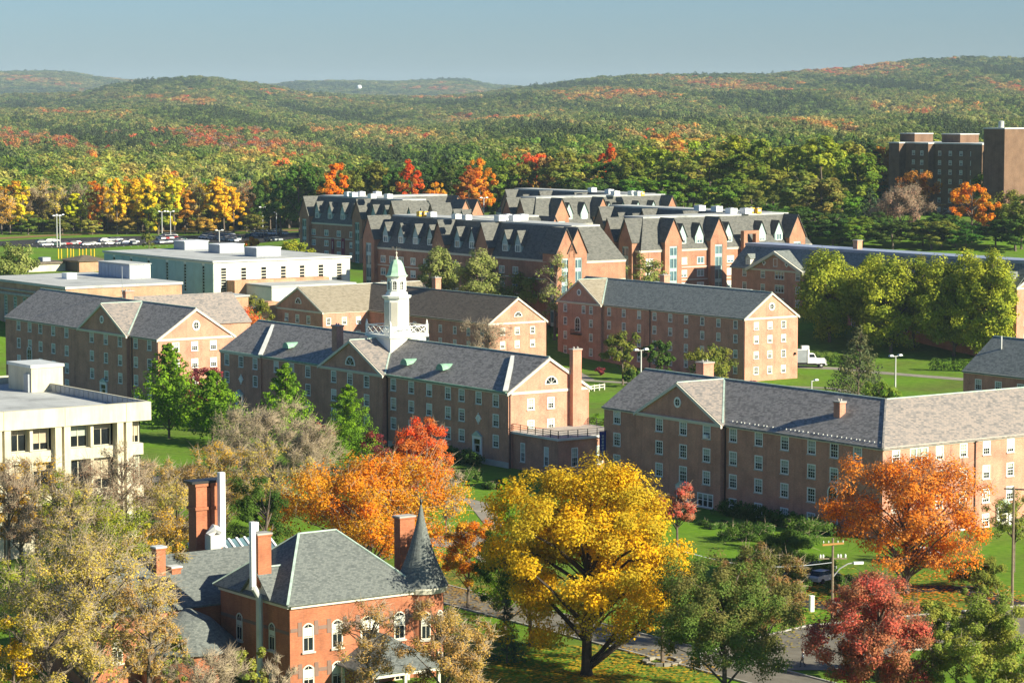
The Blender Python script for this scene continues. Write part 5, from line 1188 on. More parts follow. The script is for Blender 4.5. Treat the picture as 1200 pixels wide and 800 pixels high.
mb.box(d - .41, yl - .6, zw, d + .11, yl + .6, zt_ - .7); tc = mb.build('twin_chimney', M['brick_mansion'], H_); mb = MB(); mb.box(d - 2.15, yl - 1.0, zt_ - .199, d + 1.85, yl + 1.0, zt_ + .05); mb.build('cap', M['dark_metal'], tc)
fl, d2, z0 = flue(259.5, 553, 640, oy + 7.0, .60, False); mb = MB(); mb.box(d2 - 1.6, oy + 6.4, z0 - .2, d2 - .37, oy + 7.6, z0 + 1.3); mb.tube([(d2 - 1.4, oy + 7, z0 + 1.2), (d2 - .9, oy + 7, z0 + 1.9), (d2 - .2, oy + 7, z0 + 1.6)], .5, 8); mb.build('blower', M['galv'], fl)
q0 = to_grid(at(246, 662, 8.6)); sx_, sy_ = q0[1] - mb_, q0[0] - ma
mb = MB(); A0 = Vector((sx_, sy_, 8.0)); 
mb.slab([(sx_, sy_, 7.6), (sx_ + 9.5, sy_, 7.6), (sx_ + 9.5, sy_ + 4.6, 10.2), (sx_, sy_ + 4.6, 10.2)], (0, 0, .3)); sk = mb.build('skylight', M['glass_sky'], H_); mb = MB()
for k in range(11): x = sx_ + .1 + k * .93; bar(mb, (x, sy_, 7.68), (x, sy_ + 4.6, 10.28), .22, .16)
mb.build('glazing_bar', M['white_metal'], sk); mb = MB(); mb.box(sx_, sy_ + .05, 4, sx_ + 9.4, sy_ + 4.5, 7.2); mb.build('skylight_curb', M['slate'], sk)
for px, y0_, y1_ in ((186, 640, 680), (204, 663, 700)):
    yl = oy + 4; d = ona(px, 660, ma + yl) - mb_; chimney(H_, d, yl, 5.5, on_a(px, y0_, ma + yl)[1], 1.0, 1.0, 'brick_mansion', 'lead')
# porch with its own hipped roof below the front windows
px0 = ona(432, 780, ma - 4) - mb_; mb = MB(); zp = 4.4; cx = ona(462, 770, ma - 3) - mb_
mb.slab([(cx - 4.6, -6.2, zp - 2.6), (cx + 3.6, -6.2, zp - 2.6), (cx, -1.8, zp)], (0, 0, .15)); mb.slab([(cx - 4.6, -.01, zp - 2.6), (cx - 4.6, -6.2, zp - 2.6), (cx, -1.8, zp), (cx, -.01, zp)], (0, 0, .15)); mb.slab([(cx + 3.6, -6.2, zp - 2.6), (cx + 3.6, -.01, zp - 2.6), (cx, -.01, zp), (cx, -1.8, zp)], (0, 0, .15)); pr = mb.build('porch_roof', M['slate_mansion'], H_)
mb = MB()
for x, y in ((cx - 4.2, -5.8), (cx - .6, -5.8), (cx + 3.2, -5.8), (cx - 4.2, -.5), (cx + 3.2, -.5)): mb = MB(); mb.box(x - .14, y - .14, -2, x + .14, y + .14, zp - 2.76); mb.build('porch_post', M['cream'], pr)
mb = MB()
mb.box(cx - 4.4, -6.0, zp - 3.1, cx + 3.4, -5.7, zp - 2.77); mb.build('porch_beam', M['cream'], pr)
# signs on halls
def banner():
    p = grid(307.3, 235.8); g = empty('blue_banner', (p.x, p.y, 0), GA, 'tall blue banner with pale upright lettering at the hall corner', 'banner')
    z1, z0 = 8.3, 4.3
    m1 = MB(); m1.box(-1.3, -.025, z0, -.15, .025, z1); m1.build('cloth', M['blue_cloth'], g)
    m2 = MB(); zz = z1 - .5
    for hgt, w in ((.30, .34), (.26, .42), (.36, .30), (.26, .44), (.30, .36), (.28, .30), (.36, .42)): m2.box(-.72 - w / 2, -.034, zz - hgt, -.72 + w / 2, -.0255, zz); zz -= hgt + .14
    m2.build('lettering', M['lead'], g); m3 = MB(); bar(m3, (-1.4, 0, z1 + .06), (-.01, 0, z1 + .06), .07, .07); m3.build('bracket', M['dark_metal'], g); m3 = MB(); bar(m3, (-1.4, 0, z0 - .06), (-.01, 0, z0 - .06), .07, .07); m3.build('bracket', M['dark_metal'], g)
banner()

# ---------------------------------------------------------------- roads, paths, parking
s1 = to_grid(at_ground(750, 757)); bS = s1[1]
def rd(a, b): p = grid(a, b); return (p.x, p.y)
sheet('street', [rd(150, bS + 1), rd(206, bS + 1), rd(290, bS - 2)], 6.5, M['asphalt'], .05, M['concrete_grey'])
s2 = to_grid(at_ground(915, 775))
sheet('street', [rd(s2[0] - 3, bS + 4), rd(s2[0] + 1, s2[1]), rd(s2[0] + 4, s2[1] + 14), rd(s2[0] - 6, s2[1] + 60)], 15, M['asphalt'], .07, M['concrete_grey'])
sheet('driveway', [gp(860, 700), gp(925, 704), gp(990, 712), gp(1080, 716)], 4.5, M['asphalt_dark'], .05)
sheet('path', [gp(500, 575), gp(560, 590), gp(600, 640), gp(640, 690)], 2.6, M['path'], .05)
sheet('path', [gp(505, 640), gp(545, 625), gp(590, 660)], 5, M['path'], .06)
sheet('path', [gp(100, 575), gp(170, 563), gp(230, 556)], 6, M['asphalt'], .05)
sheet('path', [gp(930, 429.5), gp(982, 432), gp(1040, 437.5), gp(1135, 445)], 4.5, M['path'], .05)
sheet('path', [gp(905, 452), gp(975, 455), gp(1010, 462)], 2.2, M['path'], .05)
sheet('path', [gp(640, 405), gp(665, 432), gp(690, 446), gp(760, 450)], 3.2, M['path'], .05)
sheet('path', [gp(1060, 690), gp(1130, 690), gp(1200, 712), gp(1300, 740)], 4, M['asphalt_dark'], .05)
sheet('verge', [gp(-60, 283), gp(60, 276), gp(180, 271), gp(300, 270), gp(360, 270)], 10, M['tan_verge'], .08)
sheet('parking_lot', [gp(20, 289), gp(100, 284), gp(190, 281), gp(280, 279), gp(370, 277)], 60, M['asphalt_dark'], .10)
sheet('access_road', [gp(960, 283), gp(1080, 285), gp(1200, 288)], 12, M['asphalt_dark'], .10)
# painted bay lines in the lot
mk = MB(); A = at_ground(40, 288); Bq = at_ground(360, 278)
for k in range(40):
    p = A.lerp(Bq, k / 39); d = (Bq - A).normalized(); n = Vector((-d.y, d.x, 0))
    for o in (-16, 6):
        q = p + n * o; z = gz(q.x, q.y) + .13; mk.poly([(q.x, q.y, z), (q.x + d.x * .15, q.y + d.y * .15, z), (q.x + d.x * .15 + n.x * 5, q.y + d.y * .15 + n.y * 5, z), (q.x + n.x * 5, q.y + n.y * 5, z)])
o = mk.build('parking_marking', M['paint']); o['kind'] = 'structure'

# ---------------------------------------------------------------- cars
def car_meshes():
    W = .88
    prof = [(-2.2, .35), (-2.25, .75), (-2.1, .95), (-1.2, 1.0), (.9, .98), (2.0, .86), (2.25, .70), (2.25, .35)]
    b = MB()
    L = [(x, -W, z) for x, z in prof]; Rr = [(x, W, z) for x, z in prof]
    b.poly(L); b.poly(Rr[::-1])
    for i in range(len(prof)):
        j = (i + 1) % len(prof); b.poly([L[j], L[i], Rr[i], Rr[j]])
    rf = [(-1.25, 1.44), (.35, 1.46), (.2, 1.50), (-1.1, 1.49)]
    b.poly([(-1.35, -.68, 1.42), (.3, -.68, 1.43), (.3, .68, 1.43), (-1.35, .68, 1.42)])
    g = MB(); lo = [(-2.0, -.82, .97), (1.15, -.82, .97), (1.15, .82, .97), (-2.0, .82, .97)]; hi = [(-1.35, -.68, 1.415), (.3, -.68, 1.425), (.3, .68, 1.425), (-1.35, .68, 1.415)]
    for i in range(4): j = (i + 1) % 4; g.poly([lo[i], lo[j], hi[j], hi[i]])
    w = MB(); ring = [(.32 * math.cos(2 * math.pi * k / 10), .32 * math.sin(2 * math.pi * k / 10)) for k in range(10)]
    for y in (-.1, .1): w.poly([(x, y, z) for x, z in ring][::-1 if y > 0 else 1])
    for k in range(10): j = (k + 1) % 10; w.poly([(ring[k][0], -.1, ring[k][1]), (ring[j][0], -.1, ring[j][1]), (ring[j][0], .1, ring[j][1]), (ring[k][0], .1, ring[k][1])])
    h = MB(); h.box(-.03, -.17, -.07, .03, .17, .07)
    return b.mesh('car_body', M['car_paint']), g.mesh('car_glass', M['glass']), w.mesh('car_wheel', M['black']), h.mesh('headlight', M['lead'])
CB, CG, CW, CH = car_meshes()
CARCOL = [((.62, .62, .60), 'white'), ((.30, .32, .33), 'silver'), ((.02, .02, .025), 'black'), ((.03, .045, .09), 'dark blue'), ((.32, .02, .025), 'red'), ((.12, .12, .12), 'grey'), ((.02, .06, .045), 'dark green')]
def car(p, rz, ci, label, group=None):
    c = empty('parked_car', p, rz, label, 'car', group)
    o = link('body', CB, c); o.color = (*CARCOL[ci][0], 1); link('windows', CG, c)
    for x in (-1.35, 1.4):
        for y in (-.86, .86): link('wheel', CW, c, (x, y, .33))
    for y in (-.6, .6): link('headlight', CH, c, (2.245, y, .66))
    return c
random.seed(21)
spots = []
ROW = [0]
def row(pxa, pya, pxb, pyb, n, skip=0.0, head=None):
    A = at_ground(pxa, pya); B_ = at_ground(pxb, pyb); ROW[0] += 1
    for k in range(n):
        if random.random() < skip: continue
        p = A.lerp(B_, (k + .5) / n); spots.append((p, ROW[0]))
row(44, 289.5, 95, 287, 7, .2); row(46, 286, 66, 284, 3, .1); row(112, 287.5, 158, 287, 7, .1); row(113, 284, 140, 283, 4, .1)
row(100, 288.5, 112, 288, 3, 0); row(140, 286, 160, 285, 4, .1); row(208, 286, 232, 285, 5, .1); row(184, 286, 210, 284.5, 5, 0); row(186, 281.5, 206, 280, 4, .1); row(190, 278.5, 205, 277.5, 3, .0); row(206, 283, 216, 282, 2, 0)
row(236, 280, 276, 284, 9, .05); row(240, 276, 280, 281, 9, .05); row(238, 277.8, 279, 282.6, 9, .1); row(246, 274, 272, 277, 6, .1)
row(292, 276, 335, 275.5, 9, .1); row(294, 273.6, 330, 273.2, 7, .15); row(313, 283.5, 328, 282.5, 3, 0); row(290, 278.6, 312, 278, 4, .1)
order = [0, 1, 2, 1, 0, 5, 4, 1, 0, 6, 0, 0, 3, 1, 0]
CIS = [order[(i * 7 + random.randint(0, 3)) % len(order)] for i in range(len(spots))]
def area(p): return 'in the near rows' if p.x < -150 else ('in mid lot' if p.x < -112 else 'by the apartments')
for i, (p, rw_no) in enumerate(spots):
    ci = CIS[i]; p = Vector((p.x, p.y, gz(p.x, p.y) + .12))
    nb = [CARCOL[CIS[k]][1] for k in (i - 1, i + 1) if 0 <= k < len(spots) and spots[k][1] == rw_no]
    lb = CARCOL[ci][1] + ' car ' + ('between a ' + nb[0] + ' and a ' + nb[1] + ' car' if len(nb) == 2 else ('at the row end beside a ' + nb[0] + ' car' if nb else 'standing alone')) + ' ' + area(p)
    car(p, GA + (math.pi / 2 if p.x > -135 else math.pi) + random.uniform(-.05, .05) + (math.pi if random.random() < .5 else 0), ci, lb, 'cars in the parking lot')
for i, (px, py, ci, lb) in enumerate(((1145, 284, 2, 'black car on the access road below the tower residence'), (1157, 285, 3, 'dark blue car beside the black one on the access road'), (988, 275.5, 0, 'white car half hidden under the trees behind the flat grey roof'))):
    p = at_ground(px, py); car((p.x, p.y, p.z + .1), GA + .3, ci, lb)
for i, (px, py, ci, lb) in enumerate(((932, 678, 3, 'dark blue car parked under the shrubs by the corner hall'), (960, 672, 1, 'silver car parked between the juniper shrubs'), (965, 682, 0, 'white car parked behind the utility pole'), (1085, 655, 0, 'white car in the shade of the orange tree'))):
    p = at_ground(px, py); car((p.x, p.y, p.z + .05), GA + .2, ci, lb)

# ---------------------------------------------------------------- the white truck on the quad drive
p = at_ground(958, 430.5); T_ = empty('utility_truck', (p.x, p.y, p.z + .06), GA - .55, 'white utility truck with box body parked on the drive behind the lawn hall', 'truck')
mb = MB(); mb.box(-8.2, -1.3, 1.15, -2.6, 1.3, 3.9); mb.build('box_body', M['grey_metal'], T_); mb = MB(); mb.box(-8.25, -1.35, 3.901, -2.55, 1.35, 4.05); mb.build('box_top', M['white_metal'], T_)
mb = MB(); mb.prism([(-2.4, -1.2), (-.4, -1.2), (-.4, 1.2), (-2.4, 1.2)], 1.0, 2.2); mb.prism([(-2.4, -1.15), (-.45, -1.15), (-.45, 1.15), (-2.4, 1.15)], 2.2, 3.1, ring2=[(-2.35, -1.05), (-.9, -1.05), (-.9, 1.05), (-2.35, 1.05)]); mb.build('cab', M['white_metal'], T_)
mb = MB(); mb.poly([(-.44, -1.0, 2.28), (-.44, 1.0, 2.28), (-.85, .95, 3.0), (-.85, -.95, 3.0)]); mb.poly([(-2.0, -1.165, 2.3), (-.7, -1.165, 2.3), (-1.0, -1.09, 2.95), (-2.0, -1.09, 2.95)]); mb.build('windscreen', M['glass'], T_)
mb = MB(); mb.prism([(-.39, -1.05), (1.5, -.95), (1.75, -.6), (1.75, .6), (1.5, .95), (-.39, 1.05)], .9, 2.0, ring2=[(-.39, -1.0), (1.3, -.85), (1.5, -.5), (1.5, .5), (1.3, .85), (-.39, 1.0)]); mb.build('bonnet', M['white_metal'], T_)
mb = MB(); mb.box(1.751, -.5, 1.1, 1.80, .5, 1.75); mb.build('grille', M['galv'], T_); mb = MB(); mb.box(1.5, -1.1, .55, 1.95, 1.1, .88); mb.build('bumper', M['galv'], T_)
mb = MB(); mb.box(-8.1, -1.0, .6, 1.4, 1.0, .99); mb.build('chassis', M['black'], T_)
mb = MB(); mb.box(-3.6, -.75, 4.06, -2.0, .75, 4.75); mb.box(-2.3, -.7, 3.2, -1.9, .7, 4.0); mb.build('bucket', M['white_metal'], T_)
wm = MB(); ring = [(.52 * math.cos(2 * math.pi * k / 14), .52 * math.sin(2 * math.pi * k / 14)) for k in range(14)]
for y in (-.16, .16): wm.poly([(x, y, z) for x, z in ring])
for k in range(14): j = (k + 1) % 14; wm.poly([(ring[k][0], -.16, ring[k][1]), (ring[j][0], -.16, ring[j][1]), (ring[j][0], .16, ring[j][1]), (ring[k][0], .16, ring[k][1])])
wme = wm.mesh('truck_wheel', M['black'])
hub = MB(); hub.lathe([(.26, -.02), (.22, .02)], 0, 0, 10); hme = hub.mesh('truck_hub', M['galv'])
for x in (-6.8, -5.6, .6):
    for y in (-1.1, 1.1):
        w = link('wheel', wme, T_, (x, y, .52)); h_ = link('rim', hme, w, (0, .19 * (1 if y > 0 else -1), 0)); h_.rotation_euler = (math.pi / 2, 0, 0)
for y in (-.75, .75): mb = MB(); mb.box(1.60, y - .14, 1.2, 1.80, y + .14, 1.5); mb.build('headlight', M['lead'], T_)

# ---------------------------------------------------------------- poles, lamps and posts
def lot_lamp(px, py_base, py_top, label, group='tall lamps over the parking lot', arms=2, base=None):
    p = base or at_ground(px, py_base); h = (CAM_H - p.z) - 0; zt = at_d(px, py_top, p.y).z
    g = empty('lamp_post', p, GA, label, 'street lamp', group); H = zt - p.z
    mb = MB(); mb.tube([(0, 0, -.3), (0, 0, H)], [.22, .14], 6); mb.build('pole', M['galv'], g)
    mb = MB(); bar(mb, (-1.6 if arms > 1 else 0, 0, H - .05), (1.6, 0, H - .05), .14, .12); mb.build('arm', M['galv'], g)
    for s in ((-1, 1) if arms > 1 else (1,)): mb = MB(); mb.prism([(s * 1.2 - .5, -.35), (s * 1.2 + .9 * .5, -.35), (s * 1.2 + .45, .35), (s * 1.2 - .5, .35)], H, H + .3, ring2=[(s * 1.2 - .3, -.2), (s * 1.2 + .3, -.2), (s * 1.2 + .3, .2), (s * 1.2 - .3, .2)]); mb.build('lamp_head', M['white_metal'], g)
    return g
for px, yb, yt, lb in ((67, 290, 253, 'tall twin lamp post at the near end of the lot'), (70.5, 289, 252, 'second twin lamp post close beside the first'), (190, 276, 248, 'twin lamp post before the yellow-green trees'), (200, 279, 248, 'twin lamp post between the parked cars'), (257, 284, 270, 'short lamp post behind the rooftop units'), (308, 272, 243, 'twin lamp post near the rear apartment block'), (324, 276, 249, 'twin lamp post beside the apartment end wall'), (567, 268, 232, 'twin lamp post between the apartment blocks')):
    lot_lamp(px, yb, yt, lb)
lot_lamp(1049, 467, 417, 'slim pale lamp post on the quad lawn in front of the spruce', None)
lot_lamp(752, 436, 410, 'flat twin-headed lamp post behind the gabled roof of the corner hall', None, base=at_ground(751, 478))
lot_lamp(951, 462, 446, 'short lamp post beside the red bush on the lawn', None, 1)
def wood_pole(px, yb, yt, label, cross=2, lamp=False, r=.17):
    p = at_ground(px, yb); H = at_d(px, yt, p.y).z - p.z; g = empty('utility_pole', p, GA * .2, label, 'utility pole')
    mb = MB(); mb.tube([(0, 0, -.3), (0, 0, H)], [r, r * .7], 8); mb.build('pole', M['wood'], g)
    if cross:
        mb = MB(); bar(mb, (-1.15, -.15, H - .7), (1.15, -.15, H - .55), .16, .2); ca_ = mb.build('crossarm', plain_wood, g)
        for x in (-1.05, -.5, .5, 1.05): mb = MB(); mb.lathe([(.05, H - .5), (.08, H - .4), (.03, H - .25)], x, -.15, 6); mb.build('insulator', M['lead'], ca_)
        if cross > 1:
            mb = MB(); bar(mb, (-1.5, .15, H - 2.2), (1.6, .15, H - 2.25), .1, .12); c2 = mb.build('crossarm', M['wood'], g)
            for x in (-1.3, -1.0, .6, .9, 1.4): mb = MB(); mb.lathe([(.1, H - 2.14), (.13, H - 1.9), (.05, H - 1.75)], x, .15, 6); mb.build('insulator', M['lead'], c2)
    if lamp:
        mb = MB(); mb.tube([(0, 0, H - 4.2), (.7, -.1, H - 3.3), (1.6, -.2, H - 2.75), (2.4, -.25, H - 2.65)], .07, 6); mb.build('lamp_arm', M['galv'], g)
        mb = MB(); mb.prism([(2.2, -.45), (3.2, -.4), (3.3, -.2), (3.2, -.05), (2.2, -.05)], H - 2.8, H - 2.55); mb.build('lamp_head', M['white_metal'], g)
    return g, H
plain_wood = plain('orange wood crossarm', (.42, .22, .06), .8)
up, uh = wood_pole(975, 735, 630, 'wooden utility pole with crossarms and a curved street lamp by the crossing', 2, True)
gt, H = wood_pole(1186, 711, 570, 'tall wooden pole with a single dark crossarm at the right edge', 0)
mb = MB(); bar(mb, (-1.1, 0, H - .2), (1.4, 0, H - .35), .14, .16); mb.build('crossarm', M['dark_metal'], gt)
wood_pole(1104, 290, 238, 'utility pole with two crossarms in front of the tower residence', 2, True, .25)
# overhead wires from the pole to the lamp in the tree
lp = at_ground(838, 745); lt = lp + Vector((0, 0, 9)); U = up.location
for dz, nm in ((-2.6, 'overhead cable running down from the utility pole into the trees'),):
    mb = MB(); a = Vector((U.x, U.y, U.z + uh + dz)); b = Vector((lp.x - 4, lp.y - 6, 9.6)); pts = [a.lerp(b, k / 12) - Vector((0, 0, 1.0 * math.sin(math.pi * k / 12))) for k in range(13)]; mb.tube(pts, .045, 4)
    tag(mb.build('overhead_cable', M['grey_metal']), nm, 'cable')
for px, py, ht in ((951, 716, 1.35), (919, 708, 1.0)):
    p = at_ground(px, py); mb = MB(); mb.box(-.22, -.22, -.2, .22, .22, ht * 1.25); mb.box(-.26, -.26, ht * 1.2501, .26, .26, ht * 1.3); tag(mb.build('bollard', M['white'], None, p, .4), 'white square bollard ' + ('beside the verge near the utility pole' if px == 951 else 'half hidden by the dark green tree'), 'bollard')
p = at_ground(980, 728); g = empty('road_sign', p, -.35, 'red and white street sign on a thin post by the utility pole', 'sign')
mb = MB(); mb.tube([(0, .06, 0), (0, .06, 2.6)], .05, 6); mb.build('post', M['galv'], g)
mb = MB(); mb.box(-.4, -.03, 2.15, .4, .03, 2.6); mb.build('sign_plate', M['red_paint'], g); mb = MB(); mb.box(-.33, -.045, 1.98, .3, .02, 2.149); mb.build('sign_strip', M['white'], g)
mb = MB(); mb.box(-.42, -.03, .75, .42, .03, 1.85); f = mb.build('sign_plate', M['red_paint'], g); mb = MB(); mb.poly([(-.36, -.034, .8), (.36, -.034, .8), (.36, -.034, 1.35), (0, -.034, 1.78), (-.36, -.034, 1.35)]); mb.build('sign_face', M['white'], f)
for k, (px, py) in enumerate(((68.5, 303), (72, 303), (79, 302), (83, 302.5), (86, 303), (93, 302.5), (97, 303), (101, 302.5), (106.5, 303), (110.5, 303))):
    p = at_ground(px, py); mb = MB(); mb.tube([(0, 0, -.2), (0, 0, 2.9)], .17, 8); mb.lathe([(.17, 2.9), (.12, 3.05), (.05, 3.1)], 0, 0, 8); tag(mb.build('bollard', M['yellow'], None, p), 'tall yellow bollard in the row above the service building', 'bollard', 'yellow bollards by the service building')
# wooden frame by the shaded apartment block
p = at_ground(490, 333); g = empty('timber_frame', (p.x, p.y, p.z), GA, 'open wooden construction frame behind the tan roof', 'frame')
for x in (-4, 0, 4):
    for y in (-2, 2): mb = MB(); mb.box(x - .14, y - .14, -3, x + .14, y + .14, 5.2 + (x == 4) * 1.2); mb.build('post', M['wood'], g)
for z in (1.6, 4.2):
    for y in (-2, 2): mb = MB(); bar(mb, (-4.2, y, z), (4.2, y, z), .2, .3); mb.build('rail', M['wood'], g)
mb = MB(); mb.box(-3.5, -1.8, 1.8, -1, 1.8, 3.0); mb.box(.3, -1.8, 1.8, 3.2, 1.8, 3.4); mb.build('stacked_timber', M['brick_tan'], g)
# fence by the lawn hall and hedge between the halls
a = at_ground(690, 459); b = at_ground(708, 456.5); g = empty('rail_fence', a, math.atan2(b.y - a.y, b.x - a.x), 'short pale rail fence between the halls at the lawn', 'fence'); L = (b - a).length
for k in range(4): mb = MB(); mb.box(L * k / 3 - .12, -.12, -.3, L * k / 3 + .12, .12, 1.3); mb.build('post', M['cream'], g)
for z in (.5, 1.0): mb = MB(); mb.box(0, -.05, z, L, .05, z + .18); mb.build('rail', M['cream'], g)
# white dome on the far hill
Dw = 7000.0
while Dw < 11400 and at_d(421, 104.5, Dw).z > gz(at_d(421, 104.5, Dw).x, Dw) + 14: Dw += 50
p = at_d(421, 104.5, Dw); zg = gz(p.x, Dw); h = p.z - zg; mb = MB(); mb.lathe([(4, -3), (3.5, h - 3), (8, h + 1), (9.5, h + 6), (8.5, h + 11), (5, h + 14), (1, h + 15)], 0, 0, 16); tag(mb.build('water_tower', M['white_metal'], None, (p.x, Dw, zg)), 'tiny white water tower high on the far wooded ridge', 'water tower')
# stone ring round the small tree by the street
def ring_planter(p, r):
    g = empty('tree_ring', p, 0, 'pale ring of stones round the slim trunk by the street', 'planter'); n = 14
    for k in range(n):
        t = 2 * math.pi * k / n; mb = MB(); mb.box(-.24, -.34, -.1, .24, .34, .26 + .04 * (k % 3)); o = mb.build('stone', M['path'], g, (r * math.cos(t), r * math.sin(t), 0), t)
ring_planter(at_ground(776, 776), 1.7)

# ---------------------------------------------------------------- the walker on the street
def person(p, rz):
    g = empty('person', p, rz, 'person in a white shirt and dark trousers walking across the street', 'person')
    J = {'pel': (0, 0, .93), 'sp': (0, 0, 1.12), 'ch': (0, .01, 1.34), 'nk': (0, .01, 1.50), 'hd': (0, -.02, 1.60), 'ht': (0, -.02, 1.72),
         'h1': (.10, 0, .90), 'k1': (.11, -.20, .50), 'a1': (.11, -.14, .09), 't1': (.11, -.32, .05), 'h2': (-.10, 0, .90), 'k2': (-.10, .02, .49), 'a2': (-.10, .28, .13), 't2': (-.10, .14, .04),
         's1': (.19, .01, 1.42), 'e1': (.25, .12, 1.16), 'w1': (.24, .02, .93), 's2': (-.19, .01, 1.42), 'e2': (-.25, .02, 1.15), 'w2': (-.23, -.18, .98)}
    rad = {'pel': (.16, .12), 'sp': (.145, .11), 'ch': (.17, .12), 'nk': (.062, .06), 'hd': (.085, .10), 'ht': (.075, .085), 'h1': (.095, .095), 'k1': (.065, .065), 'a1': (.045, .05), 't1': (.045, .035), 'h2': (.095, .095), 'k2': (.065, .065), 'a2': (.045, .05), 't2': (.045, .035), 's1': (.065, .065), 'e1': (.048, .048), 'w1': (.034, .034), 's2': (.065, .065), 'e2': (.048, .048), 'w2': (.034, .034)}
    E = [('pel', 'sp'), ('sp', 'ch'), ('ch', 'nk'), ('nk', 'hd'), ('hd', 'ht'), ('pel', 'h1'), ('h1', 'k1'), ('k1', 'a1'), ('a1', 't1'), ('pel', 'h2'), ('h2', 'k2'), ('k2', 'a2'), ('a2', 't2'), ('ch', 's1'), ('s1', 'e1'), ('e1', 'w1'), ('ch', 's2'), ('s2', 'e2'), ('e2', 'w2')]
    for sx, w in ((1, 'w1'), (-1, 'w2')):        # hands with palm, four fingers and a thumb
        W = Vector(J[w]); J[w + 'p'] = W + Vector((.005 * sx, -.02, -.08)); rad[w + 'p'] = (.03, .018); E.append((w, w + 'p'))
        for k, (dy, ln) in enumerate(((-.03, .075), (-.01, .085), (.01, .08), (.03, .062))):
            A = J[w + 'p'] + Vector((0, dy, -.03)); J[f'{w}f{k}a'] = A; J[f'{w}f{k}b'] = A + Vector((-.012 * sx, -.012, -ln)); rad[f'{w}f{k}a'] = (.0095, .0095); rad[f'{w}f{k}b'] = (.008, .008); E += [(w + 'p', f'{w}f{k}a'), (f'{w}f{k}a', f'{w}f{k}b')]
        A = J[w + 'p'] + Vector((-.01 * sx, -.04, .02)); J[w + 'ta'] = A; J[w + 'tb'] = A + Vector((-.02 * sx, -.03, -.045)); rad[w + 'ta'] = (.011, .011); rad[w + 'tb'] = (.009, .009); E += [(w + 'p', w + 'ta'), (w + 'ta', w + 'tb')]
    ks = list(J); me = bpy.data.meshes.new('body'); me.from_pydata([tuple(J[k]) for k in ks], [(ks.index(a), ks.index(b)) for a, b in E], [])
    skin, nt, b = mat('person body'); sx = nt.nodes.new('ShaderNodeSeparateXYZ'); tc = nt.nodes.new('ShaderNodeTexCoord'); nt.links.new(tc.outputs['Object'], sx.inputs[0])
    c = ramp(nt, sx.outputs[2], [(0.0, (.03, .03, .03)), (.1, (.03, .03, .04)), (.5, (.02, .022, .03)), (.98, (.02, .022, .03)), (.985, (.75, .75, .74)), (1.0, (.75, .75, .74))])
    m2 = nt.nodes.new('ShaderNodeMath'); m2.operation = 'GREATER_THAN'; m2.inputs[1].default_value = 1.485; nt.links.new(sx.outputs[2], m2.inputs[0])
    ax = nt.nodes.new('ShaderNodeMath'); ax.operation = 'ABSOLUTE'; nt.links.new(sx.outputs[0], ax.inputs[0]); a2 = nt.nodes.new('ShaderNodeMath'); a2.operation = 'GREATER_THAN'; a2.inputs[1].default_value = .195; nt.links.new(ax.outputs[0], a2.inputs[0])
    lw_ = nt.nodes.new('ShaderNodeMath'); lw_.operation = 'LESS_THAN'; lw_.inputs[1].default_value = 1.2; nt.links.new(sx.outputs[2], lw_.inputs[0]); hi_ = nt.nodes.new('ShaderNodeMath'); hi_.operation = 'MULTIPLY'; nt.links.new(a2.outputs[0], hi_.inputs[0]); nt.links.new(lw_.outputs[0], hi_.inputs[1])
    mxx = nt.nodes.new('ShaderNodeMath'); mxx.operation = 'MAXIMUM'; nt.links.new(m2.outputs[0], mxx.inputs[0]); nt.links.new(hi_.outputs[0], mxx.inputs[1])
    nt.links.new(mixc(nt, mxx.outputs[0], c, (.42, .25, .17)), b.inputs['Base Color']); b.inputs['Roughness'].default_value = .8
    me.materials.append(skin)
    o = link('body', me, g); sm = o.modifiers.new('skin', 'SKIN'); ss = o.modifiers.new('sub', 'SUBSURF'); ss.levels = 1; ss.render_levels = 1
    for i, k in enumerate(ks): me.skin_vertices[0].data[i].radius = rad[k]
    me.skin_vertices[0].data[0].use_root = True
    mb = MB(); mb.lathe([(.09, 1.62), (.108, 1.68), (.10, 1.76), (.06, 1.805), (.01, 1.815)], 0, -.005, 10); mb.build('hair', plain('brown hair', (.09, .045, .025), .8), g)
    mb = MB(); mb.lathe([(.004, -.12), (.016, -.115), (.018, -.105)], 0, 1.63, 6); n_ = MB(); n_.box(-.014, -.135, 1.60, .014, -.105, 1.645); n_.build('nose', skin, g)
    for x in (-.035, .035): e_ = MB(); e_.box(x - .012, -.118, 1.648, x + .012, -.10, 1.662); e_.build('eye', M['black'], g)
    e_ = MB(); e_.box(-.025, -.118, 1.568, .025, -.10, 1.577); e_.build('mouth', M['red_paint'], g)
    for x in (-.095, .095): e_ = MB(); e_.box(x - .012, -.03, 1.60, x + .012, .02, 1.665); e_.build('ear', skin, g)
p = at_ground(940.5, 782); person((p.x, p.y, p.z + .08), -1.9)

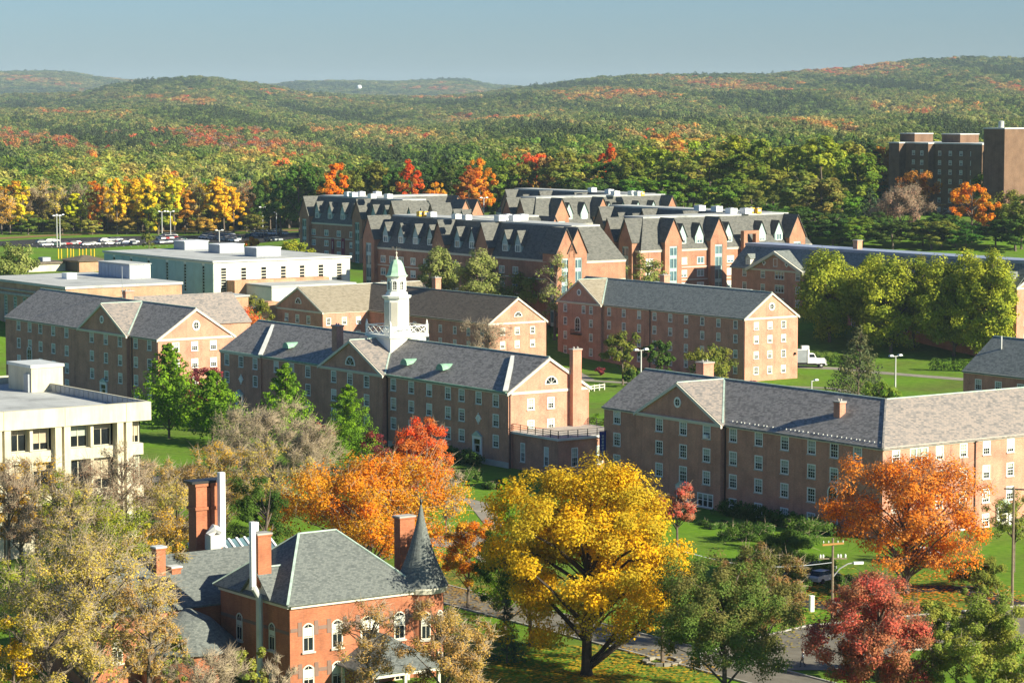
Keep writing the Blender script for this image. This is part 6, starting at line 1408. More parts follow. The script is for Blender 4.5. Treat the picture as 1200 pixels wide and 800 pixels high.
# ---------------------------------------------------------------- trees
PAL = dict(yellow=((.80, .475, .018), (.52, .38, .03)), lemon=((.84, .62, .03), (.68, .58, .035)), gold=((.70, .44, .04), (.56, .33, .04)), orange=((.78, .25, .02), (.66, .36, .03)), flame=((.88, .28, .03), (.70, .27, .05)), rust=((.47, .16, .035), (.52, .25, .04)), red=((.74, .09, .025), (.66, .20, .04)),
           pink=((.60, .13, .09), (.46, .19, .09)), purple=((.16, .035, .05), (.28, .05, .05)), ginkgo=((.22, .37, .022), (.13, .25, .022)), green=((0.128, 0.243, 0.028), (0.192, 0.269, 0.033)), dark=((0.070, 0.141, 0.028), (0.102, 0.173, 0.031)),
           olive=((0.243, 0.243, 0.045), (0.166, 0.205, 0.038)), brown=((.44, .26, .085), (.50, .34, .08)), goldbrown=((.60, .44, .085), (.44, .37, .08)), grey=((.30, .24, .12), (.27, .25, .10)), pinkgrey=((.32, .19, .13), (.30, .21, .14)), willow=((0.307, 0.333, 0.096), (0.230, 0.282, 0.070)), lime=((.43, .45, .045), (.23, .29, .035)),
           conifer=((0.064, 0.115, 0.051), (0.096, 0.147, 0.051)), spruce=((0.115, 0.147, 0.070), (0.179, 0.179, 0.077)), blue=((.06, .12, .095), (.09, .15, .09)), greenred=((0.141, 0.218, 0.045), (0.205, 0.192, 0.058)), redgreen=((0.307, 0.166, 0.064), (0.179, 0.192, 0.051)), yellowgreen=((0.403, 0.392, 0.034), (0.202, 0.269, 0.034)), moss=((0.230, 0.301, 0.051), (0.320, 0.320, 0.058)))
def leaf_object_mesh(name, C, rad, n, size, rng, center, up=0.35, flat=0.75, m=None, droop=0.0):
    """leaves: n small quads scattered in every clump"""
    k = len(C); ci = np.repeat(np.arange(k), n); N = len(ci)
    off = rng.normal(0, 1, (N, 3)); off /= np.maximum(np.linalg.norm(off, axis=1), 1e-6)[:, None]; off *= (rng.random(N) ** 0.45)[:, None]
    off *= np.asarray(rad)[ci][:, None]; off[:, 2] *= flat
    if droop: off[:, 2] -= droop * np.asarray(rad)[ci] * rng.random(N)
    P = np.asarray(C)[ci] + off
    out = P - center; out /= np.maximum(np.linalg.norm(out, axis=1), 1e-6)[:, None]
    nr = rng.normal(0, 1, (N, 3)); nr /= np.linalg.norm(nr, axis=1)[:, None]
    loc = off / np.maximum(np.linalg.norm(off, axis=1), 1e-6)[:, None]
    nr = nr * 0.58 + out * 0.45 + loc * 0.45; nr[:, 2] += up; nr /= np.linalg.norm(nr, axis=1)[:, None]
    t = np.cross(nr, rng.normal(0, 1, (N, 3))); t /= np.maximum(np.linalg.norm(t, axis=1), 1e-6)[:, None]; b = np.cross(nr, t)
    s = size * (0.55 + 0.9 * rng.random(N))[:, None]
    V = np.empty((N, 4, 3), np.float32); V[:, 0] = P - t * s * .5; V[:, 1] = P - b * s * .36 + nr * s * .08; V[:, 2] = P + t * s * .5; V[:, 3] = P + b * s * .36 + nr * s * .08
    me = bpy.data.meshes.new(name); me.vertices.add(N * 4); me.vertices.foreach_set('co', V.ravel())
    me.loops.add(N * 4); me.loops.foreach_set('vertex_index', np.arange(N * 4, dtype=np.int32)); me.polygons.add(N); me.polygons.foreach_set('loop_start', np.arange(0, N * 4, 4, dtype=np.int32))
    pa = np.clip(0.5 + 0.28 * rng.normal(0, 1, k)[ci] + 0.10 * rng.normal(0, 1, N), 0, 1); lv = np.clip(0.5 + .16 * rng.normal(0, 1, k)[ci] + .22 * rng.normal(0, 1, N), 0, 1)
    for nm, arr in (('patch', pa), ('leafvar', lv)): me.attributes.new(nm, 'FLOAT', 'FACE').data.foreach_set('value', arr.astype(np.float32))
    me.materials.append(m or M['leaf']); me.update(calc_edges=True); return me
def clumps(rng, shape, h0, h1, r, n):
    """clump centres and radii of a crown from height h0 to h1 with radius r"""
    H = h1 - h0; C = []; Rd = []; zc = (h0 + h1) / 2
    if shape in ('round', 'oval', 'spread', 'vase'):
        # billowing crown: several leafy lobes of their own, clumps over the outside of each
        K = int(rng.integers(8, 12)) if n > 60 else 6; lobes = []
        for k in range(K):
            t = (k + .5) / K; zz = -0.75 + 1.5 * t + rng.normal(0, .08); a = k * 2.39996 + rng.normal(0, .35); q = math.sqrt(max(0.05, 1 - min(.96, zz * zz)))
            if shape == 'vase': q *= .55 + .45 * t
            if shape == 'spread': q = q * .5 + .5 if zz < .3 else q
            lr = (.36 + .16 * rng.random()) * (1.0 if n > 60 else 1.12)
            lobes.append((math.cos(a) * q * (1 - lr * .9), math.sin(a) * q * (1 - lr * .9), zz * (1 - lr * .55), lr))
        lobes.append((rng.normal(0, .08), rng.normal(0, .08), .50, .46))
        W_ = np.array([l[3] ** 2 for l in lobes]); W_ /= W_.sum()
        while len(C) < n:
            l = lobes[rng.choice(len(lobes), p=W_)]; d = rng.normal(0, 1, 3); d /= np.linalg.norm(d)
            if d[2] < -.35 and rng.random() < .65: continue
            f = l[3] * (rng.random() ** .30); x, y, z = l[0] + d[0] * f, l[1] + d[1] * f, l[2] + d[2] * f * .85
            C.append((x * r, y * r, zc + z * H / 2)); Rd.append(max(.3, r * (.12 + .06 * rng.random()) * (1.0 if n > 60 else 1.35)))
    elif shape == 'dense':
        while len(C) < n:
            d = rng.normal(0, 1, 3); d /= np.linalg.norm(d); f = (.45 + .55 * rng.random() ** .6) * (.9 + .14 * math.sin(d[0] * 5 + h1) + .10 * math.sin(d[1] * 7 + d[2] * 4))
            w = 1 - .22 * max(0, d[2]) - .12 * max(0, -d[2]); C.append((d[0] * r * f * w, d[1] * r * f * w, zc + d[2] * H / 2 * f)); Rd.append(r * (.17 + .07 * rng.random()))
    elif shape in ('cone', 'layer', 'column'):
        for i in range(n):
            t = (i + rng.random()) / n; t = 1 - (1 - t) ** (.85 if shape != 'column' else 1.0); z = h0 + H * t
            R_ = r * ((1 - t) ** .85 + .05) if shape != 'column' else r * (1 - .5 * t * t) * (.75 + .25 * min(1, t * 6))
            R_ *= .82 + .3 * rng.random(); a = i * 2.39996 + rng.random() * .5
            for k in range(2 if shape == 'cone' else 3):
                f = (1.0, .62, .30)[k]; up = (-.10 if shape == 'cone' else .30) * R_ * f
                C.append((math.cos(a) * R_ * f, math.sin(a) * R_ * f, z + up)); Rd.append(max(.32, R_ * (.26 if shape == 'cone' else .22) * (1.15 - .3 * f) + (.14 if shape == 'cone' else .20)))
    elif shape == 'weep':
        for i in range(n):
            a = rng.random() * 6.283; f = rng.random() ** .5; z = h1 - H * .12 - (f ** 2) * H * .25 - rng.random() * H * .62
            lim = r * (.55 + .45 * math.sin(math.pi * min(1, max(0, (z - h0) / H)) ** .8)); C.append((math.cos(a) * lim * f, math.sin(a) * lim * f, z)); Rd.append(r * .27)
    return np.array(C), np.array(Rd)
def branch_mesh(name, rng, C, h0, h1, tr, m, nlimb=14, twigs=0, trunk=True, base_r=None):
    mb = MB(); zt = h0 + (h1 - h0) * .62
    lean = rng.normal(0, .02, 2) * (h1 - h0)
    def tp(z): u = max(0, z) / h1; return Vector((lean[0] * u * u * 3, lean[1] * u * u * 3, z))
    if trunk: mb.tube([tp(z) for z in (-.4, .3, h0 * .6 + .3, (h0 + zt) / 2, zt, h0 + (h1 - h0) * .85)], [tr * 1.35, tr * 1.05, tr * .9, tr * .62, tr * .36, tr * .1], 7)
    ok = np.nonzero(C[:, 2] > h0 + .22 * (h1 - h0))[0]; idx = rng.permutation(ok if len(ok) else len(C))[:nlimb]
    for i in idx:
        c = Vector(C[i]); d = math.hypot(c.x, c.y); z0 = min(zt, max(h0 * .75, c.z - d * (.5 + .5 * rng.random()))); a = tp(z0); mid = a.lerp(c, .5) + Vector((0, 0, .10 * d)) + Vector(rng.normal(0, .04 * d, 3)); L = (c - a).length
        r0 = min(tr * .45, .02 * L + .04); mb.tube([a, a.lerp(mid, .6), mid, c], [r0, r0 * .75, r0 * .55, r0 * .15], 5)
    return mb, tp
def twig_mesh(rng, C, Rd, n, name, ln=1.0, th=.022):
    N = len(C) * n; ci = np.repeat(np.arange(len(C)), n)
    d = rng.normal(0, 1, (N, 3)); d[:, 2] += .55; out = np.asarray(C)[ci] * [1, 1, 0]; out /= np.maximum(np.linalg.norm(out, axis=1), .1)[:, None]; d += out * .6; d /= np.linalg.norm(d, axis=1)[:, None]
    A = np.asarray(C)[ci] + rng.normal(0, .3, (N, 3)) * np.asarray(Rd)[ci][:, None]; L = np.asarray(Rd)[ci] * ln * (.6 + .9 * rng.random(N)); B = A + d * L[:, None]
    s = np.cross(d, rng.normal(0, 1, (N, 3))); s /= np.linalg.norm(s, axis=1)[:, None]; u = np.cross(d, s)
    V = np.empty((N, 4, 3), np.float32); V[:, 0] = A + s * th; V[:, 1] = A - s * th * .5 + u * th * .87; V[:, 2] = A - s * th * .5 - u * th * .87; V[:, 3] = B
    f = np.array([[0, 1, 3], [1, 2, 3], [2, 0, 3]]); F = (np.arange(N)[:, None, None] * 4 + f[None]).reshape(-1)
    me = bpy.data.meshes.new(name); me.vertices.add(N * 4); me.vertices.foreach_set('co', V.ravel()); me.loops.add(N * 9); me.loops.foreach_set('vertex_index', F.astype(np.int32)); me.polygons.add(N * 3); me.polygons.foreach_set('loop_start', np.arange(0, N * 9, 3, dtype=np.int32)); me.update(calc_edges=True)
    return me
def set_tint(o, col, jit=None):
    a, b = PAL[col] if isinstance(col, str) else col
    k = (1, 1, 1) if jit is None else [float(x) for x in jit]
    o['tint'] = [a[0] * k[0], a[1] * k[1], a[2] * k[2]]; o['tint_two'] = [b[0] * k[0], b[1] * k[1], b[2] * k[2]]
def place(px, D=None, py=None):
    if D is None: return at_ground(px, py)
    p = at_d(px, 400, D); return Vector((p.x, p.y, gz(p.x, p.y)))
def big_tree(name, label, px, D, top, wpx, col, shape='round', h0=.25, nc=90, leaves=130, ls=.34, seed=1, twigs=0, bark='bark', group=None, cat='tree', tr=None, sink=0.0, nl=None, stretch=1.0, tw_mat='twig', crad=1.0, rz=0.0):
    """one tree seen large: its own trunk, branches and crown"""
    rng = np.random.default_rng(seed); p = place(px, D); H = at_d(px, top, D).z - p.z; r = wpx / 2 * D / 3200 * 1.12
    b = H * h0; C, Rd = clumps(rng, shape, b, H, r, nc); Rd = Rd * crad
    C[:, 2] = np.minimum(C[:, 2], H - Rd * .6)
    g = empty(name, p, rz, label, cat, group)
    if D < 420: ls *= .58; leaves = int(leaves * (2.2 if twigs < 16 else 1.7))
    tr = tr or max(.12, .014 * H + .012 * r)
    mb, tp = branch_mesh('trunk', rng, C, b, H, tr, bark, nl if nl is not None else min(len(C), 26)); mb.build('trunk', M[bark], g)
    if twigs: me = twig_mesh(rng, C, Rd, twigs, 'branches', 1.25, .03); me.materials.append(M[tw_mat]); o = link('branches', me, g); o['kind'] = 'stuff'
    if leaves: o = link('crown', leaf_object_mesh('crown', C, Rd, leaves, ls, rng, np.array([0, 0, (b + H) / 2 * .9]), flat=.8), g); set_tint(o, col)
    return g
# near trees, each its own
NEAR = [
 # name, label, px, D, top, width, colour, shape, kwargs
 ('maple_tree', 'big golden yellow maple in the middle, tallest of the near trees', 688, 262, 524, 226, 'yellow', 'round', dict(h0=.03, nc=270, leaves=150, ls=.44, bark='bark_dark', tr=.62, nl=60)),
 ('maple_tree', 'broad orange maple behind the mansion roof', 428, 312, 528, 222, 'orange', 'spread', dict(h0=.10, nc=190, leaves=130, ls=.42, twigs=8, nl=50)),
 ('maple_tree', 'scarlet maple before the cupola hall', 488, 362, 484, 92, 'red', 'round', dict(h0=.1, nc=110, leaves=110, ls=.36, twigs=8)),
 ('maple_tree', 'half bare orange and rust maple at the bend of the corner hall', 1066, 304, 520, 184, 'flame', 'round', dict(h0=.06, nc=190, leaves=84, ls=.44, twigs=14, tw_mat='bark', nl=60)),
 ('shade_tree', 'dense dark green tree with reddish tips left of the street', 852, 250, 638, 158, 'greenred', 'round', dict(h0=.05, nc=190, leaves=120, ls=.34)),
 ('shade_tree', 'slim young green tree growing in the ring of stones', 778, 268, 636, 74, 'green', 'oval', dict(h0=.42, nc=46, leaves=110, ls=.34, tr=.2)),
 ('maple_tree', 'rusty red tree behind the dark green street tree', 896, 274, 634, 104, 'redgreen', 'round', dict(h0=.06, nc=110, leaves=110, ls=.32, twigs=8)),
 ('maple_tree', 'wine red and pink tree beside the utility pole', 1034, 240, 662, 148, 'pink', 'round', dict(h0=.05, nc=180, leaves=110, ls=.34, twigs=12, tw_mat='bark')),
 ('shade_tree', 'yellow-green leafy tree in the bottom right corner', 1158, 238, 684, 128, 'moss', 'round', dict(h0=.05, nc=140, leaves=120, ls=.34, twigs=4)),
 ('shade_tree', 'light green young tree against the sunlit wing by the tall pole', 1192, 318, 574, 62, 'moss', 'oval', dict(h0=.3, nc=40, leaves=70, ls=.32, twigs=8)),
 ('bronze_tree', 'bronze-leaved round tree hiding the mansion porch', 520, 236, 692, 118, 'brown', 'round', dict(h0=.05, nc=100, leaves=100, ls=.30, twigs=18)),
 ('bronze_tree', 'thin bronze-leaved tree before the mansion windows', 428, 238, 690, 84, 'brown', 'vase', dict(h0=.1, nc=50, leaves=60, ls=.28, twigs=20)),
 ('bare_tree', 'leafless brush tree in front of the mansion corner', 322, 228, 762, 56, 'grey', 'vase', dict(h0=.1, nc=26, leaves=4, ls=.22, twigs=60)),
 ('bare_tree', 'leafless grey brush trees before the rear wing', 245, 230, 748, 100, 'grey', 'vase', dict(h0=.1, nc=44, leaves=8, ls=.25, twigs=60)),
 ('autumn_tree', 'tall thin golden-brown tree, largest in the left corner', 100, 246, 612, 205, 'goldbrown', 'round', dict(h0=.12, nc=150, leaves=65, ls=.36, twigs=21, nl=60)),
 ('autumn_tree', 'half bare brown tree between the corner trees and the rear wing', 168, 238, 668, 92, 'brown', 'round', dict(h0=.1, nc=70, leaves=46, ls=.33, twigs=21)),
 ('autumn_tree', 'bright yellow tree low in the bottom left corner', 8, 226, 708, 90, 'yellow', 'round', dict(h0=.05, nc=60, leaves=74, ls=.34, twigs=5)),
 ('autumn_tree', 'greenish yellow tree under the concrete hall', 22, 262, 640, 110, 'yellowgreen', 'round', dict(h0=.1, nc=70, leaves=65, ls=.34, twigs=18)),
 ('autumn_tree', 'yellow-green tree against the concrete hall windows', 62, 310, 548, 62, 'yellowgreen', 'oval', dict(h0=.2, nc=44, leaves=74, ls=.34, twigs=12)),
 ('autumn_tree', 'thin yellow tree at the picture edge before the concrete hall', 6, 300, 530, 56, 'gold', 'oval', dict(h0=.2, nc=36, leaves=56, ls=.34, twigs=14)),
 ('autumn_tree', 'brown-leaved thin tree at the corner of the concrete hall', 140, 318, 518, 92, 'pinkgrey', 'round', dict(h0=.2, nc=60, leaves=31, ls=.32, twigs=28)),
 ('autumn_tree', 'yellow-green shrubby tree below the concrete hall corner', 128, 286, 590, 120, 'yellowgreen', 'round', dict(h0=.1, nc=80, leaves=84, ls=.34, twigs=5)),
 ('autumn_tree', 'olive brown thicket tree behind the twin chimney', 205, 318, 556, 115, 'goldbrown', 'round', dict(h0=.08, nc=90, leaves=56, ls=.34, twigs=22)),
 ('autumn_tree', 'russet tree on the bank left of the ginkgos', 150, 350, 560, 70, 'brown', 'round', dict(h0=.08, nc=50, leaves=56, ls=.34, twigs=18)),
 ('autumn_tree', 'golden thin tree in front of the left end of the cupola hall', 262, 352, 510, 110, 'gold', 'round', dict(h0=.08, nc=80, leaves=56, ls=.34, twigs=22)),
 ('bare_tree', 'greyish bare tree before the cupola hall', 310, 378, 468, 105, 'grey', 'round', dict(h0=.12, nc=80, leaves=22, ls=.34, twigs=52)),
 ('bare_tree', 'brown bare tree left of the bright green larch', 362, 372, 488, 80, 'grey', 'round', dict(h0=.12, nc=60, leaves=22, ls=.32, twigs=46)),
 ('bare_tree', 'grey bare tree just right of the scarlet maple', 522, 340, 540, 42, 'grey', 'vase', dict(h0=.15, nc=34, leaves=0, twigs=70)),
 ('shade_tree', 'dark green tree between the white duct and the orange maple', 305, 292, 545, 92, 'dark', 'round', dict(h0=.12, nc=70, leaves=120, ls=.34)),
 ('larch_tree', 'tallest bright green larch left of the cupola hall', 197, 447, 402, 82, 'ginkgo', 'layer', dict(h0=.10, nc=74, leaves=44, ls=.40, tr=.22)),
 ('larch_tree', 'bright green larch nearest the cupola hall corner', 248, 440, 434, 76, 'ginkgo', 'layer', dict(h0=.10, nc=68, leaves=44, ls=.40, tr=.2)),
 ('larch_tree', 'bright green larch before the left end of the cupola hall', 334, 428, 426, 70, 'ginkgo', 'layer', dict(h0=.12, nc=64, leaves=38, ls=.38, tr=.2)),
 ('larch_tree', 'bright green larch before the middle gable of the cupola hall', 408, 405, 450, 72, 'ginkgo', 'layer', dict(h0=.06, nc=68, leaves=44, ls=.36, tr=.2)),
 ('purple_tree', 'dark purple tree peeping over the two larches', 236, 462, 424, 50, 'purple', 'round', dict(h0=.1, nc=34, leaves=90, ls=.36)),
 ('purple_tree', 'dark purple tree at the foot of the cupola hall gable', 372, 428, 492, 48, 'purple', 'round', dict(h0=.1, nc=30, leaves=80, ls=.34)),
 ('purple_tree', 'dark purple bush tree behind the larch and the scarlet maple', 436, 404, 502, 42, 'purple', 'round', dict(h0=.1, nc=30, leaves=80, ls=.34)),
 ('purple_tree', 'wine red small tree between yellow maple and corner hall', 795, 330, 560, 54, 'pink', 'oval', dict(h0=.2, nc=36, leaves=70, ls=.32, twigs=8)),
 ('spruce_tree', 'small light green pine left of the yellow maple', 592, 290, 560, 66, 'ginkgo', 'layer', dict(h0=.08, nc=54, leaves=40, ls=.34, tr=.15)),
 ('shade_tree', 'dark green tree under the left side of the yellow maple', 622, 276, 618, 120, 'olive', 'round', dict(h0=.1, nc=60, leaves=110, ls=.34)),  # dark foliage standing for the maple's own shaded side
 ('spruce_tree', 'small blue-green spruce on the grass left of the maple trunk', 594, 268, 700, 36, 'blue', 'cone', dict(h0=.05, nc=40, leaves=24, ls=.26, tr=.1)),
 ('spruce_tree', 'tall grey-green spruce on the quad lawn', 1006, 528, 381, 62, 'spruce', 'cone', dict(h0=.03, nc=90, leaves=30, ls=.42, tr=.25)),
 ('shade_tree', 'green bushy tree at the foot of the lawn spruce', 1034, 520, 442, 46, 'green', 'round', dict(h0=.02, nc=30, leaves=90, ls=.36)),
 ('shade_tree', 'olive tree before the left half of the lawn hall', 730, 560, 386, 46, 'olive', 'round', dict(h0=.15, nc=40, leaves=90, ls=.45)),
 ('shade_tree', 'dark tree in the shade of the lawn hall', 770, 566, 396, 38, 'dark', 'round', dict(h0=.1, nc=34, leaves=90, ls=.45)),
 ('shade_tree', 'round olive-brown tree before the right half of the lawn hall', 832, 556, 403, 60, 'olive', 'round', dict(h0=.05, nc=44, leaves=100, ls=.42)),
 ('shade_tree', 'spreading yellow-green tree behind the brick gable left of the lawn hall', 628, 648, 318, 78, 'moss', 'spread', dict(h0=.2, nc=70, leaves=100, ls=.50)),
 ('bare_tree', 'leafless tan tree against the lit gable of the tan-roofed hall', 572, 588, 372, 62, 'pinkgrey', 'vase', dict(h0=.15, nc=50, leaves=8, ls=.3, twigs=40)),
 ('maple_tree', 'dull red maple beside the round-windowed brick block', 284, 585, 356, 60, 'red', 'spread', dict(h0=.12, nc=50, leaves=90, ls=.42, twigs=6)),
 ('shade_tree', 'brown-green tree behind the dull red maple', 297, 606, 341, 50, 'olive', 'round', dict(h0=.15, nc=44, leaves=90, ls=.45)),
 ('willow_tree', 'grey-green willow first in front of the shaded apartment front', 515, 656, 275, 42, 'willow', 'weep', dict(h0=.05, nc=90, leaves=110, ls=.50, twigs=6)),
 ('willow_tree', 'grey-green willow second in front of the shaded apartment front', 562, 643, 275, 52, 'willow', 'weep', dict(h0=.05, nc=100, leaves=110, ls=.50, twigs=6)),
 ('willow_tree', 'thin willow before the two lit apartment gables', 650, 630, 278, 40, 'willow', 'weep', dict(h0=.1, nc=50, leaves=40, ls=.45, twigs=16)),
 ('willow_tree', 'green willow left of the orange brick corner', 704, 650, 281, 52, 'willow', 'weep', dict(h0=.05, nc=100, leaves=110, ls=.50, twigs=4)),
 ('willow_tree', 'narrow grey willow at the orange brick corner', 758, 648, 283, 38, 'willow', 'weep', dict(h0=.1, nc=60, leaves=70, ls=.48, twigs=4)),
 ('lime_tree', 'yellow-green lime tree at the left end of the row', 972, 628, 290, 92, 'lime', 'dense', dict(h0=.02, nc=200, leaves=110, ls=.52)),
 ('lime_tree', 'second yellow-green lime tree of the row, slightly lower', 1020, 632, 297, 70, 'lime', 'dense', dict(h0=.02, nc=200, leaves=110, ls=.52)),
 ('lime_tree', 'darker lime tree in the middle of the row', 1070, 622, 292, 72, 'olive', 'oval', dict(h0=.10, nc=70, leaves=110, ls=.6)),
 ('lime_tree', 'broad yellow-green lime tree near the right end of the row', 1118, 612, 290, 88, 'lime', 'dense', dict(h0=.02, nc=200, leaves=110, ls=.52)),
 ('lime_tree', 'last yellow-green lime tree of the row at the brick end wall', 1158, 604, 289, 78, 'lime', 'dense', dict(h0=.02, nc=200, leaves=110, ls=.52)),
 ('shade_tree', 'bushy green tree behind the low brick hall at the picture edge', 16, 700, 284, 62, 'willow', 'round', dict(h0=.08, nc=60, leaves=110, ls=.55)),
 ('shade_tree', 'small olive tree on the grass strip of the lot', 176, 880, 262, 16, 'olive', 'oval', dict(h0=.1, nc=24, leaves=80, ls=.6)),
 ('maple_tree', 'little orange-red tree behind the rooftop units', 296, 860, 275, 20, 'orange', 'oval', dict(h0=.1, nc=24, leaves=80, ls=.6)),
 ('shade_tree', 'light green bush tree at the end of the rear apartment block', 345, 800, 280, 46, 'yellowgreen', 'round', dict(h0=.05, nc=40, leaves=90, ls=.6)),
 ('bare_tree', 'pinkish bare tree below the tower residence', 1054, 850, 216, 76, 'pinkgrey', 'round', dict(h0=.12, nc=90, leaves=60, ls=.55, twigs=20)),
 ('maple_tree', 'glowing orange maple in front of the tower residence', 1137, 845, 208, 54, 'orange', 'oval', dict(h0=.12, nc=70, leaves=100, ls=.6)),
 ('conifer_tree', 'blue-green pine left of the pinkish bare tree', 1018, 870, 220, 40, 'conifer', 'cone', dict(h0=.05, nc=60, leaves=24, ls=.7)),
 ('shade_tree', 'olive tree at the foot of the stair tower', 1182, 860, 218, 60, 'olive', 'round', dict(h0=.1, nc=60, leaves=100, ls=.6)),
 ('shade_tree', 'green tree between orange maple and stair tower', 1160, 895, 198, 50, 'green', 'round', dict(h0=.1, nc=60, leaves=100, ls=.6)),
 ('shade_tree', 'russet tree against the shaded tower residence', 1072, 900, 196, 50, 'rust', 'round', dict(h0=.1, nc=50, leaves=100, ls=.6)),
]
for i, (nm, lb, px, D, top, w, col, shp, kw) in enumerate(NEAR):
    big_tree(nm, lb, px, D, top, w, col, shp, seed=100 + i, **kw)
EXTRA = [
 ('autumn_tree', 'thin tan tree at the picture edge before the concrete hall', 22, 300, 512, 74, 'pinkgrey', 'round', dict(h0=.1, nc=60, leaves=25, ls=.34, twigs=36)),
 ('autumn_tree', 'wispy olive-yellow tree low before the concrete hall', 80, 296, 552, 96, 'goldbrown', 'round', dict(h0=.08, nc=80, leaves=31, ls=.34, twigs=30)),
 ('lime_tree', 'yellow-green lime tree filling the middle of the row', 1044, 616, 294, 84, 'lime', 'dense', dict(h0=.02, nc=200, leaves=110, ls=.52)),
 ('shade_tree', 'green leafy tree between the red tree and the corner tree', 1098, 258, 696, 84, 'moss', 'round', dict(h0=.05, nc=90, leaves=100, ls=.34)),
 ('shade_tree', 'low olive tree on the lawn right of the orange maple', 1150, 306, 652, 60, 'olive', 'round', dict(h0=.05, nc=60, leaves=90, ls=.34)),
 ('autumn_tree', 'brown thin tree on the grass before the larches', 176, 372, 536, 92, 'brown', 'round', dict(h0=.06, nc=70, leaves=46, ls=.34, twigs=21)),
 ('autumn_tree', 'wispy yellow tree before the concrete hall columns', 40, 314, 522, 84, 'gold', 'round', dict(h0=.12, nc=60, leaves=31, ls=.34, twigs=18)),
 ('autumn_tree', 'wispy pinkish brown tree before the concrete hall windows', 98, 316, 536, 84, 'pinkgrey', 'round', dict(h0=.12, nc=60, leaves=28, ls=.34, twigs=22)),
 ('maple_tree', 'small orange-red maple right of the mansion spire', 548, 296, 598, 66, 'orange', 'round', dict(h0=.08, nc=60, leaves=110, ls=.34, twigs=6)),
 ('shade_tree', 'dark olive tree in the shade left of the big yellow maple', 592, 284, 606, 84, 'dark', 'round', dict(h0=.06, nc=70, leaves=120, ls=.34)),  # extra dark crown put in as shade on the maple's left side
 ('autumn_tree', 'brown thin tree in the front of the left corner', 58, 226, 690, 130, 'goldbrown', 'round', dict(h0=.06, nc=90, leaves=56, ls=.34, twigs=19)),
 ('autumn_tree', 'golden-brown tree leaning against the rear wing roof', 188, 268, 628, 84, 'goldbrown', 'round', dict(h0=.06, nc=70, leaves=56, ls=.34, twigs=19)),
 ('autumn_tree', 'dense yellow-brown tree below the paved corner', 196, 296, 588, 96, 'gold', 'round', dict(h0=.05, nc=80, leaves=65, ls=.34, twigs=16)),
 ('autumn_tree', 'yellowish thicket tree between concrete hall and mansion', 108, 300, 572, 120, 'yellowgreen', 'round', dict(h0=.05, nc=90, leaves=65, ls=.34, twigs=16)),
 ('autumn_tree', 'brown thicket tree on the bank below the larches', 238, 345, 530, 84, 'brown', 'round', dict(h0=.05, nc=80, leaves=56, ls=.34, twigs=19)),
 ('autumn_tree', 'golden thin tree before the bare trees of the cupola hall', 322, 345, 508, 96, 'goldbrown', 'round', dict(h0=.05, nc=80, leaves=46, ls=.34, twigs=25)),
 ('autumn_tree', 'grey-brown tree beside the left larch', 282, 395, 470, 70, 'willow', 'round', dict(h0=.08, nc=60, leaves=41, ls=.34, twigs=28)),
 ('shade_tree', 'dark tree over the parked cars beyond the street', 925, 322, 622, 60, 'dark', 'round', dict(h0=.05, nc=60, leaves=110, ls=.34)),
]
for i, (nm, lb, px, D, top, w, col, shp, kw) in enumerate(EXTRA): big_tree(nm, lb, px, D, top, w, col, shp, seed=500 + i, **kw)
def litter(name, px, D, rad, n, col, label):
    rng = np.random.default_rng(int(px)); c = place(px, D); a = rng.random(n) * 6.283; q = rad * rng.random(n) ** .7
    P = np.stack([c.x + q * np.cos(a), c.y + q * np.sin(a)], 1); z = ground_z(P[:, 0], P[:, 1]) + .14
    V = np.empty((n, 4, 3), np.float32); t = rng.random(n) * 6.283; s = .10 + .12 * rng.random(n)
    for k in range(4): V[:, k, 0] = P[:, 0] + s * np.cos(t + k * 1.571); V[:, k, 1] = P[:, 1] + s * np.sin(t + k * 1.571); V[:, k, 2] = z + .03 * rng.random(n)
    me = bpy.data.meshes.new(name); me.vertices.add(n * 4); me.vertices.foreach_set('co', V.ravel()); me.loops.add(n * 4); me.loops.foreach_set('vertex_index', np.arange(n * 4, dtype=np.int32)); me.polygons.add(n); me.polygons.foreach_set('loop_start', np.arange(0, n * 4, 4, dtype=np.int32))
    for nm in ('patch', 'leafvar'): me.attributes.new(nm, 'FLOAT', 'FACE').data.foreach_set('value', rng.random(n).astype(np.float32))
    me.materials.append(M['leaf']); me.update(calc_edges=True); o = link(name, me); set_tint(o, col); tag(o, label, None, None, 'stuff')
litter('fallen_leaves', 690, 263, 13, 2600, 'gold', 'fallen yellow leaves on the grass below the big maple'); litter('fallen_leaves', 1066, 304, 13, 1800, 'flame', 'fallen orange leaves below the maple at the corner hall'); litter('fallen_leaves', 540, 305, 16, 2600, 'brown', 'fallen brown leaves around the path and street'); litter('fallen_leaves', 930, 300, 26, 3000, 'goldbrown', 'fallen leaves scattered on the lawn before the corner hall')
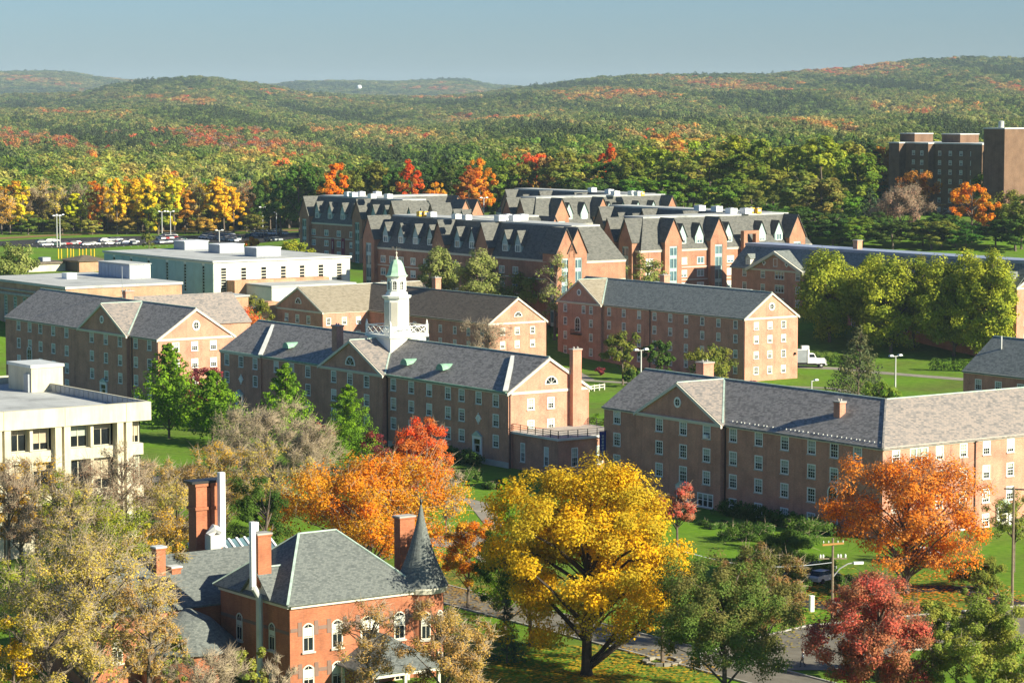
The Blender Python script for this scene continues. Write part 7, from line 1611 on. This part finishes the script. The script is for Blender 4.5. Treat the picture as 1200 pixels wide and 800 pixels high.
# shrubs and hedges
SHR = [('dark_shrub', 'dark evergreen shrub at the door of the cupola hall', 545, 395, 548, 40, 'dark'), ('dark_shrub', 'dark evergreen shrub by the terrace wall', 580, 388, 562, 36, 'dark'), ('dark_shrub', 'dark shrub at the foot of the cupola hall behind the scarlet maple', 516, 400, 545, 30, 'dark'),
       ('dark_shrub', 'low green shrub along the corner hall under the triple window', 838, 352, 612, 46, 'dark'), ('dark_shrub', 'low green shrub along the corner hall wall', 885, 346, 616, 50, 'dark'), ('dark_shrub', 'tall dark shrub before the arched window wall', 936, 332, 604, 84, 'dark'), ('dark_shrub', 'broad dark shrub in the shade of the corner hall', 872, 340, 612, 70, 'dark'), ('dark_shrub', 'olive shrub between the rusty tree and the junipers', 918, 308, 648, 60, 'olive'),
       ('juniper_shrub', 'light green juniper by the parked dark blue car', 906, 318, 640, 42, 'moss'), ('juniper_shrub', 'spreading green juniper behind the utility pole', 956, 314, 650, 60, 'green'), ('juniper_shrub', 'dark juniper on the bank above the driveway', 925, 305, 676, 60, 'dark'), ('juniper_shrub', 'dark juniper right of the utility pole', 990, 304, 672, 40, 'dark'),
       ('red_shrub', 'round wine red bush at the foot of the lit gable', 937, 582, 442, 24, 'purple'), ('red_shrub', 'dark red bush in front of the lawn hall', 704, 580, 430, 14, 'purple'), ('red_shrub', 'small rust bush beside the lit gable', 882, 560, 446, 12, 'purple'),
       ('green_shrub', 'green bush at the left end of the lawn hall', 742, 555, 430, 22, 'dark'), ('green_shrub', 'light green bush under the yellow tree at the concrete hall', 150, 305, 592, 44, 'yellowgreen'), ('green_shrub', 'green bush below the apse of the mansion', 287, 236, 742, 46, 'moss'), ('green_shrub', 'green shrub by the rear wing', 205, 240, 740, 40, 'moss'),
       ('green_shrub', 'pale green bush beside the tall pole on the lawn', 1150, 292, 680, 30, 'moss')]
for i, (nm, lb, px, D, top, w, col) in enumerate(SHR): big_tree(nm, lb, px, D, top, w, col, 'round', h0=.02, nc=26, leaves=90, ls=.34, seed=300 + i, cat='shrub', nl=6, tr=.08, twigs=3)
def hedge(a, b, H, label, col, dens=1.0):
    a = Vector((a.x, a.y, gz(a.x, a.y))); L = (b - a).length; rng = np.random.default_rng(9)
    n = int(L / .55); C = np.array([(L * (i + .5) / n, rng.normal(0, .35), z) for i in range(n) for z in np.linspace(.4, H * (.75 + .25 * math.sin(i * .7) ** 2) - .3, 6)]); C += rng.normal(0, .18, C.shape)
    g = empty('hedge', a, math.atan2(b.y - a.y, b.x - a.x), label, 'hedge'); o = link('foliage', leaf_object_mesh('foliage', C, np.full(len(C), .55), int(34 * dens), .30, rng, np.array([L / 2, 0, H / 2])), g); set_tint(o, col)
    mb = MB(); [mb.tube([(L * (k + .5) / 8, 0, -.2), (L * (k + .5) / 8 + .1, .05, H * .7)], [.07, .03], 5) for k in range(8)]; o = mb.build('stem', M['bark'], g); o['kind'] = 'stuff'
hedge(place(688, 440), place(714, 436), 5.0, 'bright green clipped hedge between the cupola hall and the corner hall', 'ginkgo')
hedge(place(945, 600), place(1010, 596), 3.0, 'dark hedge line at the left of the slope under the limes', 'dark', .6)
hedge(place(1090, 590), place(1180, 586), 3.0, 'dark hedge line at the right of the slope under the limes', 'dark', .6)
hedge(grid(279, 233.2), grid(256, 233.2), 2.2, 'dark foundation hedge along the shaded wall of the corner hall', 'dark', .8)
hedge(grid(360, 234.6), grid(337, 234.6), 2.4, 'dark foundation hedge along the shaded wall of the cupola hall', 'dark', .8)

# ---------------------------------------------------------------- the wood: nearest trees one by one
PROTO = {}
def proto(kind, v):
    key = (kind, v)
    if key not in PROTO:
        rng = np.random.default_rng(hash(kind) % 1000 + 17 * v if False else sum(map(ord, kind)) + 17 * v)
        H, r = {'round': (20, 6.6), 'tall': (23, 5.2), 'cone': (22, 4.6), 'thin': (19, 5.4)}[kind]
        shp = {'round': 'round', 'tall': 'oval', 'cone': 'cone', 'thin': 'oval'}[kind]
        C, Rd = clumps(rng, shp, H * (.05 if kind != 'cone' else .03), H, r, {'round': 70, 'tall': 64, 'cone': 50, 'thin': 56}[kind])
        Rd = Rd * 1.15
        lm = leaf_object_mesh('crown', C, Rd * 1.10, {'round': 90, 'tall': 90, 'cone': 30, 'thin': 34}[kind], .66 if kind != 'thin' else .55, rng, np.array([0, 0, H * .5]))
        mb, tp = branch_mesh('trunk', rng, C, H * .2, H, .32, None, 10); tm = mb.mesh('trunk', M['bark'])
        bm = None
        if kind == 'thin': bm = twig_mesh(rng, C, Rd, 9, 'branches', 1.6, .07); bm.materials.append(M['twig'])
        PROTO[key] = (H, r, lm, tm, bm)
    return PROTO[key]
KINDNAME = {'round': 'broadleaf_tree', 'tall': 'broadleaf_tree', 'cone': 'pine_tree', 'thin': 'half_bare_tree'}
def wood_tree(p, H, r, kind, col, label, group, rng):
    v = int(rng.integers(0, 4 if kind in ('round', 'tall') else 3)); h, rr, lm, tm, bm = proto(kind, v)
    g = empty(KINDNAME[kind], p, rng.random() * 6.28, label, 'tree', group); g.scale = (r / rr, r / rr, H / h)
    link('trunk', tm, g); o = link('crown', lm, g); j = 0.85 + .3 * rng.random(3); set_tint(o, col, j)
    if bm: link('branches', bm, g)['kind'] = 'stuff'
    return g
CW_ = dict(lemon='lemon yellow', yellow='bright yellow', gold='golden', orange='orange', rust='rust red', red='scarlet', pinkgrey='pinkish grey', grey='grey half-bare', green='green', dark='dark green', olive='olive', lime='yellow-green', conifer='dark', moss='mossy green', brown='brown', goldbrown='golden brown', yellowgreen='yellow-green', willow='grey-green')
rw = np.random.default_rng(5); NIND = 0
# the autumn row beyond the parking lot, and single trees one can pick out behind the blocks
EDGE = [(4, 1040, 218, 30, 'gold', 'thin'), (14, 1050, 208, 28, 'gold', 'tall'), (27, 1045, 212, 24, 'lemon', 'tall'), (40, 1055, 214, 28, 'grey', 'thin'), (52, 1060, 206, 28, 'goldbrown', 'thin'), (66, 1050, 214, 24, 'goldbrown', 'thin'), (88, 1048, 222, 22, 'lemon', 'tall'), (97, 1062, 210, 26, 'grey', 'thin'), (106, 1055, 214, 18, 'lime', 'thin'), (117, 1046, 208, 22, 'orange', 'tall'), (128, 1058, 212, 20, 'goldbrown', 'thin'), (139, 1038, 203, 24, 'lemon', 'tall'), (150, 1060, 210, 26, 'lime', 'tall'), (163, 1056, 206, 28, 'lemon', 'tall'), (176, 1038, 200, 28, 'lemon', 'tall'), (187, 1036, 218, 38, 'yellowgreen', 'round'), (206, 1040, 200, 28, 'lemon', 'tall'), (218, 1042, 210, 26, 'gold', 'tall'), (234, 1044, 203, 26, 'goldbrown', 'thin'), (250, 1040, 204, 28, 'lemon', 'tall'), (264, 1040, 203, 28, 'lemon', 'tall'), (275, 1042, 214, 24, 'lemon', 'tall'), (290, 1052, 208, 26, 'brown', 'thin'), (304, 1048, 214, 26, 'dark', 'round'), (318, 1056, 202, 26, 'olive', 'round'),
        (330, 1000, 205, 34, 'dark', 'round'), (352, 985, 186, 42, 'dark', 'round'), (372, 990, 190, 30, 'dark', 'round'), (391, 975, 184, 28, 'orange', 'tall'), (415, 985, 190, 40, 'olive', 'round'), (443, 990, 186, 44, 'olive', 'round'), (464, 985, 192, 32, 'dark', 'round'), (484, 965, 182, 27, 'red', 'tall'), (512, 960, 210, 20, 'orange', 'round'), (508, 1000, 184, 34, 'dark', 'round'), (530, 985, 188, 36, 'dark', 'round'), (549, 965, 190, 30, 'rust', 'tall'), (563, 970, 181, 30, 'orange', 'round'), (582, 980, 190, 40, 'green', 'round'), (608, 985, 184, 34, 'olive', 'round'), (626, 990, 176, 22, 'red', 'tall'), (640, 985, 180, 34, 'brown', 'round'), (668, 975, 172, 52, 'green', 'round'), (692, 985, 182, 40, 'dark', 'round'), (708, 1010, 163, 20, 'red', 'tall'), (716, 960, 186, 40, 'dark', 'round'), (735, 985, 170, 40, 'olive', 'round'), (744, 950, 180, 48, 'dark', 'round'), (768, 975, 164, 40, 'lime', 'round'), (790, 950, 172, 54, 'green', 'round'), (812, 985, 160, 44, 'moss', 'round'), (830, 935, 172, 60, 'green', 'round'), (858, 970, 155, 52, 'moss', 'round'), (872, 930, 176, 56, 'dark', 'round'), (896, 960, 158, 48, 'green', 'round'), (905, 905, 196, 50, 'green', 'round'), (926, 945, 160, 54, 'green', 'round'), (940, 900, 196, 52, 'moss', 'round'), (962, 930, 155, 56, 'moss', 'round'), (985, 955, 156, 52, 'green', 'round'), (1004, 915, 175, 50, 'dark', 'round'), (1018, 980, 164, 40, 'conifer', 'cone'), (1034, 985, 168, 34, 'rust', 'round'), (852, 885, 205, 46, 'dark', 'round'), (880, 880, 216, 44, 'olive', 'round'), (962, 880, 205, 50, 'green', 'round'), (988, 885, 220, 40, 'dark', 'round'), (800, 930, 196, 44, 'dark', 'round'), (770, 925, 205, 44, 'dark', 'round'), (740, 930, 208, 40, 'dark', 'round'), (700, 935, 206, 40, 'dark', 'round'), (670, 945, 205, 40, 'dark', 'round'), (1090, 1030, 160, 40, 'green', 'round'), (1130, 1040, 158, 44, 'moss', 'round'), (1165, 1050, 150, 30, 'conifer', 'cone'), (1060, 1040, 170, 36, 'green', 'round'), (1195, 830, 225, 40, 'olive', 'round'), (1102, 835, 246, 30, 'dark', 'round'), (1030, 845, 246, 30, 'dark', 'round'), (905, 868, 238, 34, 'dark', 'round'), (935, 868, 240, 36, 'dark', 'round'), (985, 850, 250, 40, 'dark', 'round'), (1010, 842, 252, 34, 'green', 'round'), (1080, 838, 256, 34, 'dark', 'round'), (1118, 836, 250, 26, 'dark', 'round'), (1165, 834, 256, 34, 'dark', 'round'), (975, 838, 248, 48, 'dark', 'round'), (1000, 834, 254, 44, 'green', 'round'), (1045, 830, 258, 44, 'dark', 'round'), (1090, 830, 254, 46, 'olive', 'round'), (1130, 828, 262, 42, 'dark', 'round'), (1188, 826, 250, 46, 'dark', 'round'), (948, 842, 244, 44, 'dark', 'round'), (960, 860, 246, 30, 'olive', 'round'), (75, 1038, 252, 30, 'olive', 'round'), (35, 1036, 250, 34, 'green', 'round'), (240, 1036, 254, 30, 'goldbrown', 'round'), (300, 1036, 248, 30, 'olive', 'round'), (150, 1038, 254, 26, 'goldbrown', 'round'), (110, 1036, 256, 24, 'goldbrown', 'round')]
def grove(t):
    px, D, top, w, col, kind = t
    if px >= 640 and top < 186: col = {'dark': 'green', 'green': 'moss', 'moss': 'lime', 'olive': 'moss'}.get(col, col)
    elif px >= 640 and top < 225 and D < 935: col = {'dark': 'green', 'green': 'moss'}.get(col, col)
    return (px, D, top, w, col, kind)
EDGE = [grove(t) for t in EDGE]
for px, D, top, w, col, kind in EDGE:
    p = place(px, D); H = at_d(px, top, D).z - p.z
    where = 'in the autumn row' if px < 325 else ('behind the apartment blocks' if px < 700 else 'in the tall grove')
    pn = 'pine' if kind == 'cone' else 'tree'; same = sorted([t for t in EDGE if (t[0] < 325) == (px < 325) and (t[0] < 700) == (px < 700)]); k = same.index((px, D, top, w, col, kind)); lo_ = CW_[same[k - 1][4]] if k else None; hi_ = CW_[same[k + 1][4]] if k + 1 < len(same) else None
    lb = f'{CW_[col]} {pn} ' + (f'between {lo_} and {hi_} trees ' if lo_ and hi_ else 'at the end ') + where
    wood_tree(p, H, w / 2 * D / 3200 * (1.25 if px < 325 else 1.4), kind, col, lb, 'trees ' + where, rw); NIND += 1
# the wood itself: positions on a jittered grid that opens with distance
def wood_colour(px, D, rng):
    n = (math.sin(px * .027 + D * .0031) + .8 * math.sin(px * .0113 - D * .0019 + 1.7) + .55 * math.sin(px * .071 + D * .0067) + .45 * math.sin(px * .13 - D * .011)) + rng.normal(0, .42)
    if px < 430 and 1950 < D < 2750 and px < 330 + 60 * math.sin(D * .01) and n > -.5: return rng.choice(['red', 'rust', 'rust', 'pinkgrey', 'green'], p=[.17, .22, .2, .16, .25])
    if px < 330 and D < 1700:
        if n < -1.2: return rng.choice(['dark', 'green', 'conifer'], p=[.4, .4, .2])
        if n < .2: return rng.choice(['moss', 'green', 'willow'], p=[.45, .25, .3])
        if n < 1.0: return rng.choice(['lime', 'moss', 'willow', 'goldbrown'], p=[.3, .3, .2, .2])
        return rng.choice(['goldbrown', 'orange', 'lime', 'gold', 'yellowgreen'], p=[.3, .07, .25, .13, .25])
    top = 1.55 if D < 2600 else (1.75 if px < 650 or D < 4200 else 1.15)
    if n < -1.3: return rng.choice(['conifer', 'dark'], p=[.6, .4])
    if n < -.5: return rng.choice(['dark', 'green'], p=[.5, .5])
    if n < .4: return rng.choice(['green', 'moss'], p=[.6, .4])
    if n < 1.0: return rng.choice(['moss', 'willow', 'olive'], p=[.4, .35, .25])
    if n < top: return rng.choice(['olive', 'goldbrown', 'green', 'lime'], p=[.45, .15, .25, .15])
    return rng.choice(['orange', 'gold', 'rust', 'red', 'brown', 'goldbrown'], p=[.27, .18, .22, .10, .13, .10])
cells = []; D = 1068.0
while D < 12300:
    c = max(10.5, D / 290); s = -.285
    while s < .285:
        cells.append((D + (rw.random() - .5) * c, s + (rw.random() - .5) * c / D * .9, c)); s += c / D
    D += c * (1.0 if D < 5000 else 1.35)
FARP = []
for D, s, c in cells:
    X = s * D; px = 600 + 3200 * s
    if D < 1100 and px > 690: pass
    if 1049 < px < 1215 and D < 1075: continue
    z = gz(X, D); col = str(wood_colour(px, D, rw))
    kind = 'cone' if col == 'conifer' else ('thin' if col in ('grey', 'pinkgrey', 'willow', 'goldbrown', 'brown') and rw.random() < .6 else ('tall' if rw.random() < .4 else 'round'))
    H = (13 + 8 * rw.random()) * (1.2 if kind == 'cone' else 1.0); r = c * (.66 + .30 * rw.random())
    if kind == 'cone': r *= .7
    FARP.append((D, X, z, H, r, kind, col))
FARP.sort(key=lambda t: t[0])
LEFT = 298 - NIND
for t in FARP[:LEFT]:
    D, X, z, H, r, kind, col = t
    n_ = 'pine' if kind == 'cone' else 'tree'
    side = 'in the wood beyond the autumn row' if X < -100 else ('in the wood behind the apartment blocks' if X < 60 else 'in the wood behind the tower residence')
    wood_tree(Vector((X, D, z)), H, max(4.5, r), kind, col, f'{CW_[col]} {n_} {side}', f'{CW_[col]} {n_}s {side}', rw)
FARP = FARP[LEFT:]

# ---------------------------------------------------------------- the far wood: one mass of tree crowns, placed by geometry nodes
src = bpy.data.collections.new('crown_sources')      # crown shapes the wood is made of
FK = {'round': 0, 'tall': 1, 'cone': 2, 'thin': 3}
def far_crown(kind, v, idx):
    rng = np.random.default_rng(900 + idx); H, r = 1.0, .5
    shp = {'round': 'round', 'tall': 'oval', 'cone': 'cone', 'thin': 'oval'}[kind]
    S = 20.0
    C, Rd = clumps(rng, shp, (.08) * S if kind != 'cone' else .05 * S, S, 10.0, 44 if kind != 'cone' else 26)
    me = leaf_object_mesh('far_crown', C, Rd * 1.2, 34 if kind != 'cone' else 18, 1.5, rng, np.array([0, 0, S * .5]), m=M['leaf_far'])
    o = bpy.data.objects.new('crown_%02d' % idx, me); src.objects.link(o)
    return o
i = 0; IDX = {}
for k in FK:
    for v in range(3): far_crown(k, v, i); IDX[(k, v)] = i; i += 1
N = len(FARP); me = bpy.data.meshes.new('far_wood')
me.vertices.add(N); me.vertices.foreach_set('co', np.array([(t[1], t[0], t[2]) for t in FARP], np.float32).ravel())
rg = np.random.default_rng(3)
me.attributes.new('pick', 'INT', 'POINT').data.foreach_set('value', np.array([IDX[(t[5], int(rg.integers(0, 3)))] for t in FARP], np.int32))
scl = np.array([(t[4] / 10, t[4] / 10, t[3] / 20) for t in FARP], np.float32)
me.attributes.new('size', 'FLOAT_VECTOR', 'POINT').data.foreach_set('vector', scl.ravel())
me.attributes.new('turn', 'FLOAT_VECTOR', 'POINT').data.foreach_set('vector', np.stack([np.zeros(N), np.zeros(N), rg.random(N) * 6.283], 1).astype(np.float32).ravel())
jit = (0.80 + .4 * rg.random((N, 1))) * (0.92 + .16 * rg.random((N, 3)))
for nm, w in (('tint', 0), ('tint_two', 1)):
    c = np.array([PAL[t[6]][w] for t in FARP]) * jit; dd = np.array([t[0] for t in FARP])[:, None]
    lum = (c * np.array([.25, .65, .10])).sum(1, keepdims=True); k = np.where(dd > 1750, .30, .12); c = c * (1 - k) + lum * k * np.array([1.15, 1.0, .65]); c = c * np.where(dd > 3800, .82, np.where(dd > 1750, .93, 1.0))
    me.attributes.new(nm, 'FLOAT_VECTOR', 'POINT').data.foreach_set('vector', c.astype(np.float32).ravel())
me.update()
wood = link('far_wood', me); tag(wood, 'autumn wood of green, orange and red crowns covering plain and hills', 'wood', None, 'stuff')
ng = bpy.data.node_groups.new('wood', 'GeometryNodeTree')
ng.interface.new_socket('Geometry', in_out='INPUT', socket_type='NodeSocketGeometry'); ng.interface.new_socket('Geometry', in_out='OUTPUT', socket_type='NodeSocketGeometry')
gi = ng.nodes.new('NodeGroupInput'); go = ng.nodes.new('NodeGroupOutput'); iop = ng.nodes.new('GeometryNodeInstanceOnPoints'); cinf = ng.nodes.new('GeometryNodeCollectionInfo')
cinf.inputs['Collection'].default_value = src; cinf.inputs['Separate Children'].default_value = True; cinf.inputs['Reset Children'].default_value = True
def named(nm, dt): n = ng.nodes.new('GeometryNodeInputNamedAttribute'); n.data_type = dt; n.inputs['Name'].default_value = nm; return n.outputs['Attribute']
L_ = ng.links.new
L_(gi.outputs[0], iop.inputs['Points']); L_(cinf.outputs[0], iop.inputs['Instance']); iop.inputs['Pick Instance'].default_value = True
L_(named('pick', 'INT'), iop.inputs['Instance Index']); L_(named('size', 'FLOAT_VECTOR'), iop.inputs['Scale'])
e2r = ng.nodes.new('FunctionNodeEulerToRotation'); L_(named('turn', 'FLOAT_VECTOR'), e2r.inputs[0]); L_(e2r.outputs[0], iop.inputs['Rotation'])
L_(iop.outputs[0], go.inputs[0])
md = wood.modifiers.new('wood', 'NODES'); md.node_group = ng

# ---------------------------------------------------------------- air
mb = MB(); mb.box(-7200, -330, -75, 7200, 14600, 200); hz = mb.build('haze', []); hz['kind'] = 'stuff'
hm = bpy.data.materials.new('haze'); hm.use_nodes = True; nt = hm.node_tree; nt.nodes.clear()
out = nt.nodes.new('ShaderNodeOutputMaterial'); pv = nt.nodes.new('ShaderNodeVolumePrincipled')
pv.inputs['Color'].default_value = (.66, .86, 1.0, 1); pv.inputs['Density'].default_value = 3.8e-5; pv.inputs['Anisotropy'].default_value = 0.0
nt.links.new(pv.outputs[0], out.inputs['Volume']); hz.data.materials.clear(); hz.data.materials.append(hm)
